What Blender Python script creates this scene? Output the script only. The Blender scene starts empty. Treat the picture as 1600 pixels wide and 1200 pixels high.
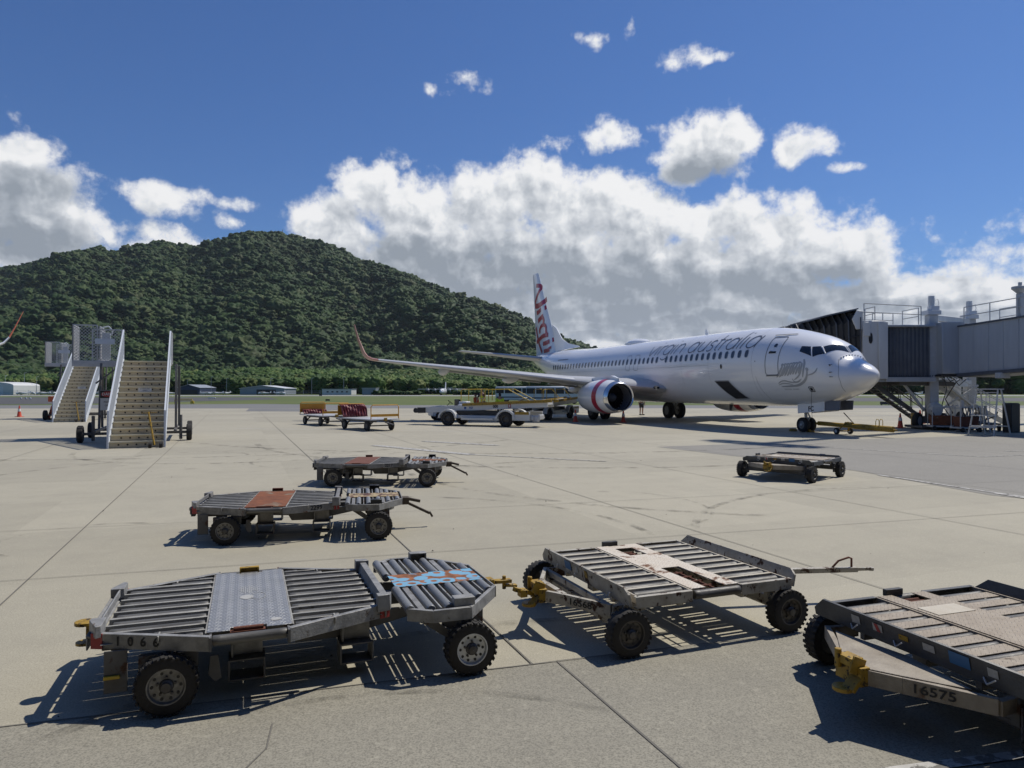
import bpy, bmesh, math, random
from math import sin, cos, pi, radians, atan2, sqrt, tan
from mathutils import Vector, Matrix, noise
R = random.Random(7)
SC = bpy.context.scene
COL = SC.collection

# ---------------------------------------------------------------- camera, light
cam = bpy.data.cameras.new('camera'); camo = bpy.data.objects.new('camera', cam); COL.objects.link(camo)
cam.lens = 24.975; cam.sensor_width = 36; cam.clip_start = .05; cam.clip_end = 30000
camo.location = (0, 0, 2.0); camo.rotation_euler = (radians(90 + .413), 0, 0)
SC.camera = camo
SC.view_settings.view_transform = 'Standard'; SC.view_settings.look = 'None'
SC.view_settings.exposure = -0.27; SC.view_settings.gamma = 1
SUN = Vector((.53, .38, 1)).normalized()
sd = bpy.data.lights.new('sun', 'SUN'); so = bpy.data.objects.new('sun', sd); COL.objects.link(so)
sd.energy = 5.0; sd.angle = radians(.53); sd.color = (1, .94, .84)
so.rotation_euler = SUN.to_track_quat('Z', 'Y').to_euler(); so.location = (20, 20, 60)
try:
    SC.cycles.max_bounces = 6; SC.cycles.diffuse_bounces = 3; SC.cycles.glossy_bounces = 3
    SC.cycles.transparent_max_bounces = 8; SC.cycles.caustics_reflective = False; SC.cycles.caustics_refractive = False
except Exception: pass

# ---------------------------------------------------------------- world: sky with clouds by direction
W = bpy.data.worlds.new('World'); SC.world = W; W.use_nodes = True
wt = W.node_tree; wt.nodes.clear()
W.cycles.sampling_method = "MANUAL"; W.cycles.sample_map_resolution = 512
class NT:
    """tiny expression helper over a node tree"""
    def __init__(s, t): s.t = t
    def n(s, ty, **k):
        a = s.t.nodes.new(ty)
        for x, y in k.items(): setattr(a, x, y)
        return a
    def put(s, sock, v):
        if hasattr(v, 'links') or isinstance(v, bpy.types.NodeSocket): s.t.links.new(v, sock)
        else: sock.default_value = v
    def m(s, op, a, b=0.0, c=0.0, clamp=False):
        q = s.n('ShaderNodeMath', operation=op, use_clamp=clamp)
        s.put(q.inputs[0], a); s.put(q.inputs[1], b); s.put(q.inputs[2], c)
        return q.outputs[0]
    def ramp(s, v, stops, interp='LINEAR'):
        q = s.n('ShaderNodeValToRGB'); e = q.color_ramp.elements; q.color_ramp.interpolation = interp
        while len(e) < len(stops): e.new(.5)
        for el, (p, c) in zip(e, stops):
            el.position = p; el.color = (c, c, c, 1) if isinstance(c, (int, float)) else (*c, 1)
        s.put(q.inputs[0], v); return q.outputs[0]
    def mix(s, f, a, b, ty='MIX'):
        q = s.n('ShaderNodeMix', data_type='RGBA', blend_type=ty)
        s.put(q.inputs[0], f)
        for i, v in ((6, a), (7, b)):
            if isinstance(v, (tuple, list)): v = (*v, 1) if len(v) == 3 else v
            s.put(q.inputs[i], v)
        return q.outputs[2]
    def noise(s, vec, scale, detail=4, rough=.55, dist=0.0, out=0):
        q = s.n('ShaderNodeTexNoise'); s.put(q.inputs['Vector'], vec)
        q.inputs['Scale'].default_value = scale; q.inputs['Detail'].default_value = detail
        q.inputs['Roughness'].default_value = rough; q.inputs['Distortion'].default_value = dist
        return q.outputs[out]
    def comb(s, x, y, z=0.0):
        q = s.n('ShaderNodeCombineXYZ'); s.put(q.inputs[0], x); s.put(q.inputs[1], y); s.put(q.inputs[2], z); return q.outputs[0]
    def smooth(s, v, a, b):
        q = s.n('ShaderNodeMapRange', interpolation_type='SMOOTHSTEP'); s.put(q.inputs[0], v)
        q.inputs[1].default_value = a; q.inputs[2].default_value = b; return q.outputs[0]
def AE(x, y):   # direction (azimuth, elevation) of a cloud, in units of 1/1110 rad
    return atan2(x - 800, 1110) * 1110, atan2(608 - y, sqrt(1110 ** 2 + (x - 800) ** 2)) * 1110
# cumulus puffs: centre, half width, half height
PUFFS = [(650,330,105,62),(585,292,62,42),(820,300,85,52),(760,322,110,60),(905,318,85,52),(965,305,55,42),(1000,345,120,55),(1110,350,110,45),(520,350,68,45),(480,350,34,24),
 (1200,365,120,50),(1290,385,85,40),(1330,410,80,40),(700,385,180,55),(900,400,260,75),(1120,420,240,65),(740,430,170,45),(1000,460,320,50),(640,405,100,55),(560,262,36,16),(622,250,22,12),
 (1100,540,420,50),(1200,470,250,48),(1450,455,210,38),(1600,440,170,22),(1430,490,280,38),(900,500,260,48),(1150,510,260,40),(1650,480,160,50),(760,470,120,40),
 (1105,225,80,46),(1070,262,50,28),(1150,215,38,34),(1085,195,50,22),(1248,232,44,24),(1232,222,22,18),
 (950,212,34,22),(880,224,30,13),(1372,368,24,20),(1345,372,18,10),(1205,312,13,12),(1305,266,22,5),(735,130,28,10),(725,140,34,6),(924,66,20,9),(1075,84,24,12),(1095,90,40,5),(988,42,9,12),(668,134,10,7),
 (32,245,52,34),(45,290,78,42),(30,340,92,48),(60,370,70,30),(20,400,70,32),(-60,330,110,110),(95,275,24,22),
 (215,298,48,16),(262,318,55,17),(300,305,34,14),(335,312,34,7),(150,352,32,20),(190,354,28,12),(268,372,52,23),(245,386,58,16),(300,392,54,18),(158,398,20,9),(352,340,17,8),(30,440,120,22),(-200,380,160,60),(1800,430,200,80)]
def billow(t, v, scale=.02, detail=3.0):
    q = t.n('ShaderNodeTexVoronoi', voronoi_dimensions='2D', feature='SMOOTH_F1', normalize=True); t.put(q.inputs['Vector'], v)
    q.inputs['Scale'].default_value = scale; q.inputs['Detail'].default_value = detail; q.inputs['Roughness'].default_value = .55; q.inputs['Smoothness'].default_value = .25; return q.outputs['Distance']
def puff_group():
    g = bpy.data.node_groups.new('cumulus_field', 'ShaderNodeTree')
    g.interface.new_socket('a', in_out='INPUT', socket_type='NodeSocketFloat')
    g.interface.new_socket('e', in_out='INPUT', socket_type='NodeSocketFloat')
    g.interface.new_socket('d', in_out='OUTPUT', socket_type='NodeSocketFloat')
    t = NT(g); gi = t.n('NodeGroupInput'); go = t.n('NodeGroupOutput'); a, e = gi.outputs[0], gi.outputs[1]
    v = t.comb(a, e, 0.0)
    w = t.noise(v, .011, 1, .5, out=1)          # warp
    sp = t.n('ShaderNodeSeparateColor'); t.put(sp.inputs[0], w)
    a2 = t.m('MULTIPLY_ADD', t.m('SUBTRACT', sp.outputs[0], .5), 50.0, a)
    e2 = t.m('MULTIPLY_ADD', t.m('SUBTRACT', sp.outputs[1], .5), 30.0, e)
    f = None
    for (x, y, rx, ry) in PUFFS:
        a0, e0 = AE(x, y)
        vv = t.n('ShaderNodeVectorMath', operation='MULTIPLY_ADD')
        t.put(vv.inputs[0], t.comb(a2, e2)) if False else None
        vv.inputs[1].default_value = (1 / rx, 1 / ry, 0); vv.inputs[2].default_value = (-a0 / rx, -e0 / ry, 0)
        if f is None: base = t.comb(a2, e2)
        t.put(vv.inputs[0], base)
        ln = t.n('ShaderNodeVectorMath', operation='DOT_PRODUCT'); t.put(ln.inputs[0], vv.outputs[0]); t.put(ln.inputs[1], vv.outputs[0])
        k = .30 if min(rx, ry) < 14 else (.52 if min(rx, ry) < 24 else 1.0)
        q = ln.outputs['Value'] if k == 1.0 else t.m('MULTIPLY_ADD', ln.outputs['Value'], k, 1 - k)
        f = q if f is None else t.m('MINIMUM', f, q)
    f = t.m('SUBTRACT', 1.0, t.m('SQRT', f))
    f = t.m('MAXIMUM', f, -1.0)
    n1 = t.noise(v, .0165, 9, .64)
    d = t.m('ADD', f, t.m('MULTIPLY', t.m('SUBTRACT', n1, .47), 2.0))
    d = t.m('ADD', d, t.m('MULTIPLY', t.m('SUBTRACT', .42, billow(t, base)), .9))
    t.put(go.inputs[0], d)
    return g
PG = puff_group()
t = NT(wt)
tc = t.n('ShaderNodeTexCoord'); sx = t.n('ShaderNodeSeparateXYZ'); t.put(sx.inputs[0], tc.outputs['Generated'])
AZ = t.m('MULTIPLY', t.m('ARCTAN2', sx.outputs[0], sx.outputs[1]), 1110.0)
EL = t.m('MULTIPLY', t.m('ARCSINE', sx.outputs[2]), 1110.0)
def field(da, de):
    q = t.n('ShaderNodeGroup'); q.node_tree = PG
    t.put(q.inputs[0], t.m('ADD', AZ, float(da))); t.put(q.inputs[1], t.m('ADD', EL, float(de))); return q.outputs[0]
d0, d2 = field(0, 0), field(12, 34)
cover = t.smooth(d0, -.02, .56)
AE_ = lambda da, de: t.comb(t.m('ADD', AZ, float(da)), t.m('ADD', EL, float(de)), 0.0)
na, nc_ = t.noise(AE_(0, 0), .0165, 4, .55), t.noise(AE_(16, 26), .0165, 3, .5)
wv = t.n('ShaderNodeVectorMath', operation='MULTIPLY_ADD'); t.put(wv.inputs[0], t.noise(AE_(0, 0), .022, 3, .5, out=1)); wv.inputs[1].default_value = (26, 20, 0); t.put(wv.inputs[2], AE_(-13, -10))
wv2 = t.n('ShaderNodeVectorMath', operation='ADD'); t.put(wv2.inputs[0], wv.outputs[0]); wv2.inputs[1].default_value = (8, 12, 0)
bil = t.m('SUBTRACT', billow(t, wv2.outputs[0], .02, 3.0), billow(t, wv.outputs[0], .02, 3.0))
relief = t.m('ADD', t.m('MULTIPLY', bil, 1.5), t.m('MULTIPLY', t.m('SUBTRACT', na, nc_), .55))
occ = t.m('ADD', t.m('MULTIPLY', t.m('SUBTRACT', d2, d0), .16), t.m('MULTIPLY', t.smooth(d2, .0, .9), .24))
occ = t.m('ADD', t.m('SUBTRACT', occ, t.m('MULTIPLY', relief, t.smooth(d0, .1, .8))), t.m('MULTIPLY', t.smooth(d0, .2, 1.0), .20))
# thick, self-shadowed undersides of the cloud bank
SH = [(640, 405, 90, 30), (760, 420, 160, 28), (900, 432, 200, 28), (1060, 445, 180, 24), (1180, 452, 150, 26), (950, 480, 230, 18), (1120, 505, 230, 12), (820, 455, 120, 22), (50, 300, 60, 26), (40, 372, 80, 26), (990, 525, 200, 9), (1350, 470, 120, 9), (1500, 500, 160, 14), (1090, 262, 46, 18)]
wn_ = t.noise(t.comb(AZ, t.m('MULTIPLY', EL, 1.8)), .010, 4, .5, out=1); sw = t.n('ShaderNodeSeparateColor'); t.put(sw.inputs[0], wn_)
wb = t.comb(t.m('MULTIPLY_ADD', t.m('SUBTRACT', sw.outputs[0], .5), 110.0, AZ), t.m('MULTIPLY_ADD', t.m('SUBTRACT', sw.outputs[1], .5), 70.0, EL))
g_ = None
for (x, y, rx, ry) in SH:
    a0, e0 = AE(x, y); vv = t.n('ShaderNodeVectorMath', operation='MULTIPLY_ADD'); vv.inputs[1].default_value = (1 / rx, 1 / ry, 0); vv.inputs[2].default_value = (-a0 / rx, -e0 / ry, 0); t.put(vv.inputs[0], wb)
    dp = t.n('ShaderNodeVectorMath', operation='DOT_PRODUCT'); t.put(dp.inputs[0], vv.outputs[0]); t.put(dp.inputs[1], vv.outputs[0]); g_ = dp.outputs['Value'] if g_ is None else t.m('MINIMUM', g_, dp.outputs['Value'])
occ = t.m('ADD', occ, t.m('MULTIPLY', t.m('SUBTRACT', 1.0, t.smooth(g_, .0, 2.6)), .60))
lowgrey = t.m('SUBTRACT', t.m('MULTIPLY', t.m('SUBTRACT', 1.0, t.smooth(EL, 90.0, 200.0)), .10), t.m('MULTIPLY', t.m('SUBTRACT', 1.0, t.smooth(EL, 60.0, 125.0)), .34))
occ = t.m('ADD', occ, t.m('MULTIPLY', lowgrey, t.smooth(d0, .2, .8)))
streak = t.noise(t.comb(AZ, t.m('MULTIPLY', EL, 3.4)), .0075, 5, .55)
occ = t.m('ADD', occ, t.m('MULTIPLY', t.m('SUBTRACT', streak, .54), t.m('MULTIPLY_ADD', t.m('SUBTRACT', 1.0, t.smooth(EL, 90.0, 200.0)), 1.1, .25)), clamp=True)
ccol = t.ramp(occ, [(0, (1, 1, 1)), (.14, (.86, .88, .90)), (.40, (.66, .69, .73)), (.72, (.44, .48, .53)), (1, (.31, .35, .40))])
sky = t.n('ShaderNodeTexSky', sky_type='NISHITA'); sky.sun_disc = False
sky.sun_elevation = math.asin(SUN.z); sky.sun_rotation = atan2(SUN.x, SUN.y); sky.altitude = 0; sky.air_density = 1.0; sky.dust_density = .35; sky.ozone_density = 3.0
bs = t.n('ShaderNodeBackground'); t.put(bs.inputs[0], t.mix(1.0, sky.outputs[0], (.47, .76, 1.18), 'MULTIPLY')); bs.inputs[1].default_value = .090
bc = t.n('ShaderNodeBackground'); t.put(bc.inputs[0], ccol); bc.inputs[1].default_value = 1.12
mx = t.n('ShaderNodeMixShader'); t.put(mx.inputs[0], cover); t.put(mx.inputs[1], bs.outputs[0]); t.put(mx.inputs[2], bc.outputs[0])
wo = t.n('ShaderNodeOutputWorld'); t.put(wo.inputs[0], mx.outputs[0])

# ---------------------------------------------------------------- helpers
def frame(d, up=(0, 0, 1)):
    d = Vector(d).normalized(); u = Vector(up)
    if abs(d.dot(u)) > .98: u = Vector((1, 0, 0)) if abs(d.x) < .9 else Vector((0, 1, 0))
    s = d.cross(u).normalized(); return d, s, s.cross(d).normalized()
class MB:
    def __init__(s): s.v = []; s.f = []; s.mi = []; s.cur = 0
    def add(s, vs, fs):
        b = len(s.v); s.v += [tuple(p) for p in vs]; s.f += [tuple(i + b for i in q) for q in fs]; s.mi += [s.cur] * len(fs); return s
    def mat(s, i): s.cur = i; return s
    def box(s, c, d, rz=0, ry=0, rx=0):
        M = Matrix.Rotation(rz, 3, 'Z') @ Matrix.Rotation(ry, 3, 'Y') @ Matrix.Rotation(rx, 3, 'X'); c = Vector(c)
        vs = [c + M @ Vector((x * d[0] / 2, y * d[1] / 2, z * d[2] / 2)) for x in (-1, 1) for y in (-1, 1) for z in (-1, 1)]
        return s.add(vs, [(0, 1, 3, 2), (4, 6, 7, 5), (0, 4, 5, 1), (2, 3, 7, 6), (0, 2, 6, 4), (1, 5, 7, 3)])
    def bar(s, p, q, w, h, up=(0, 0, 1)):
        p, q = Vector(p), Vector(q); d, a, b = frame(q - p, up)
        vs = [o + a * (i * w / 2) + b * (j * h / 2) for o in (p, q) for (i, j) in ((-1, -1), (1, -1), (1, 1), (-1, 1))]
        return s.add(vs, [(3, 2, 1, 0), (4, 5, 6, 7), (0, 1, 5, 4), (1, 2, 6, 5), (2, 3, 7, 6), (3, 0, 4, 7)])
    def cyl(s, p, q, r, r2=None, n=16, cap=True):
        r2 = r if r2 is None else r2; p, q = Vector(p), Vector(q); d, a, b = frame(q - p)
        vs = [o + a * (cos(2 * pi * k / n) * rr) + b * (sin(2 * pi * k / n) * rr) for o, rr in ((p, r), (q, r2)) for k in range(n)]
        fs = [(k, (k + 1) % n, n + (k + 1) % n, n + k) for k in range(n)]
        if cap: fs += [tuple(range(n - 1, -1, -1)), tuple(range(n, 2 * n))]
        return s.add(vs, fs)
    def tube(s, pts, r, n=8):
        pts = [Vector(p) for p in pts]; rings = []
        for i, p in enumerate(pts):
            dd = (pts[min(i + 1, len(pts) - 1)] - pts[max(i - 1, 0)]); d, a, b = frame(dd)
            if rings and a.dot(la) < 0 and abs(a.dot(la)) > .5: a, b = -a, -b
            la = a; rings.append([p + a * (cos(2 * pi * k / n) * r) + b * (sin(2 * pi * k / n) * r) for k in range(n)])
        return s.loft(rings)
    def loft(s, rings, cap=True, closed=True):
        n = len(rings[0]); vs = [p for r in rings for p in r]; fs = []
        for i in range(len(rings) - 1):
            for k in range(n if closed else n - 1):
                k2 = (k + 1) % n; fs.append((i * n + k, i * n + k2, (i + 1) * n + k2, (i + 1) * n + k))
        if cap and closed: fs += [tuple(range(n - 1, -1, -1)), tuple(range((len(rings) - 1) * n, len(rings) * n))]
        return s.add(vs, fs)
    def lathe(s, prof, o, ax, n=24):
        """prof: (distance along axis, radius)"""
        o = Vector(o); d, a, b = frame(ax)
        return s.loft([[o + d * h + a * (cos(2 * pi * k / n) * r) + b * (sin(2 * pi * k / n) * r) for k in range(n)] for h, r in prof], cap=False)
    def prism(s, poly, z0, z1, M=None):
        n = len(poly); vs = [Vector((x, y, z)) for z in (z0, z1) for x, y in poly]
        if M is not None: vs = [M @ p for p in vs]
        fs = [(k, (k + 1) % n, n + (k + 1) % n, n + k) for k in range(n)] + [tuple(range(n - 1, -1, -1)), tuple(range(n, 2 * n))]
        return s.add(vs, fs)
    def ribbon(s, pts, w, fn, close=False, off=.0):
        """flat stroke of width w through 2d points, laid on a surface by fn"""
        pts = [Vector(p) for p in pts]
        if close: pts.append(pts[0])
        q = [pts[0]]
        for a, b in zip(pts, pts[1:]):
            m = max(1, int((b - a).length / .12))
            for i in range(1, m + 1): q.append(a.lerp(b, i / m))
        L = []; n = len(q)
        for i, p in enumerate(q):
            d = q[min(i + 1, n - 1)] - q[max(i - 1, 0)]
            if close and i in (0, n - 1): d = q[1] - q[-2]
            d = d.normalized() if d.length > 1e-9 else Vector((1, 0)); nn = Vector((-d.y, d.x))
            ww = w[min(i, len(w) - 1)] if isinstance(w, list) else (w(i / (n - 1)) if callable(w) else w)
            L += [fn(p + nn * ww / 2), fn(p), fn(p - nn * ww / 2)]
        fs = []
        for i in range(n - 1):
            fs += [(3 * i, 3 * i + 1, 3 * i + 4, 3 * i + 3), (3 * i + 1, 3 * i + 2, 3 * i + 5, 3 * i + 4)]
        return s.add(L, fs)
    def build(s, name, mats, parent=None, smooth=40, bevel=0, fix=True):
        me = bpy.data.meshes.new(name); me.from_pydata(s.v, [], s.f)
        mats = mats if isinstance(mats, (list, tuple)) else [mats]
        for m in mats: me.materials.append(m)
        if len(mats) > 1: me.polygons.foreach_set('material_index', s.mi)
        if fix:
            bm = bmesh.new(); bm.from_mesh(me); bmesh.ops.recalc_face_normals(bm, faces=bm.faces); bm.to_mesh(me); bm.free()
        if smooth:
            me.polygons.foreach_set('use_smooth', [True] * len(me.polygons)); me.set_sharp_from_angle(angle=radians(smooth))
        me.update()
        o = bpy.data.objects.new(name, me); COL.objects.link(o)
        if parent is not None: o.parent = parent
        if bevel:
            b = o.modifiers.new('bevel', 'BEVEL'); b.width = bevel; b.segments = 1; b.limit_method = 'ANGLE'; b.angle_limit = radians(50)
        return o
def tag(o, label=None, cat=None, group=None, kind=None):
    if label: o['label'] = label
    if cat: o['category'] = cat
    if group: o['group'] = group
    if kind: o['kind'] = kind
    return o
def empty(name, loc, rz=0, label=None, cat=None, group=None):
    o = bpy.data.objects.new(name, None); COL.objects.link(o); o.location = loc; o.rotation_euler = (0, 0, rz); o.empty_display_size = .2
    return tag(o, label, cat, group)
def dup(root, loc, rz, label=None, parent=None, scale=None):
    kids = {}
    def rec(o, par):
        c = o.copy(); COL.objects.link(c)
        if par is not None: c.parent = par
        for ch in o.children: rec(ch, c)
        return c
    c = rec(root, parent); c.location = loc; c.rotation_euler = (0, 0, rz)
    if label: c['label'] = label
    if scale: c.scale = scale
    return c
def partdup(o, loc=(0, 0, 0), rz=None):
    c = o.copy(); COL.objects.link(c); c.location = loc
    if rz is not None: c.rotation_euler = rz
    return c
FONTS = {}
def text_mb(s, size, mat=None, thin=0.0, ext=0.0, bold=0.0):
    cu = bpy.data.curves.new('lettering', 'FONT'); cu.body = s; cu.size = size; cu.align_x = 'CENTER'; cu.align_y = 'CENTER'
    cu.offset = bold - thin; cu.resolution_u = 3; cu.extrude = ext
    o = bpy.data.objects.new('lettering', cu); COL.objects.link(o)
    dg = bpy.context.evaluated_depsgraph_get(); ev = o.evaluated_get(dg); me = ev.to_mesh()
    vs = [v.co.copy() for v in me.vertices]; fs = [tuple(p.vertices) for p in me.polygons]
    ev.to_mesh_clear(); bpy.data.objects.remove(o); bpy.data.curves.remove(cu)
    return vs, fs
def lettering(name, s, size, M, mat, parent, thin=0.0, bold=0.0, sx=1.0):
    """flat lettering; M maps text plane (x right, y up, z out) into the parent"""
    vs, fs = text_mb(s, size, thin=thin, bold=bold); mb = MB(); mb.add([M @ Vector((v.x * sx, v.y, v.z)) for v in vs], fs)
    return mb.build(name, mat, parent, smooth=0, fix=False)
def plane_m(o, right, up):
    r = Vector(right).normalized(); u = Vector(up).normalized(); n = r.cross(u)
    M = Matrix((r, u, n)).transposed().to_4x4(); M.translation = Vector(o); return M

# ---------------------------------------------------------------- materials
def mat(name, col, rough=.6, metal=0.0, col2=None, scale=3.0, amt=.5, bump=0.0, bscale=None, rust=None, rscale=4.0, rthr=.55, coat=0.0, rvar=.12, detail=6, stretch=None, coord='Object', bdist=.01):
    m = bpy.data.materials.new(name); m.use_nodes = True; nt = m.node_tree; t = NT(nt)
    b = nt.nodes['Principled BSDF']; tc = t.n('ShaderNodeTexCoord'); v = tc.outputs[coord]
    if stretch:
        mp = t.n('ShaderNodeMapping'); t.put(mp.inputs[0], v); mp.inputs['Scale'].default_value = stretch; v = mp.outputs[0]
    n1 = t.noise(v, scale, detail, .6)
    c2 = col2 or tuple(c * .62 for c in col)
    f = t.ramp(n1, [(.5 - .28 * 1, 0.0), (.5 + .28, 1.0)])
    c = t.mix(t.m('MULTIPLY', f, amt), col, c2)
    rr = t.m('ADD', t.m('MULTIPLY', t.m('SUBTRACT', n1, .5), rvar * 2), rough, clamp=True)
    if rust:
        n2 = t.noise(v, rscale, 8, .68, .3); rf = t.smooth(n2, rthr, rthr + .07)
        n3 = t.noise(v, rscale * 4, 4, .6); rc = t.mix(n3, rust, tuple(x * .35 for x in rust))
        c = t.mix(rf, c, rc); rr = t.m('ADD', rr, t.m('MULTIPLY', rf, .35), clamp=True)
        if metal: t.put(b.inputs['Metallic'], t.m('MULTIPLY', t.m('SUBTRACT', 1.0, rf), metal))
    elif metal: b.inputs['Metallic'].default_value = metal
    t.put(b.inputs['Base Color'], c); t.put(b.inputs['Roughness'], rr)
    if coat: b.inputs['Coat Weight'].default_value = coat; b.inputs['Coat Roughness'].default_value = .06
    if bump:
        nb = t.noise(v, bscale or scale * 6, 5, .6); bp = t.n('ShaderNodeBump'); bp.inputs['Strength'].default_value = bump; bp.inputs['Distance'].default_value = bdist
        t.put(bp.inputs['Height'], nb); t.put(b.inputs['Normal'], bp.outputs[0])
    return m
M = {}
M['galv'] = mat('galvanised_steel', (.38, .38, .37), .52, .15, (.13, .13, .13), 11, .95, .35, 60, rust=(.13, .09, .06), rscale=9, rthr=.60)
M['galv_rusty'] = mat('worn_galvanised_steel', (.33, .325, .31), .55, .3, (.11, .105, .10), 10, .95, .3, 60, rust=(.20, .09, .045), rscale=6, rthr=.6)
M['roller'] = mat('roller_steel', (.15, .148, .14), .46, .1, (.06, .057, .052), 7, .9, .2, 50, rust=(.20, .15, .09), rscale=5, rthr=.62, stretch=(.5, 2, 2))
M['rollerdark'] = mat('dark_roller_steel', (.085, .08, .072), .5, .05, (.04, .037, .033), 7, .9, .2, 50, rust=(.14, .06, .04), rscale=3, rthr=.64, stretch=(.5, 2, 2))
M['rubber'] = mat('tyre_rubber', (.022, .021, .02), .85, 0, (.038, .034, .03), 6, .7, .5, 30)
M['black'] = mat('black_paint', (.018, .018, .02), .5, 0, (.03, .03, .03), 6)
M['chassis'] = mat('chassis_steel', (.15, .15, .148), .6, .1, (.09, .085, .08), 6, .9, .2, 40, rust=(.15, .08, .05), rscale=5, rthr=.6)
M['rustplate'] = mat('rust_plate', (.26, .085, .028), .85, 0, (.11, .04, .022), 7, 1.0, .5, 60, rust=(.32, .25, .18), rscale=3.0, rthr=.565)
M['rustbrown'] = mat('brown_rust_plate', (.17, .06, .035), .85, 0, (.10, .04, .028), 6, .8, .4, 60)
M['red'] = mat('red_paint', (.42, .045, .045), .5, 0, (.30, .05, .05), 12, .8, .1)
M['cartyellow'] = mat('cart_orange_yellow', (.60, .30, .02), .5, 0, (.45, .20, .02), 8, .7, rust=(.12, .06, .03), rscale=7, rthr=.66)
M['yellow'] = mat('yellow_paint', (.46, .29, .02), .5, 0, (.22, .13, .02), 12, .95, .3, 50, rust=(.06, .045, .03), rscale=22, rthr=.54)
M['yellowc'] = mat('clean_yellow_paint', (.62, .43, .03), .45, 0, (.5, .33, .03), 5, .6)
M['worn_white'] = mat('worn_white_paint', (.52, .50, .44), .6, 0, (.24, .21, .165), 8, .95, .4, 50, rust=(.085, .04, .025), rscale=9, rthr=.54)
M['whiteplate'] = mat('scuffed_white_plate', (.56, .53, .45), .65, 0, (.40, .33, .24), 4, .8, .35, 90, rust=(.24, .12, .06), rscale=5, rthr=.6)
M['greypaint'] = mat('scuffed_grey_paint', (.115, .12, .125), .55, .1, (.05, .05, .052), 5, .9, .25, 50, rust=(.09, .06, .045), rscale=6, rthr=.66)
M['tanplate'] = mat('tan_tread_plate', (.33, .28, .21), .7, .1, (.19, .155, .11), 5, .9, .4, 80)
M['hub'] = mat('wheel_hub', (.11, .105, .10), .5, .4, (.05, .045, .04), 20, .9, .2, 60)
M['rim'] = mat('wheel_rim_worn', (.30, .30, .29), .5, .5, (.10, .09, .08), 26, .9, .2, 60)
M['rollerlight'] = mat('pale_roller_steel', (.27, .28, .29), .42, .2, (.15, .155, .16), 6, .8, .2, 50)
M['rimclean'] = mat('clean_wheel_rim', (.62, .64, .66), .38, .4, (.33, .35, .37), 14, .6)
M['stencil'] = mat('stencil_black', (.015, .015, .018), .7, 0, (.04, .04, .04), 40)
M['blue'] = mat('blue_sticker', (.03, .13, .30), .5, 0, (.04, .15, .33), 9)
M['whitedecal'] = mat('worn_white_decal', (.5, .5, .48), .6, 0, (.3, .3, .29), 40, .9)
M['acwhite'] = mat('aircraft_white_gloss', (.86, .865, .87), .25, 0, (.82, .825, .835), .6, .5, coat=.6, rvar=.03)
M['acgrey'] = mat('aircraft_wing_grey', (.46, .47, .48), .38, .1, (.38, .39, .40), 1.2, .6, rvar=.05)
M['acbelly'] = mat('belly_grey', (.56, .57, .57), .35, 0, (.48, .49, .49), 1.5, .6)
M['slat'] = mat('slat_metal', (.58, .59, .60), .42, .3, (.5, .51, .52), 2, .5)
M['bars'] = mat('bright_flat_bars', (.46, .45, .41), .5, .15, (.17, .16, .14), 9, .9, .2, 50, rust=(.17, .13, .08), rscale=9, rthr=.62)
M['acred'] = mat('livery_red', (.42, .010, .035), .3, 0, (.34, .008, .03), 2, .5, coat=.4)
M['acinkgrey'] = mat('livery_grey', (.10, .115, .15), .4, 0, (.20, .21, .25), 2, .4)
M['acsilver'] = mat('livery_silver', (.37, .385, .405), .35, .15, (.44, .45, .47), 3, .5)
M['seam'] = mat('panel_seam', (.20, .21, .225), .6)
M['polished'] = mat('polished_metal', (.72, .73, .75), .2, .95, (.62, .63, .65), 2, .5, rvar=.04)
M['fan'] = mat('fan_dark_titanium', (.05, .05, .055), .4, .6)
M['glassdark'] = mat('dark_glass', (.012, .016, .024), .08, 0, (.02, .028, .04), 1, .4, coat=.6, rvar=.02)
M['winfill'] = mat('cabin_window_shade', (.045, .055, .075), .15, 0, (.09, .10, .12), .8, .7, coat=.4)
M['orangewl'] = mat('orange_red_paint', (.62, .13, .05), .35, 0, (.55, .10, .04), 2, .4)
M['coppery'] = mat('winglet_copper_red', (.40, .20, .16), .35, .1, (.34, .16, .13), 2, .4)
M['cream'] = mat('bridge_cream_panel', (.60, .61, .60), .5, 0, (.48, .49, .485), 1.5, .8, rust=(.25, .23, .2), rscale=2.2, rthr=.66, stretch=(3, 3, .5))
M['bridgegrey'] = mat('bridge_grey_panel', (.44, .465, .485), .5, .0, (.34, .36, .38), 1.2, .9, rust=(.2, .2, .19), rscale=2.5, rthr=.66, stretch=(3, 3, .4))
M['bridgedark'] = mat('bridge_dark_panel', (.10, .115, .135), .55, .1, (.055, .06, .075), 2, .7)
M['canopyblack'] = mat('bellows_black', (.024, .025, .026), .8, 0, (.045, .046, .047), 2, .8)
M['concretepost'] = mat('painted_column', (.58, .59, .59), .6, 0, (.34, .34, .33), 2, .7)
M['stairsteel'] = mat('stair_aluminium', (.58, .59, .60), .42, .25, (.36, .37, .38), 5, .7)
M['stairwhite'] = mat('stair_white_panel', (.66, .70, .74), .45, .1, (.52, .56, .6), 4, .6)
M['stairtan'] = mat('stair_tan_riser', (.52, .46, .33), .6, .0, (.36, .31, .22), 3, .8)
M['cone'] = mat('cone_orange', (.62, .075, .03), .55, 0, (.5, .06, .03), 6, .6)
M['conewhite'] = mat('cone_band_white', (.7, .7, .68), .5)
M['vehwhite'] = mat('vehicle_white', (.62, .63, .62), .4, 0, (.5, .5, .48), 3, .6, rust=(.12, .11, .1), rscale=5, rthr=.68, coat=.2)
M['tarp'] = mat('maroon_tarpaulin', (.13, .018, .025), .5, 0, (.24, .07, .07), 6, .7, .5, 9, bdist=.05)
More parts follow.
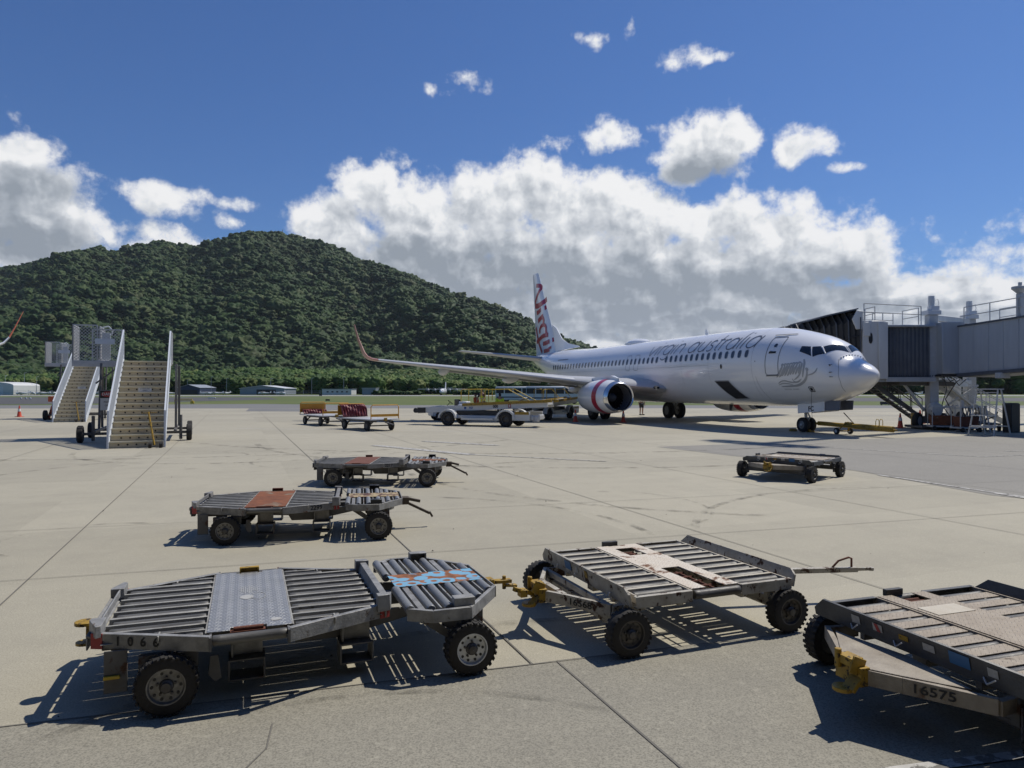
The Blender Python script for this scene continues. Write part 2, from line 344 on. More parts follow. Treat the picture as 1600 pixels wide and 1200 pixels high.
M['skin'] = mat('skin', (.38, .22, .15), .6); M['hair'] = mat('hair', (.03, .022, .018), .7)
M['navy'] = mat('dark_clothes', (.02, .022, .03), .8); M['hivis'] = mat('hi_vis_yellow', (.52, .72, .04), .7, 0, (.4, .6, .04), 9)
M['hiviso'] = mat('hi_vis_orange', (.8, .18, .05), .7)
M['shedgrey'] = mat('shed_grey_sheet', (.28, .31, .35), .6, .1, (.22, .24, .28), .4, .6)
M['shednavy'] = mat('shed_navy_sheet', (.03, .045, .09), .6, 0, (.025, .035, .07), .5, .5)
M['shedwhite'] = mat('shed_white_sheet', (.62, .63, .62), .6, 0, (.5, .5, .5), .6, .5)
M['farwhite'] = mat('far_white_paint', (.66, .68, .7), .45, 0, (.5, .52, .55), .5, .6)
M['signblue'] = mat('marking_blue', (.03, .10, .35), .5)
M['paint'] = mat('worn_line_paint', (.58, .57, .53), .8, 0, (.30, .29, .27), 5, .95, rust=(.27, .26, .235), rscale=9, rthr=.5, coord='Object')
# ---------------------------------------------------------------- ground, apron, paint
GU = Vector((cos(radians(21.2)), sin(radians(21.2)))); GV = Vector((-GU.y, GU.x))
def ground_mat(name, base, dark, speck, gr=1.0, slab=0.0, rough=.85, stain=.5, bump=.25):
    m = bpy.data.materials.new(name); m.use_nodes = True; t = NT(m.node_tree); b = m.node_tree.nodes['Principled BSDF']
    v = t.n('ShaderNodeTexCoord').outputs['Object']
    rot = t.n('ShaderNodeVectorRotate', rotation_type='Z_AXIS'); t.put(rot.inputs['Vector'], v); rot.inputs['Angle'].default_value = radians(-21.2); rv = rot.outputs[0]
    big = t.noise(rv, .13, 5, .55); mp = t.n('ShaderNodeMapping'); t.put(mp.inputs[0], rv); mp.inputs['Scale'].default_value = (.25, 1.6, 1)
    strk = t.noise(mp.outputs[0], .9, 6, .62); med = t.noise(rv, 1.7, 6, .62, .4); fine = t.noise(v, 85, 3, .7); mid = t.noise(v, 17, 6, .72)
    f = t.m('ADD', t.m('MULTIPLY', t.smooth(big, .36, .66), .4), t.m('MULTIPLY', t.smooth(med, .38, .72), .38))
    f = t.m('ADD', f, t.m('MULTIPLY', t.smooth(strk, .48, .78), .35))
    c = t.mix(t.m('MULTIPLY', f, stain, clamp=True), base, dark)
    c = t.mix(t.m('MULTIPLY', t.smooth(fine, .40, .68), speck), c, tuple(x * .42 for x in base))
    c = t.mix(t.m('MULTIPLY', t.smooth(mid, .52, .74), speck * .55), c, tuple(min(1, x * 1.45) for x in base))
    spots = t.n('ShaderNodeTexVoronoi'); t.put(spots.inputs['Vector'], v); spots.inputs['Scale'].default_value = .42
    sp = t.m('MULTIPLY', t.m('SUBTRACT', 1.0, t.smooth(t.m('ADD', spots.outputs['Distance'], t.m('MULTIPLY', mid, .08)), .06, .12)), .35)
    c = t.mix(sp, c, tuple(x * .45 for x in dark))
    if slab:
        fl = t.n('ShaderNodeVectorMath', operation='MULTIPLY_ADD'); t.put(fl.inputs[0], rv); fl.inputs[1].default_value = (1 / 4.0, 1 / 3.05, 0); fl.inputs[2].default_value = (.72, .18, 0)
        f2 = t.n('ShaderNodeVectorMath', operation='FLOOR'); t.put(f2.inputs[0], fl.outputs[0])
        wn = t.n('ShaderNodeTexWhiteNoise'); t.put(wn.inputs['Vector'], f2.outputs[0])
        hs = t.n('ShaderNodeHueSaturation'); t.put(hs.inputs['Color'], c); t.put(hs.inputs['Value'], t.m('MULTIPLY_ADD', wn.outputs['Value'], slab, 1 - slab / 2)); c = hs.outputs[0]
    t.put(b.inputs['Base Color'], c); b.inputs['Roughness'].default_value = rough
    bp = t.n('ShaderNodeBump'); bp.inputs['Strength'].default_value = bump; bp.inputs['Distance'].default_value = .004
    t.put(bp.inputs['Height'], t.m('ADD', t.m('MULTIPLY', fine, 1.0), t.m('MULTIPLY', mid, .6))); t.put(b.inputs['Normal'], bp.outputs[0])
    return m
MG = {}
MG['conc'] = ground_mat('apron_concrete', (.415, .385, .298), (.245, .228, .185), .55, slab=.13)
MG['old'] = ground_mat('weathered_dark_concrete', (.315, .297, .24), (.20, .19, .16), .8, slab=0, stain=.7)
MG['asph'] = ground_mat('apron_asphalt', (.285, .272, .238), (.19, .182, .162), .75, stain=.5)
MG['taxi'] = ground_mat('taxiway_asphalt', (.19, .19, .185), (.13, .13, .13), .4, stain=.5)
MG['taxid'] = ground_mat('old_taxiway_asphalt', (.085, .085, .085), (.06, .06, .06), .4, stain=.5)
MG['run'] = ground_mat('runway_concrete', (.30, .30, .285), (.22, .22, .21), .3)
def grass_mat(name, a, b_, dry, thr=.5):
    m = bpy.data.materials.new(name); m.use_nodes = True; t = NT(m.node_tree); b = m.node_tree.nodes['Principled BSDF']
    v = t.n('ShaderNodeTexCoord').outputs['Object']
    c = t.mix(t.smooth(t.noise(v, .06, 6, .6), .35, .65), a, b_); c = t.mix(t.smooth(t.noise(v, .035, 7, .65, .6), thr, thr + .14), c, dry)
    c = t.mix(t.m('MULTIPLY', t.noise(v, 3, 4, .7), .5), c, tuple(x * .5 for x in a))
    t.put(b.inputs['Base Color'], c); b.inputs['Roughness'].default_value = .95; return m
MG['grass'] = grass_mat('airfield_grass', (.085, .12, .025), (.13, .155, .04), (.24, .21, .10), .56)
MG['forestfloor'] = grass_mat('forest_floor', (.018, .028, .010), (.03, .038, .015), (.05, .045, .02), .7)
def sheet(name, poly, z, m, kind='structure', thick=0):
    mb = MB(); mb.add([(x, y, z) for x, y in poly], [tuple(range(len(poly)))]); o = mb.build(name, m, smooth=0, fix=False)
    if o.data.polygons[0].normal.z < 0: o.data.flip_normals()
    return tag(o, kind=kind)
sheet('ground', [(-9000, -60), (9000, -60), (9000, 9000), (-9000, 9000)], -.030, MG['grass'])
sheet('taxiway', [(-600, 70), (600, 70), (600, 89), (60, 88), (-20, 90), (-34, 97), (-60, 89.5), (-600, 89)], -.020, MG['taxi'])
sheet('taxiway', [(-600, 93), (-70, 93), (-58, 100), (-46, 140), (-60, 175), (-600, 178)], -.020, MG['taxid'])
sheet('runway', [(-900, 206), (900, 206), (900, 236), (-900, 236)], -.020, MG['run'])
sheet('taxiway', [(22, 118), (600, 112), (600, 160), (30, 168), (8, 140)], -.020, MG['taxid'])
sheet('apron', [(-140, -40), (140, -40), (140, 74.5), (-30.5, 73.3), (-25, 73), (-16, 62), (-15, 59), (-30, 73.2), (-140, 72.6)], 0, MG['conc']) if False else sheet('apron', [(-140, -40), (140, -40), (140, 75), (-140, 72.6)], 0, MG['conc'])
bd = lambda s: Vector((.33, 5.22)) + GU * 0 + Vector((.957, .290)) * s
a, c = bd(-60), bd(60)
sheet('apron_patch', [(-60, -30), (60, -30), (c.x, c.y), (.33, 5.22), (-.09, 5.10), (-3.03, 4.22), (a.x, a.y - .3)], .004, MG['old'])
sheet('asphalt_patch', [(5.0, 24.6), (8.4, 17.5), (9.0, 13.4), (11.5, 10.2), (60, 26), (60, 44), (22, 31.2), (13.9, 28.4), (9.0, 26.2)], .004, MG['asph'])
sheet('asphalt_patch', [(-27, 73), (-24, 64), (-17.5, 63), (-16, 73.4)], .004, MG['taxi'])
# joints: narrow tar lines
jm = mat('joint_tar', (.10, .095, .085), .9, 0, (.19, .18, .155), 1.5, 1.0)
mb = MB()
def line(p, q, w, z=.0085, wob=0.0):
    p, q = Vector(p), Vector(q); d = (q - p).normalized(); n = Vector((-d.y, d.x)); k = max(1, int((q - p).length / .35)) if wob else max(1, int((q - p).length / 3))
    pts = [p.lerp(q, i / k) + n * (R.uniform(-wob, wob) if wob else 0) for i in range(k + 1)]
    vs = []
    for a in pts:
        ww = w * (R.uniform(.6, 1.3) if wob else 1) / 2; vs += [(a.x - n.x * ww, a.y - n.y * ww, z), (a.x + n.x * ww, a.y + n.y * ww, z)]
    mb.add(vs, [(2 * i, 2 * i + 2, 2 * i + 3, 2 * i + 1) for i in range(k)])
JD = Vector((-.363, .932)); JN = Vector((.932, .363))
p0 = Vector((.127, 5.22))
for k in range(-9, 12):
    s = p0 + JN * (4.03 * k); w = .013
    s2 = s + JD * (-(s - bd(0)).dot(Vector((-.29, .957))) / JD.dot(Vector((-.29, .957))))
    line(s2, s2 + JD * 66, w)
line((.33, 5.22), (1.6, 1.9), .016); line((-3.7, 4.0), (-2.4, .5), .014); line((5.0, 6.6), (6.2, 3.5), .014)
line(bd(-20), bd(25), .014, wob=.004)
for k, w in ((1, .010), (2, .010), (4, .008), (6, .008), (9, .008), (12, .008), (16, .008), (20, .008)):
    o = Vector((-.163, 5.05)) + GV * (3.0 * k + .75); line(o - Vector((.957, .290)) * 30, o + Vector((.957, .290)) * 30, w)
# wandering cracks in the near patch
def crack(pts, w):
    for a, b in zip(pts, pts[1:]): line(a, b, w, wob=.012)
crack([(-1.42, 4.25), (-1.36, 3.95), (-1.40, 3.75), (-1.30, 3.55), (-1.22, 3.2), (-1.1, 2.9)], .009)
tag(mb.build('apron_joints', jm, smooth=0, fix=False), kind='structure')
# painted lines
mb = MB()
line((8.5, 16.5), (9.3, 13.6), .10, .012); line((9.3, 13.6), (9.9, 11.0), .22, .012)
line((-4.9, 25.2), (-1.2, 21.6), .35, .012); line((-1.2, 21.6), (2.6, 19.6), .10, .012); line((-3.4, 27.2), (-.5, 25.2), .3, .012)
line((1.9, 3.70), (3.6, 4.06), .075, .012)
line((10.2, 24.8), (13.8, 20.9), .07, .012); line((13.8, 20.9), (20, 23), .07, .012); line((15.8, 22.8), (24, 24.2), .10, .012)
line((-60, 67), (60, 69), .15, .012); line((10, 52), (60, 56), .5, .012); line((2, 60), (60, 66), .3, .012)
line((-12, 61.5), (0, 61.0), .15, .012)
tag(mb.build('painted_line', M['paint'], smooth=0, fix=False), kind='structure')
mb = MB(); line((-600, 218), (600, 218), 1.0, -.012); line((-14, 36), (0, 33), .04, .012)
tag(mb.build('painted_line', M['stairwhite'], smooth=0, fix=False), kind='structure')
# curved tyre scuffs
tm = bpy.data.materials.new('tyre_scuff'); tm.use_nodes = True; t = NT(tm.node_tree); b = tm.node_tree.nodes['Principled BSDF']; v = t.n('ShaderNodeTexCoord').outputs['Object']
b.inputs['Base Color'].default_value = (.05, .047, .042, 1); b.inputs['Roughness'].default_value = .9
t.put(b.inputs['Alpha'], t.m('MULTIPLY', t.smooth(t.noise(v, 2.2, 7, .7), .42, .70), .45))
mb = MB()
def arc(cx, cy, r, a0, a1, w):
    k = 30; vs = []
    for i in range(k + 1):
        a = radians(a0 + (a1 - a0) * i / k); vs += [(cx + (r - w / 2) * cos(a), cy + (r - w / 2) * sin(a), .010), (cx + (r + w / 2) * cos(a), cy + (r + w / 2) * sin(a), .010)]
    mb.add(vs, [(2 * i, 2 * i + 2, 2 * i + 3, 2 * i + 1) for i in range(k)])
for (cx, cy, r, a0, a1, w) in ((-5.6, 9.5, 1.1, 60, 250, .05), (-2.2, 9, 4.2, 10, 120, .10), (1.2, 12.0, 2.1, -60, 70, .06), (-9, 24, 5, 200, 330, .16), (-5, 20, 2.2, 90, 260, .08), (-9.5, 21, 1.6, 20, 200, .09), (3, 13, 7, 100, 190, .12), (8, 9, 5.5, 95, 170, .12), (-3, 15, 9, 150, 230, .14), (6, 20, 9, 180, 260, .16), (2, 30, 12, 200, 300, .22), (-14, 36, 16, 250, 330, .25), (0, 40, 18, 210, 310, .28), (1.0, 2.0, 4.2, 95, 160, .10), (-.5, 2.5, 2.2, 60, 120, .07)): arc(cx, cy, r, a0, a1, w)
o = tag(mb.build('tyre_marks', tm, smooth=0, fix=False), kind='structure')
# nozzle burn / rubber patch out on the taxi lane
# small debris specks
mb = MB()
for i in range(46):
    x = R.uniform(-9, 9); y = R.uniform(4, 22); r = R.uniform(.004, .014)
    if abs(x) > y * .75: continue
    mb.add([(x - r, y, .012), (x, y - r * .7, .012), (x + r * 1.3, y, .012), (x, y + r, .012), (x, y, .012 + r)], [(0, 1, 4), (1, 2, 4), (2, 3, 4), (3, 0, 4)])
tag(mb.build('gravel', M['rubber'], smooth=0), kind='stuff')

# ---------------------------------------------------------------- hills and forest
SKYL = [(-900, 470), (-500, 455), (-250, 440), (0, 420), (60, 414), (130, 407), (200, 400), (260, 390), (310, 391), (350, 385), (380, 375), (410, 369), (440, 368), (470, 373), (500, 385), (530, 399), (570, 417), (620, 434), (680, 457), (740, 477), (800, 502), (840, 514), (880, 531), (905, 538), (925, 546), (1000, 572), (1100, 592), (1300, 600), (3000, 606)]
YR = 1300.0
def ridge(X):
    px = 800 + 1110 * X / YR
    for (a, ya), (b, yb) in zip(SKYL, SKYL[1:]):
        if a <= px <= b:
            return 2 + (608 - (ya + (yb - ya) * (px - a) / (b - a))) * YR / 1110 - 6.5
    return 2
def sst(x): x = max(0, min(1, x)); return x * x * (3 - 2 * x)
def hillz(X, Y):
    s = (Y - 470) / (YR - 470)
    if s <= 0: return -.5
    px = 800 + 1110 * X / Y; XR = X * YR / Y
    h = ridge(XR)
    q = min(s, 1.0); prof = .62 * q ** 1.15 + .38 * sst(q)
    n = noise.fractal(Vector((X / 230, Y / 420, 3.3)), 1.0, 2.0, 4) * 70 - abs(noise.noise(Vector((X / 150 + Y / 260, Y / 600, 1.7)))) * 120 + 26
    z = h * prof + n * q * (1 - q) * 2.6 * min(1, h / 150) * min(1, max(0, (960 - px) / 160))
    if s > 1: z = h * max(0, 1 - (s - 1) * 1.2)
    return max(z, -.5) if s > .02 else -.5 + s * 20
mb = MB(); NX, NY = 150, 80; vs = []
for j in range(NY + 1):
    Y = 460 + 1200 * (j / NY)
    for i in range(NX + 1):
        X = (-1.45 + 2.6 * i / NX) * Y; vs.append((X, Y, hillz(X, Y)))
mb.add(vs, [(j * (NX + 1) + i, j * (NX + 1) + i + 1, (j + 1) * (NX + 1) + i + 1, (j + 1) * (NX + 1) + i) for j in range(NY) for i in range(NX)])
tag(mb.build('hill', MG['forestfloor'], smooth=180, fix=False), kind='structure')
# far mountain range to the right
mb = MB(); vs = []
for j in range(13):
    for i in range(61):
        X = -1000 + i * 150; Y = 5200 + j * 120; q = sst(min(j / 9, 1))
        h = 330 * math.exp(-((X - 4700) / 1500) ** 2) + 60
        vs.append((X, Y, q * h * (1 + .5 * noise.fractal(Vector((X / 700, Y / 500, 0)), 1, 2, 5)) - 2))
mb.add(vs, [(j * 61 + i, j * 61 + i + 1, (j + 1) * 61 + i + 1, (j + 1) * 61 + i) for j in range(12) for i in range(60)])
tag(mb.build('hill', MG['forestfloor'], smooth=180, fix=False), kind='structure')

def leaf_mat(name='leaf_canopy', k=1.0):
    m = bpy.data.materials.new(name); m.use_nodes = True; t = NT(m.node_tree); b = m.node_tree.nodes['Principled BSDF']
    oi = t.n('ShaderNodeObjectInfo'); v = t.n('ShaderNodeTexCoord').outputs['Object']
    c = t.ramp(oi.outputs['Random'], [(0, (.020, .044, .015)), (.25, (.030, .060, .019)), (.5, (.040, .070, .022)), (.72, (.046, .080, .026)), (.88, (.062, .094, .032)), (.96, (.085, .105, .040)), (1, (.060, .072, .035))])
    if k != 1: c = t.mix(1.0, c, (k * 1.05, k, k * .8), 'MULTIPLY')
    n = t.noise(v, 1.6, 6, .7); c = t.mix(t.m('MULTIPLY', t.smooth(n, .42, .68), .35), c, (.014, .027, .009))
    big = t.noise(t.n('ShaderNodeNewGeometry').outputs['Position'], .0045, 4, .6)
    c = t.mix(t.m('MULTIPLY', t.smooth(big, .42, .66), .30), c, (.062, .082, .030))
    st = t.noise(t.n('ShaderNodeNewGeometry').outputs['Position'], .011, 5, .6); c = t.mix(t.m('MULTIPLY', t.smooth(st, .45, .62), .45), c, (.018, .036, .014))
    t.put(b.inputs['Base Color'], c); b.inputs['Roughness'].default_value = .55; b.inputs['Specular IOR Level'].default_value = .08; return m
LEAF = leaf_mat()
bark = mat('bark', (.07, .055, .04), .9, 0, (.04, .03, .025), 3)
def crown_mesh(name, seed, sub=4, lob=.42, fine=.13, flat=.78):
    bm = bmesh.new(); bmesh.ops.create_icosphere(bm, subdivisions=sub, radius=1)
    o = Vector((seed * 7.1, seed * 3.7, seed * 1.3))
    for v in bm.verts:
        p = v.co.normalized()
        d = 1 + lob * (abs(noise.noise(p * 1.6 + o)) * 1.6 - .35) + fine * (abs(noise.noise(p * 4.6 + o)) * 2 - .5) + .16 * noise.noise(p * 13 + o)
        v.co = p * d; v.co.z *= flat
        v.co += Vector((noise.noise(p * 19 + o), noise.noise(p * 19 - o), noise.noise(p * 17 + o))) * .05
    me = bpy.data.meshes.new(name); bm.to_mesh(me); bm.free(); me.materials.append(LEAF); me.polygons.foreach_set('use_smooth', [True] * len(me.polygons)); return me
CROWNS = [crown_mesh('crown', i + 1, 4, (.42, .55, .35, .6, .48)[i], flat=(.8, .7, .95, .75, .85)[i]) for i in range(5)]
LEAF2 = leaf_mat('leaf_scrub', 1.55)
protos = []; protos2 = []
for c in CROWNS:
    protos.append(bpy.data.objects.new('tree_crown', c)); c2 = c.copy(); c2.materials[0] = LEAF2; protos2.append(bpy.data.objects.new('tree_crown', c2))
def forest(name, pts, kind='stuff', label=None, protos=None):
    protos = protos or globals()['protos']
    """pts: (x, y, z, scale, rot): scattered tree crowns on a point mesh by geometry nodes"""
    me = bpy.data.meshes.new(name); me.from_pydata([p[:3] for p in pts], [], [])
    a = me.attributes.new('size', 'FLOAT', 'POINT'); a.data.foreach_set('value', [p[3] for p in pts])
    a = me.attributes.new('turn', 'FLOAT', 'POINT'); a.data.foreach_set('value', [p[4] for p in pts])
    o = bpy.data.objects.new(name, me); COL.objects.link(o)
    g = bpy.data.node_groups.new(name, 'GeometryNodeTree'); g.interface.new_socket('Geometry', in_out='INPUT', socket_type='NodeSocketGeometry'); g.interface.new_socket('Geometry', in_out='OUTPUT', socket_type='NodeSocketGeometry')
    N = g.nodes; L = g.links; gi = N.new('NodeGroupInput'); go = N.new('NodeGroupOutput')
    j = N.new('GeometryNodeGeometryToInstance')
    for pr in protos:
        oi = N.new('GeometryNodeObjectInfo'); oi.inputs['Object'].default_value = pr; oi.inputs['As Instance'].default_value = True; L.new(oi.outputs['Geometry'], j.inputs[0]) if False else None
    jg = N.new('GeometryNodeJoinGeometry')
    for pr in protos:
        oi = N.new('GeometryNodeObjectInfo'); oi.inputs['Object'].default_value = pr; oi.inputs['As Instance'].default_value = True; L.new(oi.outputs['Geometry'], jg.inputs[0])
    ip = N.new('GeometryNodeInstanceOnPoints'); L.new(gi.outputs[0], ip.inputs['Points']); L.new(jg.outputs[0], ip.inputs['Instance']); ip.inputs['Pick Instance'].default_value = True
    rn = N.new('FunctionNodeRandomValue'); rn.data_type = 'INT'
    for s in rn.inputs:
        if s.type == 'INT' and s.name == 'Max': s.default_value = len(protos) - 1
    L.new([s for s in rn.outputs if s.type == 'INT'][0], ip.inputs['Instance Index'])
    na = N.new('GeometryNodeInputNamedAttribute'); na.data_type = 'FLOAT'; na.inputs['Name'].default_value = 'size'
    nb = N.new('GeometryNodeInputNamedAttribute'); nb.data_type = 'FLOAT'; nb.inputs['Name'].default_value = 'turn'
    cx = N.new('ShaderNodeCombineXYZ'); L.new(nb.outputs[0], cx.inputs[2]); L.new(cx.outputs[0], ip.inputs['Rotation']); L.new(na.outputs[0], ip.inputs['Scale'])
    L.new(ip.outputs[0], go.inputs[0]); md = o.modifiers.new('scatter', 'NODES'); md.node_group = g
    return tag(o, label, kind=kind)
pts = []
sp = 6.9; Y = 500
while Y < 1345:
    xx = -.86 * Y
    while xx < .34 * Y:
        x = xx + R.uniform(-.45, .45) * sp; y = Y + R.uniform(-.45, .45) * sp
        r = R.choice((2.4, 3.0, 3.6, 4.0, 4.6, 5.6, 8.4)) * R.uniform(.85, 1.15)
        pts.append((x, y, hillz(x, y) + r * R.uniform(.1, .7), r, R.uniform(0, 6.28))); xx += sp
    Y += sp * .92
tag(forest('forest', pts), 'dense dark green rainforest covering the hill behind the airfield', 'forest')
pts = []
for i in range(5200):
    y = R.uniform(278, 470); x = R.uniform(-.95, .95) * y; px = 800 + 1110 * x / y
    hgt = 5.5 + 2.5 * noise.noise(Vector((x / 40, y / 60, 0))) + (y - 278) * .045 + (3.5 if px > 1250 else 0)
    if px < 100: hgt *= .8
    r = R.uniform(1.6, 3.4) if y < 330 else R.uniform(2.4, 4.6); zz = hgt - r * .6
    if y < 320:
        pts.append((x, y, max(.8, zz * R.uniform(.25, .7)), r * .9, R.uniform(0, 6)))
    pts.append((x, y, max(.8, zz), r, R.uniform(0, 6)))
tag(forest('woodland', pts, protos=protos2), 'lighter green belt of trees and scrub at the foot of the hill beyond the runway', 'woodland')
# ---------------------------------------------------------------- airliner; local x = aft, y = starboard, z = up
FS = [(0, 2.62, 2.56, 0.02), (0.05, 2.73, 2.45, 0.19), (0.15, 2.83, 2.33, 0.34), (0.3, 2.94, 2.2, 0.5), (0.5, 3.06, 2.06, 0.67), (0.75, 3.18, 1.91, 0.84), (1.0, 3.29, 1.79, 0.98), (1.25, 3.43, 1.69, 1.11), (1.36, 3.56, 1.65, 1.16), (1.55, 3.8, 1.58, 1.24), (1.72, 3.97, 1.53, 1.31), (2.0, 4.14, 1.46, 1.39), (2.4, 4.32, 1.39, 1.47), (2.8, 4.45, 1.34, 1.54), (3.3, 4.585, 1.28, 1.61), (3.9, 4.73, 1.24, 1.69), (4.6, 4.87, 1.21, 1.77), (5.5, 4.99, 1.18, 1.84), (6.8, 5.071, 1.17, 1.88), (8, 5.09, 1.17, 1.88), (12, 5.09, 1.17, 1.88), (16, 5.09, 1.17, 1.88), (20, 5.09, 1.17, 1.88), (24, 5.09, 1.17, 1.88), (26, 5.09, 1.267, 1.88), (28, 5.152, 1.572, 1.84), (29.5, 5.187, 1.906, 1.74), (31, 5.201, 2.281, 1.58), (32.5, 5.205, 2.699, 1.38), (34, 5.179, 3.14, 1.14), (35.5, 5.132, 3.604, 0.86), (36.8, 5.05, 4.0, 0.6), (37.6, 4.96, 4.28, 0.42), (38.0, 4.88, 4.46, 0.24)]
def fst(x):
    x = max(0, min(38, x))
    for a, b in zip(FS, FS[1:]):
        if x <= b[0]:
            f = (x - a[0]) / (b[0] - a[0]); return [a[i] + (b[i] - a[i]) * f for i in (1, 2, 3)]
def zmid(x, zt, zb):
    k = min(1, max(0, (x - .0) / 6)); f = .5 + .045 * k; return zb + (zt - zb) * f - .06 * (1 - k) * 0
def fpt(x, t, side=1, off=0.0):
    """point on the fuselage; t = angle from the crown"""
    zt, zb, hw = fst(x); zc = zmid(x, zt, zb); c, s = cos(t), sin(t)
    ny, nz = s, c
    z = zc + (zt - zc) * c if c >= 0 else zc + (zc - zb) * c
    return Vector((x, side * (hw * s + off * ny), z + off * nz))
def fz(x, z, off=0.012, side=1):
    """point of the side skin at station x and height z"""
    zt, zb, hw = fst(x); zc = zmid(x, zt, zb); h = (zt - zc) if z >= zc else (zc - zb)
    q = max(-1, min(1, (z - zc) / h)); s = sqrt(max(0, 1 - q * q)); n = Vector((0, s / hw, q / h)).normalized()
    xo = 0
    if x < 6: 
        d = .05; z2, b2, h2 = fst(x + d); xo = -(h2 - hw) / d; n = Vector((xo * s, s, q * hw / h)).normalized()
    return Vector((x + n.x * off, side * (hw * s + n.y * off), z + n.z * off))
ARZ = pi - 1.224
AC = empty('airliner', (15.1, 29.4, 0), ARZ, 'white twin jet airliner with red script on its tail fin, parked beside the boarding bridge', 'airliner')
def xs():
    out = []
    for a, b in zip(FS, FS[1:]):
        k = max(1, int((b[0] - a[0]) / .5)); out += [a[0] + (b[0] - a[0]) * i / k for i in range(k)]
    return out + [38.0]
mb = MB(); NR = 56
mb.loft([[fpt(x, 2 * pi * k / NR) for k in range(NR)] for x in xs()])
fus = mb.build('fuselage', M['acwhite'], AC, smooth=60)
# wing-body fairing
mb = MB(); rings = []
for i in range(15):
    f = i / 14; x = 12.6 + 12.2 * f; k = sin(pi * f) ** .45
    rings.append([Vector((x, sin(a) * 2.02 * (k * .98 + .02), 1.98 - cos(a) * (.78 if cos(a) > 0 else .45) * (k * .96 + .04))) for a in [2 * pi * j / 32 for j in range(32)]])
mb.loft(rings); mb.build('belly_fairing', M['acbelly'], AC, smooth=60)
# cabin windows
def win_mb(w, h, off, n=18, p=2.6):
    mb = MB(); return mb
def sse(a, p): c, s = cos(a), sin(a); return (abs(c) ** (2 / p) * (1 if c > 0 else -1), abs(s) ** (2 / p) * (1 if s > 0 else -1))
def window(x, z, w=.25, h=.37):
    mb = MB()
    pts = [sse(2 * pi * k / 16, 2.7) for k in range(16)]
    rings = [[fz(x + px * w / 2 * s, z + pz * h / 2 * s, off=o) for px, pz in pts] for s, o in ((1.12, .004), (1.1, .012), (.96, .010))]
    mb.loft(rings, cap=False); mb.mat(1); mb.add([fz(x, z, .006)] + [fz(x + px * w / 2 * .97, z + pz * h / 2 * .97, .008) for px, pz in pts], [(0, 1 + k, 1 + (k + 1) % 16) for k in range(16)])
    return mb.build('window', [M['acgrey'], M['winfill']], AC, smooth=0, fix=False)
WZ = 3.72; k = 0; x = 6.0
WX = []
while x < 30.0:
    if not (13.4 < x < 13.8): WX.append(x)
    x += .508
for x in WX: window(x, WZ + (.05 if x > 28 else 0) * 0)
# doors and panel seams as thin raised strokes
def outline(name, x0, x1, z0, z1, w=.03, m='seam', r=.12, slant=0, parent=None):
    pts = []
    for (cx, cz, a0) in ((x1 - r, z1 - r, 0), (x0 + r, z1 - r, 90), (x0 + r, z0 + r, 180), (x1 - r, z0 + r, 270)):
        for i in range(5):
            a = radians(a0 + i * 22.5); pts.append((cx + r * cos(a), cz + r * sin(a)))
    mb = MB(); mb.ribbon(pts, w, lambda p: fz(p.x, p.y, .009), close=True); return mb
mb = outline('d', 3.93, 4.70, 2.66, 4.42, .035); mb.ribbon([(3.95, 2.63), (4.68, 2.63)], .05, lambda p: fz(p.x, p.y, .03)); mb.ribbon([(3.7, 4.52), (4.75, 4.52)], .035, lambda p: fz(p.x, p.y, .03))
dr = mb.build('door', M['seam'], AC, smooth=0, fix=False)
mb = MB(); pts = [sse(2 * pi * k / 12, 2) for k in range(12)]
mb.add([fz(4.30 + px * .09, 4.02 + pz * .09, .014) for px, pz in pts], [tuple(range(12))]); mb.build('window', M['winfill'], dr, smooth=0, fix=False)
mb = MB(); mb.ribbon([(4.15, 3.70), (4.55, 3.70)], .09, lambda p: fz(p.x, p.y, .014)); mb.ribbon([(4.2, 3.70), (4.5, 3.74)], .05, lambda p: fz(p.x, p.y, .03)); mb.build('handle', M['stencil'], dr, smooth=0, fix=False)
for x0 in (16.52, 17.54):
    mb = outline('e', x0 - .26, x0 + .27, 3.17, 4.12, .028); mb.build('exit_hatch', M['seam'], AC, smooth=0, fix=False)
mb = MB(); P = [(6.9, 1.98), (6.9, 2.9), (8.2, 2.9), (8.2, 1.98)]
def patch(mb, q, off, n=8):
    q = [Vector(p) for p in q]; g = []
    for i in range(n + 1):
        for j in range(n + 1):
            p = q[0].lerp(q[3], i / n).lerp(q[1].lerp(q[2], i / n), j / n); g.append(fz(p.x, p.y, off))
    mb.add(g, [(i * (n + 1) + j, i * (n + 1) + j + 1, (i + 1) * (n + 1) + j + 1, (i + 1) * (n + 1) + j) for i in range(n) for j in range(n)])
patch(mb, [(6.70, 1.56), (7.50, 2.42), (8.66, 2.42), (7.80, 1.52)], .010); cg = mb.build('cargo_hatch', M['stencil'], AC, smooth=0, fix=False)  # flat dark patch paints the shade inside the open hold
mb = MB(); mb.ribbon([(6.70, 1.54), (7.50, 2.43), (8.66, 2.43), (7.80, 1.50)], .05, lambda p: fz(p.x, p.y, .02), close=True); mb.build('frame', M['acsilver'], cg, smooth=0, fix=False)
mb = MB(); patch(mb, [(26.2, 2.15), (26.2, 2.95), (27.2, 2.98), (27.2, 2.2)], .010); mb.build('cargo_hatch', M['stencil'], AC, smooth=0, fix=False)
mb = MB(); FW = lambda p: fz(p.x, p.y, .008)
mb.ribbon([(1.08, 1.9), (1.0, 2.31), (1.08, 2.86), (1.3, 3.3)], .012, FW); mb.ribbon([(5.2, 1.5), (5.35, 2.1), (5.4, 2.6)], .012, FW); mb.ribbon([(5.6, 1.6), (5.6, 5.3)], .008, FW)
for x in (9.0, 11.5, 21.5, 25, 29): mb.ribbon([(x, 2.2), (x, 5.3)], .007, FW)
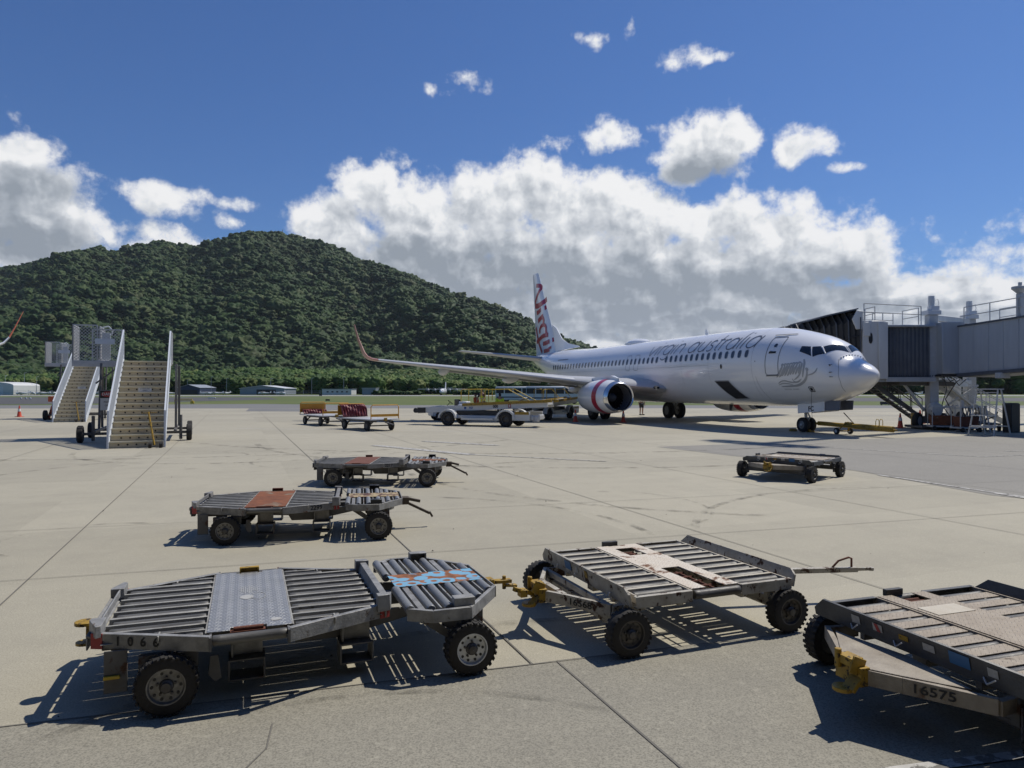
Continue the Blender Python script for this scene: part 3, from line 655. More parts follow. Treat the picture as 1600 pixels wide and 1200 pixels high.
mb.ribbon([(9, 3.25), (29, 3.25)], .008, FW)
mb.build('panel_seams', M['seam'], AC, smooth=0, fix=False)
# probes and ports
mb = MB()
for x, z in ((1.41, 3.01), (1.35, 2.71), (1.33, 2.53)):
    p = fz(x, z, 0); mb.bar(p, fz(x, z, .09), .05, .02); mb.bar(fz(x, z, .09), fz(x, z, .09) + Vector((-.16, 0, 0)), .025, .02)
mb.ribbon([(5.35, 3.35), (5.35, 3.30)], .04, FW); p = [sse(2 * pi * k / 12, 2) for k in range(12)]
mb.add([fz(7.9 + a * .08, 3.15 + b * .12, .012) for a, b in p], [tuple(range(12))])
mb.build('probe', M['stencil'], AC, smooth=0)
mb = outline('g', 2.27, 2.50, 1.9, 2.1, .03, r=.03); patch(mb, [(2.32, 1.94), (2.32, 2.06), (2.45, 2.06), (2.45, 1.94)], .012, 2); mb.tube([fz(2.4, 1.95, .03), Vector((2.45, 1.15, 1.2)), Vector((2.7, .85, .6)), Vector((3.5, .35, .35))], .008, 5)
mb.build('service_port', M['stencil'], AC, smooth=0)
# cockpit glazing: quads given as (x, angle from crown in degrees)
def apatch(q, off, n=8, side=1):
    q = [Vector((a, radians(b))) for a, b in q]; g = []; mb = MB()
    for i in range(n + 1):
        for j in range(n + 1):
            p = q[0].lerp(q[3], i / n).lerp(q[1].lerp(q[2], i / n), j / n)
            g.append(fpt(p.x, p.y, side, off))
    mb.add(g, [(i * (n + 1) + j, i * (n + 1) + j + 1, (i + 1) * (n + 1) + j + 1, (i + 1) * (n + 1) + j) for i in range(n) for j in range(n)])
    return mb
for sgn in (1, -1):
    for q in ([(1.60, 3.5), (2.0, 39), (1.72, 49.5), (1.37, 3.5)], [(2.42, 47.8), (2.11, 40.5), (1.75, 52), (2.17, 66.5)], [(2.90, 62), (2.92, 51.5), (2.50, 48), (2.25, 66)]):
        mb = apatch(q, .012, side=sgn); mb.build('windscreen_pane', M['glassdark'], AC, smooth=60, fix=False)
    mb = MB()
    for a, b in (((2.05, 39.6), (1.72, 51)), ((2.46, 47.8), (2.21, 66.4)), ((1.6, 0), (1.37, 0))):
        pts = [Vector(a).lerp(Vector(b), i / 6) for i in range(7)]; mb.tube([fpt(p.x, radians(p.y), sgn, .012) for p in pts], .018, 6)
    mb.build('windscreen_frame', M['acwhite'], AC)
mb = MB()
for i in range(9): mb.box(fpt(1.29, radians(-32 + 8 * i), 1, .006), (.06, .05, .02))
mb.build('vortex_strips', M['seam'], AC)
# roof fittings
mb = MB(); rings = []
for i in range(12):
    f = i / 11; x = 18.1 + 2.9 * f; k = sin(pi * min(1, f * .9 + .06)) ** .6
    rings.append([Vector((x, sin(a) * .62 * k, 5.04 + max(-.12, cos(a)) * .34 * k)) for a in [2 * pi * j / 20 for j in range(20)]])
mb.loft(rings); mb.build('antenna_radome', M['acwhite'], AC, smooth=60)
mb = MB(); mb.prism([(0, 0), (.32, 0), (.30, .34), (.16, .34)], -.012, .012, Matrix.Translation((11.6, 0, 5.07)) @ Matrix.Rotation(pi / 2, 4, 'X')); mb.build('blade_antenna', M['acwhite'], AC)
mb = MB(); mb.prism([(0, 0), (.32, 0), (.30, -.34), (.16, -.34)], -.012, .012, Matrix.Translation((9.4, 0, 1.19)) @ Matrix.Rotation(pi / 2, 4, 'X')); mb.build('blade_antenna', M['black'], AC)
# ---- lifting surfaces
def airfoil(c, th, n=13):
    up = []; lo = []
    for i in range(n):
        u = (1 - cos(pi * i / (n - 1))) / 2
        y = 5 * th * (.2969 * sqrt(u) - .126 * u - .3516 * u * u + .2843 * u ** 3 - .1036 * u ** 4); cam_ = .018 * 4 * u * (1 - u)
        up.append((u * c, (y + cam_) * c)); lo.append((u * c, (-y * .8 + cam_) * c))
    return up[::-1] + lo[1:-1]
def wing_surface(secs, name, m, side=1, parent=None, smooth=50):
    """secs: (le x, y, z, chord, thickness, cant angle)"""
    rings = []
    for (x, y, z, c, th, cant) in secs:
        rings.append([Vector((x + u, side * (y - sin(cant) * w), z + cos(cant) * w)) for u, w in airfoil(c, th)])
    mb = MB(); mb.loft(rings); return mb.build(name, m, parent or AC, smooth=smooth)
def lerp_secs(S, k=6):
    o = []
    for a, b in zip(S, S[1:]): o += [tuple(a[i] + (b[i] - a[i]) * j / k for i in range(6)) for j in range(k)]
    return o + [S[-1]]
WS = [(13.6, 1.5, 2.02, 8.6, .12, 0), (14.4, 2.4, 2.12, 7.6, .12, 0), (16.55, 6.0, 2.50, 5.1, .105, 0), (18.5, 9.8, 2.98, 3.9, .10, 0), (20.6, 13.6, 3.42, 2.75, .10, 0), (22.35, 16.9, 3.82, 1.75, .10, 0)]
WL = [(22.35, 16.9, 3.82, 1.75, .10, 0), (22.65, 17.25, 3.90, 1.6, .10, .35), (23.0, 17.50, 4.08, 1.42, .10, .8), (23.35, 17.64, 4.36, 1.22, .10, 1.15), (24.4, 17.86, 5.3, .85, .09, 1.3), (25.25, 18.02, 6.3, .48, .09, 1.3)]
for sgn in (1, -1):
    wg = wing_surface(lerp_secs(WS, 3), 'wing', M['acgrey'], sgn)
    wl = wing_surface(lerp_secs(WL, 3), 'winglet', M['coppery'], sgn, wg)
    # slats: bright leading edge skin
    mb = MB(); rings = []
    for s in lerp_secs(WS[2:], 4) :
        x, y, z, c, th, _ = s; A = airfoil(c, th, 25); q = [p for p in A if p[0] < .10 * c]
        rings.append([Vector((x + u * 1.0 - .012, sgn * y, z + w * 1.03)) for u, w in q])
    n = min(len(r) for r in rings); mb.loft([r[:n] for r in rings], cap=False, closed=False); mb.build('slat', M['slat'], wg, smooth=60)
    for yy, ln in ((3.3, 3.2), (8.3, 3.3), (12.6, 2.7)):
        xx = 22.3 if yy < 5 else (WS[2][0] + (yy - 6) * .515 + (5.1 - (yy - 6) * .31)); zz = 1.98 + .118 * yy - (.32 if yy < 5 else .22)
        mb = MB(); rings = []
        for i in range(12):
            f = i / 11; k = sin(pi * (f * .93 + .035)) ** .7; rings.append([Vector((xx - ln * .62 + ln * f, sgn * (yy + sin(a) * .19 * k), zz - .12 * f + cos(a) * .30 * k)) for a in [2 * pi * j / 12 for j in range(12)]])
        mb.loft(rings); mb.build('flap_track_fairing', M['acbelly'], wg, smooth=60)
    # flap shroud line
    mb = MB()
    for y0, y1 in ((2.2, 5.6), (6.2, 12.4)):
        a = [None, None]
        for i, yy in enumerate((y0, y1)):
            for s1, s2 in zip(WS, WS[1:]):
                if s1[1] <= yy <= s2[1]:
                    f = (yy - s1[1]) / (s2[1] - s1[1]); a[i] = [s1[j] + (s2[j] - s1[j]) * f for j in range(6)]
        rings = [[Vector((s[0] + s[3] - .15, sgn * s[1], s[2] - .02)), Vector((s[0] + s[3] + .28, sgn * s[1], s[2] - .12)), Vector((s[0] + s[3] - .15, sgn * s[1], s[2] - .12))] for s in a]
        mb.loft(rings)
    mb.build('flap', M['acgrey'], wg, smooth=0)
    # ---- engine
    E0 = Vector((13.05, sgn * 4.83, 1.53))
    def ering(x, r, flat=0.0, dz=0.0, n=40):
        return [E0 + Vector((x, sin(a) * r * .95 * (1.0 + flat * .35), (.95 * cos(a) * r * (1 - (flat * 1.6 if cos(a) < 0 else 0))) + dz)) * 1.0 for a in [2 * pi * k / n for k in range(n)]]
    prof = [(.30, .99, .07), (.5, 1.045, .08), (.8, 1.09, .08), (1.3, 1.125, .07), (2.0, 1.12, .05), (2.8, 1.06, .03), (3.5, .96, .01), (3.95, .86, 0)]
    mb = MB(); mb.loft([ering(x, r, f) for x, r, f in prof], cap=False); mb.loft([ering(x, r, f) for x, r, f in ((3.95, .86, 0), (3.94, .83, 0), (3.3, .82, 0))], cap=False)
    nc = mb.build('engine_nacelle', M['acwhite'], AC, smooth=50)
    mb = MB(); mb.loft([ering(x, r + .006, f) for x, r, f in ((.98, 1.106, .08), (1.3, 1.126, .07), (1.52, 1.125, .062))], cap=False); mb.build('band', M['acred'], nc, smooth=50, fix=False)
    mb = MB(); mb.loft([ering(x, r, f) for x, r, f in ((.31, .985, .07), (.15, .95, .07), (.04, .905, .06), (0, .86, .06), (.03, .82, .05), (.12, .79, .04), (.25, .775, .03))], cap=False); mb.build('intake_lip', M['polished'], nc, smooth=60)
    mb = MB(); mb.loft([ering(x, r, f) for x, r, f in ((.24, .775, .03), (.6, .775, 0), (1.05, .78, 0))], cap=False); mb.build('intake_duct', M['acinkgrey'], nc, smooth=60, fix=False)
    mb = MB()
    for k in range(24):
        a = 2 * pi * k / 24; a2 = a + .22; pts = []
        for r, tw in ((.24, 0), (.5, .06), (.775, .14)):
            for q in (0, .22): pts.append(E0 + Vector((1.0 + (.14 if q else 0), sin(a + q + tw) * r, cos(a + q + tw) * r)))
        mb.add(pts, [(0, 1, 3, 2), (2, 3, 5, 4)])
    mb.add(ering(1.2, .79, 0), [tuple(range(40))]); mb.build('fan', M['fan'], nc, smooth=0, fix=False)
    mb = MB(); mb.lathe([(0, .005), (.1, .1), (.25, .19), (.42, .25)], E0 + Vector((.60, 0, 0)), (1, 0, 0), 20); mb.ribbon([(0, 0), (.02, .06), (-.05, .1)], .03, lambda p: E0 + Vector((.63 + abs(p.y), p.x + .03, p.y))); mb.build('spinner', M['acinkgrey'], nc, smooth=60)
    mb = MB(); mb.loft([ering(x, r, 0, -.02) for x, r in ((3.2, .60), (4.0, .56), (4.6, .44))], cap=False); mb.loft([ering(x, r, 0, -.02) for x, r in ((4.4, .34), (4.8, .24), (5.2, .05))], cap=True); mb.build('exhaust', M['polished'], nc, smooth=60)
    mb = MB(); mb.loft([[Vector((x, sgn * (4.83 + s * w), z)) for s, z in ((-1, z0), (1, z0), (1, z1), (-1, z1))] for x, w, z0, z1 in ((13.3, .03, 2.4, 2.62), (14.0, .14, 2.3, 2.78), (15.6, .2, 2.1, 2.75), (17.4, .16, 1.95, 2.5), (18.6, .03, 2.2, 2.35))]); mb.build('pylon', M['acwhite'], nc, smooth=30)
    mb = MB(); pts = [E0 + Vector((1.0 + .42 * sin(pi * i / 8) * 1.5, -sgn * .90, .50 + .05 * i)) for i in range(9)]; mb.prism([(0, 0), (.62, 0), (.55, .22), (.25, .26)], -.015, .015, Matrix.Translation(E0 + Vector((.9, -sgn * .82, .62))) @ Matrix.Rotation(pi / 2 + sgn * .6, 4, 'X')); mb.build('strake', M['acwhite'], nc)
# landing light under the wing root
mb = MB(); mb.add([Vector((13.85 + .26 * a, 2.03 + .06 * a, 2.08 + .12 * b)) for a, b in [sse(2 * pi * k / 14, 2) for k in range(14)]], [tuple(range(14))])
for q in (-.1, .1): mb.cyl((13.85 + q, 2.02, 2.08), (13.83 + q, 2.12, 2.08), .07, n=12)
mb.build('landing_light', M['glassdark'], AC)
for sgn in (1, -1):
    hs = wing_surface([(33.3, .3, 4.55, 4.2, .10, 0), (34.0, 1.0, 4.62, 3.7, .10, 0), (37.6, 7.0, 5.34, 1.35, .09, 0), (37.95, 7.18, 5.37, .9, .06, 0)], 'tailplane', M['acgrey'], sgn)
# fin: root aft of x 30 rising to z 12.55
def fin_secs(): return [(32.7, 4.9, 5.15, .085), (32.9, 5.3, 4.95, .085), (34.36, 7.6, 3.75, .085), (35.74, 9.83, 2.63, .085), (37.3, 12.42, 1.36, .085), (37.45, 12.56, 1.2, .05)]
mb = MB(); mb.loft([[Vector((x + u, w, z)) for u, w in airfoil(c, th)] for x, z, c, th in fin_secs()]); fin = mb.build('tail_fin', M['acwhite'], AC, smooth=50)
mb = MB(); mb.loft([[Vector((x, s * w, z)) for s, z in ((-1, zb), (1, zb), (.2, zt), (-.2, zt))] for x, w, zb, zt in ((28.7, .05, 5.35, 5.43), (30.8, .10, 5.3, 5.76), (32.0, .14, 5.25, 6.2), (33.2, .16, 5.2, 7.2), (34.1, .12, 5.2, 7.6))]); mb.build('dorsal_fin', M['acwhite'], fin, smooth=60)
mb = MB(); mb.lathe([(0, .22), (.35, .14), (.42, .06)], (37.9, 0, 4.67), (1, 0, .1), 16); mb.build('tail_cone', M['polished'], AC)
mb = MB(); mb.loft([[fpt(x, t, 1, .006) for t in [radians(20 + i * 8) for i in range(16)]] for x in (33.8, 34.6, 35.4, 36.4)], cap=False, closed=False); mb.build('tail_band', M['acred'], AC, smooth=60, fix=False) if False else None
# writing. Fuselage titles: monoline italic strokes in a unit box (x right, y up, x-height 1)
def arcp(cx, cy, rx, ry, a0, a1, n=14): return [(cx + rx * cos(radians(a0 + (a1 - a0) * i / n)), cy + ry * sin(radians(a0 + (a1 - a0) * i / n))) for i in range(n + 1)]
GL = {'v': (.86, [[(0, 1), (.36, 0), (.42, 0), (.82, 1)]]), 'i': (.28, [[(.08, 0), (.08, 1)], [(.08, 1.28), (.08, 1.36)]]),
      'r': (.50, [[(.08, 0), (.08, 1)], arcp(.44, .62, .36, .36, 180, 80, 8)]),
      'g': (.98, [arcp(.44, .5, .40, .5, 0, 360, 22), [(.84, 1), (.84, -.1)] + arcp(.46, -.1, .38, .42, 0, -150, 10)]),
      'n': (.90, [[(.08, 0), (.08, 1)], arcp(.42, .58, .34, .41, 180, 0, 10) + [(.76, 0)]]),
      'a': (.98, [arcp(.44, .5, .40, .5, 0, 360, 22), [(.84, 1), (.84, 0)]]),
      'u': (.90, [[(.08, 1), (.08, .42)] + arcp(.42, .42, .34, .41, 180, 360, 10) + [(.76, 1)], [(.76, .42), (.76, 0)]]),
      's': (.62, [arcp(.30, .75, .22, .24, 40, 240, 9) + arcp(.28, .26, .24, .26, 70, -140, 10)]),
      't': (.46, [[(.18, 1.4), (.18, .25)] + arcp(.36, .22, .18, .2, 180, 270, 5), [(0, 1), (.44, 1)]]),
      'l': (.24, [[(.08, 0), (.08, 1.46)]]), ' ': (.42, [])}
def strokes(s, x0, z0, h, w, adv, slant=.30, tr=.08):
    mb = MB(); x = 0
    for ch in s:
        wd, st = GL[ch]
        for q in st:
            pts = [(x0 - (x + px + py * slant) * h * adv, z0 + py * h) for px, py in q]
            mb.ribbon(pts, w, lambda p: fz(p.x, p.y, .010))
        x += wd + tr
    return mb, x * h * adv
_, L = strokes('virgin australia', 15.2, 4.0, .57, .05, 1.0)
mb, L = strokes('virgin australia', 15.45, 4.0, .57, .056, 10.0 / L)
mb.build('title_lettering', M['acinkgrey'], AC, smooth=0, fix=False)
# fin script, reading downwards: strokes in fin coordinates (x aft, z)
def finpt(p, off=.02):
    x, z = p.x, p.y
    for a, b in zip(fin_secs(), fin_secs()[1:]):
        if a[1] <= z <= b[1] or (b is fin_secs()[-1]):
            f = max(0, min(1, (z - a[1]) / (b[1] - a[1]))); lx = a[0] + (b[0] - a[0]) * f; c = a[2] + (b[2] - a[2]) * f
            if a[1] <= z <= b[1]: break
    u = max(.002, min(1, (x - lx) / c)); th = .085
    y = 5 * th * (.2969 * sqrt(u) - .126 * u - .3516 * u * u + .2843 * u ** 3 - .1036 * u ** 4) + .018 * 4 * u * (1 - u)
    return Vector((x, y * c + off, z))
FINTXT = [([(38.0, 9.85), (37.3, 10.5), (36.6, 11.0), (36.35, 11.15), (36.9, 11.35), (37.6, 11.42)], .33), ([(38.0, 9.62), (37.2, 9.5), (36.3, 9.6), (35.3, 9.95)], .42),
 ([(37.45, 8.9), (36.9, 8.93), (36.3, 9.12)], .36), ([(35.6, 9.15), (35.35, 9.25)], .36), ([(37.0, 8.12), (36.4, 8.3), (35.75, 8.5)], .38), ([(35.9, 8.42), (35.6, 8.15), (35.62, 7.85)], .30),
 ([(36.45, 7.0), (36.6, 7.3), (36.2, 7.6), (35.5, 7.72), (35.05, 7.5), (35.0, 7.0), (34.75, 6.78)], .30), ([(34.55, 6.72), (35.6, 6.72), (36.6, 6.45), (37.5, 6.25)], .34), ([(37.7, 7.65), (37.3, 6.9), (36.8, 6.1), (35.8, 5.25)], .26),
 ([(35.55, 6.0), (34.9, 6.02), (34.2, 6.15)], .34), ([(33.75, 6.22), (33.5, 6.30)], .36), ([(35.3, 5.32), (34.6, 5.36), (34.1, 5.42)], .30), ([(34.3, 5.5), (33.8, 5.62)], .2)]
mb = MB()
for i, (pts, w) in enumerate(FINTXT):
    # smooth the stroke by corner cutting
    for _ in range(2):
        q = [pts[0]]
        for a, b in zip(pts, pts[1:]): q += [(a[0] * .75 + b[0] * .25, a[1] * .75 + b[1] * .25), (a[0] * .25 + b[0] * .75, a[1] * .25 + b[1] * .75)]
        pts = q + [pts[-1]]
    mb.ribbon(pts, w * 1.12, lambda p, o=.012 + .003 * i: finpt(p, o))
mb.build('fin_lettering', M['acred'], fin, smooth=0, fix=False)
# stretched figure with flowing cloth behind the radome, small caption under it
mb = MB(); FE = lambda k: (lambda p: fz(p.x, p.y, .008 + .0015 * k))
def taper(w): return lambda f: w * (sin(pi * (f * .92 + .04)) ** .7)
def em(pts, w, k):
    for _ in range(2):
        q = [pts[0]]
        for a, b in zip(pts, pts[1:]): q += [(a[0] * .75 + b[0] * .25, a[1] * .75 + b[1] * .25), (a[0] * .25 + b[0] * .75, a[1] * .25 + b[1] * .75)]
        pts = q + [pts[-1]]
    mb.ribbon(pts, taper(w * 1.5), FE(k % 4))
EMB = [([(3.65,3.11),(3.71,2.97),(3.8,2.85),(3.89,2.69),(4.08,2.54)],0.071),([(3.52,3.1),(3.55,2.96),(3.67,2.81),(3.74,2.68),(3.92,2.55)],0.071),([(3.38,3.13),(3.41,3.0),(3.52,2.89),(3.59,2.74),(3.76,2.6)],0.071),([(3.25,3.13),(3.29,3.0),(3.38,2.92),(3.46,2.74),(3.59,2.61)],0.071),([(3.11,3.11),(3.19,2.98),(3.25,2.85),(3.32,2.73),(3.44,2.6)],0.071),([(2.98,3.15),(3.07,3.0),(3.11,2.88),(3.17,2.78),(3.28,2.65)],0.071),([(2.84,3.16),(2.9,3.0),(2.98,2.93),(3.04,2.79),(3.13,2.66)],0.071),([(2.72,3.13),(2.75,2.97),(2.84,2.91),(2.9,2.78),(2.98,2.66)],0.071),([(2.61,3.16),(2.62,3.01),(2.71,2.89),(2.77,2.82),(2.81,2.69)],0.071),([(3.74,3.07),(3.67,3.14),(3.55,3.09)],0.047),([(3.59,3.06),(3.5,3.16),(3.4,3.09)],0.047),([(3.43,3.07),(3.35,3.16),(3.25,3.1)],0.047),([(3.28,3.08),(3.2,3.17),(3.08,3.12)],0.047),([(3.13,3.1),(3.05,3.19),(2.93,3.13)],0.047),([(2.98,3.11),(2.9,3.19),(2.8,3.14)],0.047),([(2.83,3.11),(2.75,3.21),(2.65,3.15)],0.047),([(2.56,3.32),(2.49,3.17),(2.52,2.92),(2.62,2.52)],0.066),([(2.63,3.17),(2.66,2.83),(2.8,2.58),(3.1,2.42)],0.056),([(2.41,2.9),(2.35,2.78),(2.41,2.52),(2.61,2.32),(2.95,2.17),(3.35,2.14),(3.96,2.12)],0.071),([(2.37,2.61),(2.14,2.65),(1.96,2.74),(1.86,2.92)],0.042),([(4.08,2.25),(3.89,2.36),(3.64,2.39),(3.4,2.32),(3.02,2.29),(2.77,2.37)],0.042),([(4.08,2.19),(3.83,2.27),(3.56,2.26),(3.25,2.21)],0.033),([(2.44,2.89),(2.37,2.91),(2.32,2.85),(2.37,2.78)],0.061),([(3.2,2.47),(3.13,2.32),(2.95,2.32),(2.69,2.46)],0.038)]
for k, (pts, w) in enumerate(EMB): em(pts, w, k)
for k in range(12): mb.ribbon([(3.85 - .07 * k, 2.0), (3.815 - .07 * k, 2.0)], .05, FE(0)) if k != 6 else None
mb.build('nose_emblem', M['acsilver'], AC, smooth=0, fix=False)
mb = MB()
for k in range(14): mb.ribbon([(29.2 - .14 * k, 4.28), (29.12 - .14 * k, 4.28)], .09, FE(0))
mb.build('registration_mark', M['acinkgrey'], AC, smooth=0, fix=False)
# ---- landing gear
def gear_wheel(parent, c, r, w, rim=.55):
    mb = MB(); c = Vector(c); mb.lathe([(-w / 2, r * rim), (-w / 2, r * .86), (-w * .40, r * .97), (-w * .2, r), (w * .2, r), (w * .40, r * .97), (w / 2, r * .86), (w / 2, r * rim)], c, (0, 1, 0), 36)
    wh = mb.build('wheel', M['rubber'], parent, smooth=50)
    mb = MB(); mb.lathe([(-w * .42, r * .2), (-w * .38, r * .5), (-w / 2, r * rim * 1.01), (w / 2, r * rim * 1.01), (w * .38, r * .5), (w * .42, r * .2), (w * .5, .02)], c, (0, 1, 0), 24); mb.lathe([(-w * .42, .01), (-w * .42, r * .21)], c, (0, 1, 0), 24); mb.build('rim', M['rim'], wh, smooth=30)
    return wh
mb = MB(); mb.cyl((4.0, 0, .36), (4.1, 0, 1.7), .065, .09, 12); mb.cyl((4.0, -.34, .345), (4.0, .34, .345), .05, n=10); mb.bar((4.05, 0, 1.0), (4.9, 0, 1.65), .07, .05); mb.bar((3.94, 0, .45), (3.78, 0, .7), .06, .04); mb.bar((3.78, 0, .7), (3.96, 0, 1.0), .06, .04); mb.box((3.9, 0, 1.15), (.16, .22, .16))
ng = mb.build('nose_gear', M['acbelly'], AC, smooth=30)
for s in (-.20, .20): gear_wheel(ng, (4.0, s, .345), .345, .2)
for s in (1, -1):
    mb = MB(); mb.prism([(4.12, 1.5), (4.10, .87), (2.45, 1.02), (2.45, 1.5)], -.02, .02, Matrix.Translation((0, s * .40, 0)) @ Matrix.Rotation(pi / 2, 4, 'X')); g = mb.build('gear_door', M['acwhite'], AC, bevel=.01)
    mb = MB(); mb.prism([(2.45, 1.5), (2.45, 1.04), (1.62, 1.10), (1.58, 1.5)], -.018, .018, Matrix.Translation((0, s * .36, 0)) @ Matrix.Rotation(pi / 2, 4, 'X')); mb.build('gear_bay_panel', M['acinkgrey'], AC)
lettering('door_letters', 'FC', .30, plane_m((3.25, .424 + .004, 1.10), (-1, 0, .08), (.08, 0, 1)), M['stencil'], AC, bold=.008)
for s in (1, -1):
    mb = MB(); y = s * 2.86; mb.cyl((19.6, y, .55), (19.55, y - s * .1, 2.0), .10, .13, 14); mb.cyl((19.6, y - .46, .55), (19.6, y + .46, .55), .07, n=10); mb.bar((19.6, y, 1.3), (19.6, y - s * 1.5, 1.8), .10, .10); mb.bar((19.5, y, .75), (19.2, y, 1.0), .09, .05); mb.bar((19.2, y, 1.0), (19.45, y, 1.35), .09, .05)
    mb.box((19.6, y + s * .22, 1.5), (.5, .03, .9)); mg = mb.build('main_gear', M['acbelly'], AC, smooth=30)
    for q in (-.43, .43): gear_wheel(mg, (19.6, y + q, .56), .56, .37)

# ---------------------------------------------------------------- cargo dollies
def tread_mat(name, col, col2, rust=None, rthr=.6, metal=.5, rough=.42, amt=.8):
    m = mat(name, col, rough, metal, col2, 7, amt, 0, rust=rust, rscale=4, rthr=rthr); t = NT(m.node_tree); b = m.node_tree.nodes['Principled BSDF']
    v = t.n('ShaderNodeTexCoord').outputs['Object']; s = t.n('ShaderNodeSeparateXYZ'); t.put(s.inputs[0], v)
    k = 95.0; a = t.m('MULTIPLY', t.m('ADD', s.outputs[0], s.outputs[1]), k); c = t.m('MULTIPLY', t.m('SUBTRACT', s.outputs[0], s.outputs[1]), k)
    ch = t.m('GREATER_THAN', t.m('MULTIPLY', t.m('SINE', t.m('MULTIPLY', a, .5)), t.m('SINE', t.m('MULTIPLY', c, .5))), 0.0)
    A = t.m('MULTIPLY', t.smooth(t.m('ABSOLUTE', t.m('SINE', a)), .55, .95), t.smooth(t.m('ABSOLUTE', t.m('SINE', t.m('MULTIPLY', c, .5))), .2, .8))
    B = t.m('MULTIPLY', t.smooth(t.m('ABSOLUTE', t.m('SINE', c)), .55, .95), t.smooth(t.m('ABSOLUTE', t.m('SINE', t.m('MULTIPLY', a, .5))), .2, .8))
    h = t.m('ADD', t.m('MULTIPLY', ch, A), t.m('MULTIPLY', t.m('SUBTRACT', 1.0, ch), B))
    bp = t.n('ShaderNodeBump'); bp.inputs['Strength'].default_value = .8; bp.inputs['Distance'].default_value = .003; t.put(bp.inputs['Height'], h); t.put(b.inputs['Normal'], bp.outputs[0])
    return m
M['tread'] = tread_mat('galvanised_tread_plate', (.43, .435, .43), (.26, .265, .27), (.25, .22, .18), .68)
M['treadwhite'] = tread_mat('worn_white_tread_plate', (.66, .62, .54), (.48, .38, .28), (.23, .11, .06), .545, 0, .65, .7)
M['treadtan'] = tread_mat('tan_tread_plate_worn', (.36, .31, .24), (.22, .175, .13), (.14, .10, .07), .62, .1, .6)
def paint_rust(name, a, b_, scale=9):
    m = bpy.data.materials.new(name); m.use_nodes = True; t = NT(m.node_tree); b = m.node_tree.nodes['Principled BSDF']; v = t.n('ShaderNodeTexCoord').outputs['Object']
    vo = t.n('ShaderNodeTexVoronoi'); t.put(vo.inputs['Vector'], v); vo.inputs['Scale'].default_value = scale
    r = t.m('ADD', vo.outputs['Distance'], t.m('MULTIPLY', t.noise(v, 14, 5, .6), .35)); f = t.m('MULTIPLY', t.smooth(r, .38, .46), t.m('SUBTRACT', 1.0, t.smooth(r, .72, .80)))
    n = t.noise(v, 10, 6, .65); c = t.mix(t.smooth(n, .4, .6), b_, tuple(x * .5 for x in b_)); c = t.mix(f, c, a); t.put(b.inputs['Base Color'], c); b.inputs['Roughness'].default_value = .75; return m
M['bluerust'] = paint_rust('blue_paint_over_rust', (.16, .36, .52), (.30, .11, .04), 8)
M['tanrust'] = paint_rust('cream_paint_over_rust', (.38, .30, .17), (.12, .05, .035), 12)
M['darkbar'] = mat('dark_worn_drawbar', (.035, .03, .026), .6, 0, (.09, .06, .03), 9, .9, .3, 50)
M['drawrust'] = mat('rusty_cream_drawbar', (.40, .36, .29), .6, 0, (.17, .14, .11), 6, 1.0, .4, 60, rust=(.22, .13, .08), rscale=6, rthr=.61)
def dolly_wheel(parent, x, y, s, r=.185, w=.105, rim='rim', z=None, lug=1.0):
    """s = +1/-1: which way the wheel face looks along y"""
    z = r if z is None else z; c = Vector((x, y, z)); mb = MB()
    mb.lathe([(-w / 2, r * .60), (-w / 2, r * .80), (-w * .44, r * .92), (-w * .30, r * .965), (w * .30, r * .965), (w * .44, r * .92), (w / 2, r * .80), (w / 2, r * .60)], c, (0, 1, 0), 48)
    for k in range(26):
        for q in (-1, 1):
            a = 2 * pi * (k + (.5 if q > 0 else 0)) / 26; d = Vector((cos(a), 0, sin(a))); tt = Vector((-sin(a), 0, cos(a)))
            p = c + d * (r * (.955 if lug == 1 else .932)); mb.bar(p + Vector((0, q * w * .06, 0)) + tt * .004, p + Vector((0, q * w * .52, 0)) - tt * .004, r * .12, r * .06, up=d)
    wh = mb.build('wheel', M['rubber'], parent, smooth=35)
    mb = MB(); o = lambda h: c + Vector((0, s * h, 0))
    mb.lathe([(-w * .40, r * .20), (-w * .40, r * .57), (w * .46, r * .615), (w * .50, r * .60), (w * .49, r * .56), (w * .30, r * .52), (w * .24, r * .40), (w * .27, r * .36), (w * .27, r * .18)], c, (0, s, 0), 40)
    rm = mb.build('rim', M[rim], wh, smooth=40)
    mb = MB()
    for k in range(10):
        a = 2 * pi * k / 10; p = o(w * .262) + Vector((cos(a) * r * .44, 0, sin(a) * r * .44)); mb.cyl(p - Vector((0, s * .004, 0)), p + Vector((0, s * .003, 0)), r * .052, n=10)
    mb.build('vent_holes', M['black'], rm)
    mb = MB(); mb.lathe([(w * .2, r * .24), (w * .42, r * .22), (w * .50, r * .17), (w * .62, r * .15), (w * .64, .001)], c, (0, s, 0), 20)
    for k in range(5):
        a = 2 * pi * k / 5 + .3; p = o(w * .3) + Vector((cos(a) * r * .29, 0, sin(a) * r * .29)); mb.cyl(p - Vector((0, s * .01, 0)), p + Vector((0, s * .012, 0)), r * .045, n=6)
    mb.build('hub', M['hub'], wh, smooth=30); return wh
def roller(parent, p, q, r, m):
    p, q = Vector(p), Vector(q); d = (q - p).normalized(); mb = MB(); mb.lathe([(0, .004), (0, r * .9), (.006, r), (.05, r), (.052, r * .985), ((q - p).length - .052, r * .985), ((q - p).length - .05, r), ((q - p).length - .006, r), ((q - p).length, r * .9), ((q - p).length, .004)], p, d, 18)
    mb.cyl(p - d * .012, q + d * .012, .008, n=6); return mb.build('roller', m, parent, smooth=35)
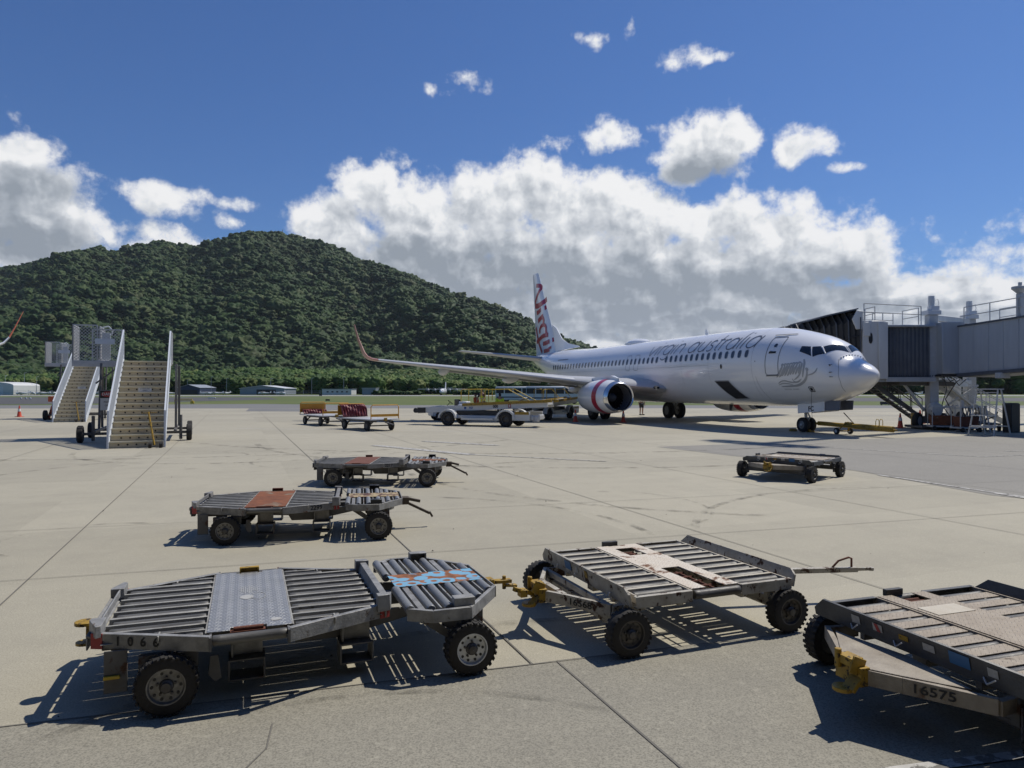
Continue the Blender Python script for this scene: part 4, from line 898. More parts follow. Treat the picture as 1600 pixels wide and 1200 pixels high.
def channel(mb, p, q, h=.09, t=.012, fl=.035, side=1):
    """C channel between p and q (top edge line); flanges to the given side"""
    p, q = Vector(p), Vector(q); d = (q - p).normalized(); n = Vector((d.y, -d.x, 0)) * side; z = Vector((0, 0, 1))
    prof = [(0, 0), (0, -h), (fl, -h), (fl, -h + t), (t, -h + t), (t, -t), (fl, -t), (fl, 0)]
    mb.loft([[o + n * a + z * b for a, b in prof] for o in (p, q)])
def container_dolly(loc, ang, label, plate, fplate, number, nxy, frame='galv', rim='rim', coupler=True, seed=1, nsize=.1, red=True):
    rr = random.Random(seed); D = empty('container_dolly', loc, radians(ang), label, 'baggage dolly', 'empty container dollies standing on the apron'); G = M[frame]
    H = .47
    for sy in (-1, 1):
        for a, b in (((-.93, .50), (-.24, .825)), ((.24, .825), (.93, .52))):
            mb = MB(); channel(mb, (a[0], sy * a[1], H), (b[0], sy * b[1], H), .092, .009, .036, sy)
            r = mb.build('side_rail', G, D, smooth=0, bevel=.002)
            if red and ((a[0] < -.5) or (a[0] > 0)):
                e = Vector((a[0], sy * a[1], H)) if a[0] < -.5 else Vector((b[0], sy * b[1], H)); f = Vector((b[0], sy * b[1], H)) if a[0] < -.5 else Vector((a[0], sy * a[1], H)); dd = (f - e).normalized()
                nn = Vector((dd.y, -dd.x, 0)); nn = nn if nn.y * sy > 0 else -nn
                mb = MB(); mb.bar(e + dd * .0 + nn * .004 + Vector((0, 0, -.046)), e + dd * .075 + nn * .004 + Vector((0, 0, -.046)), .006, .096); mb.build('marker', M['red'], r)
        mb = MB(); roller(D, (-.22, sy * .80, H - .035), (.22, sy * .80, H - .035), .033, M['roller'])
        mb = MB(); mb.box((-.232, sy * .80, H - .045), (.014, .09, .085)); mb.box((.232, sy * .80, H - .045), (.014, .09, .085)); mb.build('roller_bracket', M['chassis'], D)
    mb = MB()
    mb.bar((-.93, -.50, H - .03), (-.93, .50, H - .03), .07, .012, up=(.5, 0, 1)); mb.bar((-.955, -.50, H - .06), (-.955, .50, H - .06), .010, .09); mb.bar((-.90, -.50, H + .018), (-.90, .50, H + .018), .012, .05)
    for sy in (-1, 1): mb.prism([(-.96, .36), (-.96, .40), (-.90, .56), (-.87, .54), (-.87, .36)], H - .02, H + .055 if sy < 0 else H + .05, Matrix.Scale(sy, 4, (0, 1, 0)))
    mb.build('end_rail', G, D, bevel=.003)
    mb = MB(); mb.bar((.90, -.56, H - .04), (.90, .56, H - .04), .012, .09); mb.bar((.875, -.50, H + .02), (.875, .54, H + .02), .014, .075, up=(.25, 0, 1)); mb.bar((.90, -.50, H + .052), (.90, .54, H + .052), .05, .012)
    for sy in (-1, 1): mb.prism([(.84, sy * .50), (.84, sy * .58), (.93, sy * .56), (.95, sy * .50)], H - .04, H + .075)
    mb.build('end_stop', G, D, bevel=.003)
    # roller banks and the flat bars between them
    for sx in (-1, 1):
        for k in range(7):
            y = -.45 + .15 * k; roller(D, (sx * .28, y, H - .042), (sx * .84, y, H - .042), .038, M['roller'])
        for y, ln in ((.60, .29), (.70, .10), (-.60, .29), (-.70, .10)): roller(D, (sx * .28, y, H - .033), (sx * (.28 + ln), y, H - .033), .028, M['roller'])
        mb = MB()
        for k in range(8):
            y = -.525 + .15 * k; w = rr.choice((.026, .022, .036, .024)); mb.bar((sx * .262, y, H - .022), (sx * .872, y, H - .022), w, .042); mb.bar((sx * .262, y, H - .062), (sx * .872, y, H - .062), .078, .004)  # wide lower flange is unseen, added to fill gaps in the deck's shadow
        for y, ln in ((.655, .24), (-.655, .24)): mb.bar((sx * .262, y, H - .022), (sx * (.28 + ln), y, H - .022), .012, .042); mb.bar((sx * (.30 + ln * .98), y - .05, H - .022), (sx * (.30 + ln * .98), y + .05, H - .022), .010, .042)
        mb.bar((sx * .262, -.74, H - .03), (sx * .262, .74, H - .03), .012, .06); mb.build('roller_frame', M['bars'], D, bevel=.0015)
    # centre plate
    mb = MB(); mb.prism([(-.255, -.75), (.13 - .25, -.75), (-.12, -.70), (.10, -.70), (.10, -.75), (.255, -.75), (.255, .745), (.10, .745), (.10, .70), (-.10, .70), (-.10, .745), (-.255, .745)], H - .001, H + .005)
    pl = mb.build('deck_plate', plate, D, bevel=.001)
    mb = MB(); mb.box((-.01, -.727, H - .02), (.22, .045, .02)); mb.cyl((-.1, -.727, H + .002), (.08, -.727, H + .002), .014, n=10); mb.build('latch', M['rustbrown'], pl)
    mb = MB(); mb.box((0, .755, H + .022), (.15, .012, .045)); mb.box((-.07, .73, H + .02), (.012, .05, .04)); mb.box((.07, .73, H + .02), (.012, .05, .04)); mb.box((0, .735, H + .043), (.15, .05, .006)); mb.build('stop', M['yellow'] if number == '1066' else M['rustbrown'], pl)
    if number == '1066':
        mb = MB(); mb.add([(-.02 + .05 * a - .0, -.03 + .06 * b, H + .0075) for a, b in [sse(2 * pi * k / 18, 1.4) for k in range(18)]], [tuple(range(18))]); mb.add([(.16 + .035 * a, -.62 + .03 * b, H + .0075) for a, b in [sse(2 * pi * k / 18, 2) for k in range(18)]], [tuple(range(18))])
        for k in range(9): mb.bar((-.06 + .014 * k, .08 + rr.uniform(-.03, .05), H + .0075), (-.06 + .014 * k, .26 + rr.uniform(-.1, .05), H + .0075), .005, .001)
        for k in range(14): a = k * .45; mb.bar((.06 + .05 * cos(a), -.02 + .09 * sin(a), H + .0075), (.06 + .05 * cos(a + .3), -.02 + .09 * sin(a + .3), H + .0075), .006, .001)
        mb.build('worn_emblem', M['whitedecal'], pl, smooth=0)
    # chassis
    mb = MB(); C = M['chassis']
    for sy in (-1, 1):
        mb.box((-.28, sy * .44, .36), (1.1, .03, .07))
        mb.prism([(-.5, .385), (1.0, .385), (1.42, .355), (1.42, .325), (1.15, .325), (.62, .22), (.30, .22), (.26, .29), (-.5, .32)], -.012, .012, Matrix.Translation((0, sy * .36, 0)) @ Matrix.Rotation(pi / 2, 4, 'X'))
    for x in (-.8, -.26, .26, .84): mb.box((x, 0, .385), (.05, 1.0, .05))
    mb.box((.45, 0, .36), (1.9, .12, .08)); mb.box((-.86, 0, .37), (.06, .8, .10))
    mb.build('chassis', C, D, bevel=.003)
    for x, y in ((-.02, -.50), (.70, -.46), (-.02, .50), (.70, .46)):
        mb = MB(); w, h, L = .115, .07, .09
        for s in (-1, 1): mb.box((x + s * (w - .006), y, .155), (.012, L * 2, 2 * h)); mb.box((x, y, .155 + s * (h - .006)), (2 * w - .024, L * 2, .012))
        mb.build('fork_pocket', C, D, bevel=.002)
        mb = MB(); mb.box((x, y, .292), (.20, .012, .13)); mb.box((x - .09, y, .292), (.012, .1, .13)); mb.build('pocket_hanger', G, D, bevel=.002)
    # rear axle
    mb = MB(); mb.cyl((-.48, -.76, .185), (-.48, .76, .185), .03, n=12); mb.box((-.48, 0, .24), (.08, .9, .06))
    for sy in (-1, 1): mb.box((-.48, sy * .62, .29), (.34, .05, .10)); mb.box((-.78, sy * .60, .25), (.13, .012, .26)); mb.prism([(-.02, 0), (.03, 0), (.05, -.15), (.01, -.17), (-.03, -.12)], -.006, .006, Matrix.Translation((-.22, sy * .66, .30)) @ Matrix.Rotation(pi / 2, 4, 'X'))
    mb.build('axle', C, D, bevel=.003)
    for sy in (-1, 1): dolly_wheel(D, -.48, sy * .745, sy, rim=rim)
    # front steering section
    mb = MB(); OUT = [(1.02, .70), (1.18, .81), (1.46, .81), (1.79, .36)]
    for sy in (-1, 1):
        for (a, b) in zip(OUT, OUT[1:]): channel(mb, (a[0], sy * a[1], H), (b[0], sy * b[1], H), .085, .009, .03, sy)
    channel(mb, (1.79, -.36, H), (1.79, .36, H), .085, .009, .03, -1) if False else mb.bar((1.785, -.37, H - .042), (1.785, .37, H - .042), .012, .085)
    for x, w in ((1.12, .045), (1.255, .014), (1.385, .014), (1.52, .045), (1.66, .014)):
        L = .74 if x < 1.5 else (.62 if x < 1.6 else .44); mb.bar((x, -L, H - .022), (x, L, H - .022), w, .04)
    for y in (-.15, .19): mb.bar((1.08, y, H - .03), (1.76, y, H - .03), .012, .05)
    ff = mb.build('steering_platform', G, D, bevel=.002)
    for x, L in ((1.045, .70), (1.19, .72), (1.32, .73), (1.455, .70), (1.59, .56), (1.72, .40)):
        roller(D, (x, -L, H - (.02 if x > 1.1 else .012)), (x, -.17, H - (.02 if x > 1.1 else .012)), .034, M['rollerlight']); roller(D, (x, .21, H - (.02 if x > 1.1 else .012)), (x, L, H - (.02 if x > 1.1 else .012)), .034, M['rollerlight'])
    mb = MB(); mb.box((1.40, .02, H + .004), (.70, .36, .006)); mb.build('front_plate', fplate, D, bevel=.001)
    mb = MB()
    for s_ in (-1, 1): mb.box((1.42, s_ * .76, H + .025), (.15, .012, .06)); mb.box((1.42, s_ * .72, H + .052), (.15, .08, .008)); mb.box((1.35, s_ * .72, H + .02), (.01, .07, .06)); mb.box((1.49, s_ * .72, H + .02), (.01, .07, .06))
    mb.build('stop', M['black'] if number != '1066' else G, D, bevel=.002)
    mb = MB(); mb.cyl((1.45, -.76, .185), (1.45, .76, .185), .03, n=12); mb.box((1.45, 0, .25), (.10, 1.1, .07)); mb.cyl((1.45, 0, .28), (1.45, 0, .37), .24, n=24)
    for sy in (-1, 1): mb.box((1.45, sy * .6, .33), (.30, .05, .12)); mb.bar((1.10, sy * .6, .40), (1.4, sy * .66, .20), .012, .06)
    mb.build('axle', C, D, bevel=.003)
    for sy in (-1, 1): dolly_wheel(D, 1.45, sy * .80, sy, rim='rimclean' if number == '1066' else rim)
    # hitches
    if coupler:
        mb = MB(); mb.box((1.84, 0, .385), (.10, .10, .09)); mb.bar((1.86, 0, .40), (2.05, .0, .395), .06, .028); mb.cyl((1.99, 0, .33), (1.99, 0, .44), .016, n=10); mb.bar((2.0, .0, .36), (2.10, 0, .35), .05, .02); mb.build('coupler', M['yellow'], D, bevel=.003)
        mb = MB(); mb.box((-.99, -.15, .36), (.06, .05, .14)); mb.cyl((-1.03, -.15, .43), (-1.03, -.15, .452), .062, n=16); mb.cyl((-1.03, -.15, .30), (-1.03, -.15, .318), .055, n=16); mb.build('hitch', M['yellow'], D, bevel=.002)
        mb = MB(); mb.box((-.80, -.615, .22), (.09, .02, .02)); mb.build('handle', M['yellowc'], D, bevel=.002)
    else:
        mb = MB(); mb.box((-1.0, -.1, .385), (.08, .14, .04)); mb.box((-1.0, -.1, .33), (.05, .08, .10)); mb.build('hitch', M['black'], D, bevel=.002)
        mb = MB(); mb.box((1.84, 0, .385), (.12, .16, .10)); mb.bar((1.86, -.05, .42), (2.06, -.05, .375), .05, .04); mb.bar((1.86, 0, .36), (2.2, -.02, .19), .045, .035); mb.bar((2.2, -.02, .21), (2.24, -.02, .14), .06, .03); mb.build('drawbar', M['darkbar'], D, bevel=.003)
    # painted number on the near rail
    (x0, y0), (x1, y1) = nxy; dd = Vector((x1 - x0, y1 - y0, 0)).normalized(); c = Vector(((x0 + x1) / 2, (y0 + y1) / 2, H - .045)) + Vector((dd.y, -dd.x, 0)) * .0035
    lettering('number', '  '.join(number) if number == '1066' else number, nsize, plane_m(c, dd, (0, 0, 1)), M['stencil'], D, bold=.002)
    return D
container_dolly((-1.93, 5.24, .004), 20.5, 'nearest galvanised roller dolly, silver tread plate across its deck, 1066 on its side', M['tread'], M['bluerust'], '1066', ((-.80, -.561), (-.52, -.693)), seed=3, nsize=.078)
container_dolly((-3.36, 9.95, 0), 12.0, 'roller dolly with a bright orange rust plate across its deck, numbered 2299', M['rustplate'], M['tanrust'], '2299', ((.50, -.712), (.78, -.590)), frame='galv_rusty', coupler=False, seed=5, nsize=.082)
container_dolly((-3.20, 15.3, 0), 1.5, 'roller dolly with a dull brown deck plate, numbered 2217, farthest of the three alike', M['rustbrown'], M['rustplate'], '2217', ((.50, -.712), (.78, -.590)), frame='galv_rusty', coupler=False, seed=8, nsize=.082, red=False)

def pallet_dolly(loc, ang, label, style, number=None, towbar=False, wheelx=(-.80, .70), nose=1.15, seed=1, ph=.495, bright=False):
    D = empty('pallet_dolly', loc, radians(ang), label, 'baggage dolly', 'low pallet dollies standing on the apron'); H = .44; rr = random.Random(seed)
    P = M['worn_white'] if style == 'white' else M['greypaint']
    for s in (-1, 1):
        mb = MB(); mb.prism([(-.80, .355), (.80, .355), (.80, .41), (.70, ph), (-.74, ph), (-.80, ph - .045)], -.010, .010, Matrix.Translation((s * .785, 0, .0)) @ Matrix.Rotation(s * .22, 4, 'Y') @ Matrix.Translation((-s * .095, 0, 0)) @ Matrix(((0, 0, 1, 0), (1, 0, 0, 0), (0, 1, 0, 0), (0, 0, 0, 1))))
        pn = mb.build('side_panel', P, D, bevel=.002)
        Mx = Matrix.Translation((s * .785, 0, 0)) @ Matrix.Rotation(s * .22, 4, 'Y') @ Matrix.Translation((-s * .095 + s * .0125, 0, 0))
        for k, y in enumerate((-.62, -.5, -.33, -.05, .3, .46, .62)):
            mb = MB(); mb.cyl(Mx @ Vector((-.002, y, .405)), Mx @ Vector((.002 * s, y, .405)), .017, n=12); mb.build('bolt_hole', M['black'], pn)
        for y, w, h, m in (((.22, .12, .075, 'blue'), (-.12, .05, .06, 'yellow'), (.05, .05, .05, 'whitedecal')) if style == 'white' else ((.40, .07, .055, 'whitedecal'), (.22, .075, .05, 'whitedecal'), (.02, .07, .035, 'yellow'), (-.16, .08, .045, 'whitedecal'), (-.36, .13, .075, 'blue'), (-.56, .06, .05, 'whitedecal'))):
            mb = MB(); mb.add([Mx @ Vector((.0035 * s, y + a * w / 2, .445 + b * h / 2)) for a, b in ((-1, -1), (1, -1), (1, 1), (-1, 1))], [(0, 1, 2, 3)]); mb.build('sticker', M[m], pn, smooth=0)
        if style == 'grey' and s < 0:
            mb = MB(); q = [(.245, .47), (.215, .47), (.195, .42), (.225, .42)]; mb.add([Mx @ Vector((.006 * s, y, z)) for y, z in q], [(0, 1, 2, 3)]); mb.build('stripe', M['red'], pn, smooth=0)
        mb = MB()
        for y in (-.5, .1, .45): mb.tube([Mx @ Vector((.004 * s, y, .40)), Mx @ Vector((.035 * s, y - .04, .385)), Mx @ Vector((.05 * s, y - .11, .44))], .005, 6)
        mb.build('release_lever', M['stairsteel'], pn)
    for sy in (-1, 1):
        for a, b in ((-.74, -.235), (.235, .74)):
            mb = MB(); channel(mb, (a, sy * .815, H), (b, sy * .815, H), .085, .010, .04, sy); mb.build('side_rail', P, D, bevel=.002)
        roller(D, (-.215, sy * .80, H - .04), (.215, sy * .80, H - .04), .036, M['rollerdark'])
    n = 9
    for sx in (-1, 1):
        for k in range(n):
            y = -.68 + 1.36 * k / (n - 1); roller(D, (sx * .255, y, H - .044), (sx * .69, y, H - .044), .044 if style == 'white' else .036, M['bars'] if bright else M['rollerdark'])  # bright: glancing sun put into the rollers as a paler steel colour
        mb = MB()
        for k in range(n - 1):
            y = -.68 + 1.36 * (k + .5) / (n - 1)
            if style == 'white': mb.bar((sx * .235, y, H - .022), (sx * .715, y, H - .022), .030, .045)
            else: mb.bar((sx * .235, y, H - .012), (sx * .715, y, H - .012), .105, .006)
        for x in (.235, .715): mb.bar((sx * x, -.80, H - .03), (sx * x, .80, H - .03), .014, .06)
        mb.build('deck_bars', M['whiteplate'] if style == 'white' else M['treadtan'], D, bevel=.0015)
    mb = MB()
    if style == 'white':
        for s in (-1, 1): mb.box((s * .158, 0, H + .002), (.135, 1.56, .008))
        mb.box((0, .10, H + .0025), (.185, .50, .007)); mb.box((0, .70, H + .0025), (.185, .12, .007)); pl = mb.build('deck_plate', M['treadwhite'], D, bevel=.001)
        for y0, y1 in ((-.70, -.17), (.38, .62)):
            mb = MB()
            for x in (-.05, .05): mb.tube([(x, y0, H - .04), (x, y1, H - .04)], .010, 6)
            for k in range(4): mb.tube([(-.09, y0 + (y1 - y0) * (k + .5) / 4, H - .03), (.09, y0 + (y1 - y0) * (k + .5) / 4, H - .03)], .008, 6)
            mb.build('spring_latch', M['rustbrown'], pl)
    else:
        mb.prism([(-.225, -.78), (.225, -.78), (.225, .78), (.10, .78), (.10, .60), (-.10, .60), (-.10, .78), (-.225, .78)], H - .001, H + .006); pl = mb.build('deck_plate', M['treadtan'], D, bevel=.001)
        mb = MB(); mb.box((-.02, .38, H + .0085), (.34, .17, .003)); mb.build('bare_patch', M['whiteplate'], pl)
        mb = MB(); mb.tube([(-.08, .70, H - .02), (.08, .70, H - .02)], .012, 6); mb.tube([(-.08, .65, H - .02), (.08, .65, H - .02)], .012, 6); mb.build('spring_latch', M['rustbrown'], pl)
    mb = MB(); mb.box((-.06, .80, H + .02), (.16, .04, .05)); mb.build('stop', M['black'] if style == 'white' else M['rollerdark'], D, bevel=.003)
    mb = MB(); C = M['chassis'] if style == 'grey' else M['worn_white']
    for y in (-.42, .42): mb.box((0, y, .345), (1.46, .04, .09))
    for x in (-.65, -.3, .3, .65): mb.box((x, 0, .35), (.05, 1.5, .07))
    mb.box((0, 0, .33), (1.4, .10, .10)); mb.build('chassis', C, D, bevel=.003)
    for i, x in enumerate(wheelx):
        mb = MB(); mb.cyl((x, -.76, .18), (x, .76, .18), .028, n=12); mb.box((x, 0, .225), (.07, 1.2, .05))
        xx = max(-.68, min(.68, x))
        for sy in (-1, 1): mb.bar((x, sy * .62, .18), (xx, sy * .62, .33), .05, .10, up=(1, 0, 0)); mb.box((x, sy * .67, .20), (.14, .012, .20))
        mb.build('axle', C, D, bevel=.003)
        for sy in (-1, 1): dolly_wheel(D, x, sy * .80, sy, r=.18, w=.11, rim='hub', lug=.4 if style == 'white' else 1.0)
    # triangular drawbar head
    zt = .345; mb = MB()
    for sy in (-1, 1):
        pts = [(-nose, sy * .09), (-nose + .10, sy * .24), (-.84, sy * .62)]
        for a, b in zip(pts, pts[1:]): mb.bar((a[0], a[1], zt - .045), (b[0], b[1], zt - .045), .035, .09)
        mb.bar((-.84, sy * .62, zt - .05), (-.60, sy * .60, zt - .05), .04, .08)
    if style == 'grey': mb.prism([(-nose, -.10), (-nose + .11, -.25), (-.88, -.50), (-.80, 0), (-.88, .50), (-nose + .11, .25), (-nose, .10)], zt + .001, zt + .007)
    else: mb.bar((-nose + .1, -.22, zt - .02), (-nose + .1, .22, zt - .02), .05, .04); mb.bar((-.84, -.6, zt - .03), (-.84, .6, zt - .03), .035, .05)
    db = mb.build('drawbar_head', M['worn_white'] if style == 'white' else M['drawrust'], D, bevel=.002)
    mb = MB(); nx = -nose
    mb.box((nx - .03, 0, zt - .04), (.07, .20, .11)); mb.box((nx - .05, .0, zt + .035), (.09, .12, .05)); mb.cyl((nx - .09, .05, zt - .02), (nx - .09, .05, zt + .09), .02, n=10); mb.bar((nx - .06, -.06, zt - .05), (nx - .13, -.07, zt - .11), .08, .03); mb.cyl((nx - .13, -.03, zt - .125), (nx - .13, -.03, zt - .10), .06, n=14); mb.box((nx - .06, -.07, zt + .02), (.10, .012, .10), ry=.4)
    if style == 'white': mb.bar((nx - .08, 0, zt - .04), (nx - .26, -.02, .385 - .02), .045, .035); mb.box((nx - .18, -.01, zt - .02), (.06, .08, .06))
    mb.build('coupler', M['yellow'], D, bevel=.003)
    if number:
        a = Vector((-nose + .10, -.24, 0)); b = Vector((-nose + .10 + .13, -.405, 0)) if style == 'grey' else Vector((-nose + .10 + .12, -.40, 0)); a = Vector((-nose, -.09, 0)) if style == 'white' else a
        b = Vector((-.84, -.62, 0)); a = Vector((-nose + .10, -.24, 0)); dd = (b - a).normalized(); nn = Vector((dd.y, -dd.x, 0)); nn = nn if nn.x < 0 else -nn
        c = a + dd * .155 + nn * .0215 + Vector((0, 0, zt - .045)); lettering('number', number, .072, plane_m(c, dd, (0, 0, 1)), M['stencil'], D, bold=.001, sx=1.25)
    if towbar:
        mb = MB(); mb.bar((.66, 0, .30), (1.98, -.325, .285), .055, .045); mb.bar((1.95, -.318, .285), (2.10, -.355, .285), .02, .03); mb.cyl((2.12, -.36, .27), (2.12, -.36, .30), .03, n=12); tb = mb.build('tow_bar', M['worn_white'], D, bevel=.003)
        mb = MB(); mb.tube([(1.74, -.265, .31), (1.80, -.28, .37), (1.90, -.305, .40), (1.93, -.312, .39), (1.93, -.312, .30)], .010, 8); mb.build('handle', M['rustbrown'], tb)
    return D
pallet_dolly((1.32, 6.355, 0), 21.5, 'chipped white pallet dolly with dark rollers, coupled behind the nearest silver dolly', 'white', '16568', True, seed=2)
pallet_dolly((3.197, 4.656, .004), 18.5, 'grey pallet dolly with tan deck plates and 16575 on its drawbar', 'grey', '16575', False, wheelx=(-.67, .70), nose=1.19, seed=4)
pallet_dolly((6.42, 16.3, 0), 44, 'small dark pallet dolly standing alone by the asphalt edge in front of the airliner nose', 'grey', None, False, seed=6, ph=.468, bright=True)
# ---------------------------------------------------------------- people
def person(loc, rz, label, top, bottom, vest=None, hair='hair', arms=((.25, .05, .85), (-.25, .05, .85)), bend=0.0, h=1.76, group=None, shorts=False, cap=None):
    """standing figure; one skinned body, clothing as its children. faces +y locally"""
    P = empty('person', loc, rz, label, 'person', group); k = h / 1.76
    def skin(name, verts, edges, m, par, sub=2):
        me = bpy.data.meshes.new(name); me.from_pydata([Vector(v[:3]) * k for v in verts], edges, []); o = bpy.data.objects.new(name, me); COL.objects.link(o); o.parent = par; me.materials.append(m)
        sk = o.modifiers.new('skin', 'SKIN'); sk.use_smooth_shade = True
        for i, v in enumerate(verts): r = v[3]; r = r if isinstance(r, tuple) else (r, r); me.skin_vertices[0].data[i].radius = (r[0] * k, r[1] * k); me.skin_vertices[0].data[i].use_root = (i == 0)
        ss = o.modifiers.new('subdivision', 'SUBSURF'); ss.levels = ss.render_levels = sub; return o
    b = bend
    hip = (0, 0, .95); ch = (0, b * .25, 1.28); nk = (0, b * .45, 1.50); hd = (0, b * .55 + .01, 1.60)
    V = [(*hip, (.15, .11)), (0, b * .12, 1.12, (.14, .10)), (*ch, (.165, .115)), (0, b * .38, 1.42, (.13, .09)), (*nk, .055), (0, hd[1], 1.57, (.07, .08)), (0, hd[1] + .01, 1.66, (.078, .095)), (0, hd[1], 1.735, (.06, .07))]
    E = [(0, 1), (1, 2), (2, 3), (3, 4), (4, 5), (5, 6), (6, 7)]
    for s, a in ((1, arms[0]), (-1, arms[1])):
        i = len(V); sh = (s * .19, b * .36, 1.42); el = ((sh[0] + a[0]) / 2 + s * .03, (sh[1] + a[1]) / 2 - .03, (sh[2] + a[2]) / 2 - .01)
        V += [(*sh, .055), (*el, .042), (*a, .028), (a[0], a[1] + .03, a[2] - .08, (.038, .02)), (a[0], a[1] + .05, a[2] - .15, (.028, .014)), (a[0] - s * .035, a[1] + .05, a[2] - .09, .012)]
        E += [(3, i), (i, i + 1), (i + 1, i + 2), (i + 2, i + 3), (i + 3, i + 4), (i + 3, i + 5)]
        i = len(V); V += [(s * .095, 0, .88, .095), (s * .105, .01, .50, .062), (s * .105, -.02, .28, .055), (s * .11, -.02, .09, .04), (s * .12, .06, .045, (.045, .035)), (s * .125, .16, .035, (.04, .028))]
        E += [(0, i), (i, i + 1), (i + 1, i + 2), (i + 2, i + 3), (i + 3, i + 4), (i + 4, i + 5)]
    skin('body', V, E, M['skin'], P)
    g = .014; T = [(0, 0, .93, (.162, .125)), (0, b * .12, 1.12, (.158, .118)), (0, b * .25, 1.28, (.178, .13)), (0, b * .36, 1.43, (.15, .105))]; TE = [(0, 1), (1, 2), (2, 3)]
    for s, a in ((1, arms[0]), (-1, arms[1])):
        i = len(T); sh = (s * .195, b * .36, 1.42); el = ((sh[0] + a[0]) / 2 + s * .03, (sh[1] + a[1]) / 2 - .03, (sh[2] + a[2]) / 2 - .01); T += [(*sh, .072), (*el, .058)]; TE += [(3, i), (i, i + 1)]
    skin('shirt', T, TE, top, P)
    L = [(0, 0, .94, (.165, .125))]; LE = []
    for s in (1, -1):
        i = len(L); L += [(s * .095, 0, .86, .108), (s * .105, .01, .52, .085)] + ([] if shorts else [(s * .105, -.02, .28, .075), (s * .11, -.02, .10, .068)])
        LE += [(0, i)] + [(j, j + 1) for j in range(i, len(L) - 1)]
    skin('shorts' if shorts else 'trousers', L, LE, bottom, P)
    mb = MB()
    for s in (1, -1): mb.box((s * .12 * k, .06 * k, .045), (.10, .27, .09))
    mb.build('shoes', M['black'], P, bevel=.02)
    mb = MB(); rings = []
    for i in range(6):
        a = i / 5 * pi / 2; rings.append([Vector((.088 * cos(a) * cos(q), hd[1] - .008 + .105 * cos(a) * sin(q), 1.665 + .105 * sin(a))) * k for q in [2 * pi * j / 14 for j in range(14)]])
    mb.loft(rings, cap=False); mb.box((0, (hd[1] - .07) * k, 1.63 * k), (.13 * k, .05 * k, .12 * k)); mb.build('hair', cap or M[hair], P, smooth=60)
    mb = MB()
    for s in (1, -1): mb.box((s * .033 * k, (hd[1] + .103) * k, 1.655 * k), (.022, .008, .010))
    mb.box((0, (hd[1] + .10) * k, 1.585 * k), (.045, .008, .008)); mb.build('eyes_and_mouth', M['black'], P)
    mb = MB(); mb.bar((0, (hd[1] + .09) * k, 1.655 * k), (0, (hd[1] + .118) * k, 1.62 * k), .02, .02); mb.build('nose', M['skin'], P)
    if vest:
        skin('vest', [(0, 0, .90, (.172, .135)), (0, b * .12, 1.12, (.168, .128)), (0, b * .25, 1.28, (.188, .14)), (0, b * .36, 1.43, (.16, .115))], [(0, 1), (1, 2), (2, 3)], vest, P)
        mb = MB(); mb.lathe([(0, .192), (.05, .195)], (0, b * .17 * k, 1.12 * k), (0, 0, 1), 20)
        q = mb.build('reflective_band', M['whitedecal'], P, smooth=60, fix=False)
    return P
person((9.95, 54.6, 0), radians(200), 'person in black shirt and shorts walking behind the airliner, between its landing gear legs', M['navy'], M['navy'], shorts=True)
person((-1.75, 43.2, .28), radians(150), 'person in a yellow hi-vis vest leaning forward behind the belt loader rail', M['navy'], M['navy'], vest=M['hivis'], bend=.35, arms=((.22, .40, 1.0), (-.22, .42, 1.0)), cap=M['navy'])
person((-.75, 43.8, 0), radians(10), 'person in a bright lime hi-vis shirt standing right behind the belt loader', M['hivis'], M['navy'], vest=M['hivis'], cap=M['navy'])
person((-2.3, 46.5, 0), radians(60), 'person in an orange hi-vis top at the far side of the belt loader', M['hiviso'], M['navy'], bend=.2, cap=M['hair'])

# ---------------------------------------------------------------- traffic cones
def cone(loc, label, h=.75):
    C = empty('traffic_cone', loc, 0, label, 'traffic cone', 'traffic cones on the apron'); k = h / .75
    mb = MB(); mb.lathe([(.03, .145), (.05, .135), (.70, .035), (.75, .030), (.75, .02)], (0, 0, 0), (0, 0, 1), 24); mb.v = [tuple(c * k for c in v) for v in mb.v]; b = mb.build('cone', M['cone'], C, smooth=40)
    mb = MB(); mb.lathe([(.36, .0955 + .003), (.54, .0655 + .003)], (0, 0, 0), (0, 0, 1), 24); mb.v = [tuple(c * k for c in v) for v in mb.v]; mb.build('reflective_band', M['conewhite'], C, smooth=60, fix=False)
    mb = MB(); mb.box((0, 0, .018), (.38 * k, .38 * k, .034)); mb.build('base', M['cone'], C, bevel=.008); return C
cone((-35.5, 51.2, 0), 'orange cone with a white band standing alone at the left of the passenger stairs', .82)
cone((3.88, 43.5, 0), 'orange cone in front of the airliner left of its near engine')
cone((6.69, 42.7, 0), 'orange cone standing directly under the near engine intake')
cone((20.05, 36.7, 0), 'tall orange cone at the end of the yellow tow bar', .76)
cone((23.6, 41.1, 0), 'red and white cone just left of the boarding bridge wheels', .8)

# ---------------------------------------------------------------- tow bar at the nose wheel
T = empty('tow_bar', (14.2, 33.0, 0), atan2(-3.9, 1.35), 'yellow aircraft tow bar lying in front of the nose wheel on two small wheels', 'tow bar')
mb = MB(); mb.cyl((.05, 0, .42), (2.2, 0, .38), .10, n=14); mb.cyl((2.2, 0, .38), (4.2, 0, .35), .125, n=14); mb.bar((-.12, 0, .40), (.1, 0, .42), .34, .10); mb.bar((4.2, 0, .33), (4.38, 0, .32), .10, .05); mb.build('bar', M['yellow'], T, bevel=.004)
mb = MB(); mb.bar((1.55, -.30, .16), (1.75, -.05, .55), .06, .05); mb.bar((1.55, .30, .16), (1.75, .05, .55), .06, .05); mb.cyl((1.55, -.36, .15), (1.55, .36, .15), .025, n=8); mb.box((1.9, 0, .50), (.35, .12, .10)); mb.build('axle_frame', M['yellow'], T, bevel=.004)
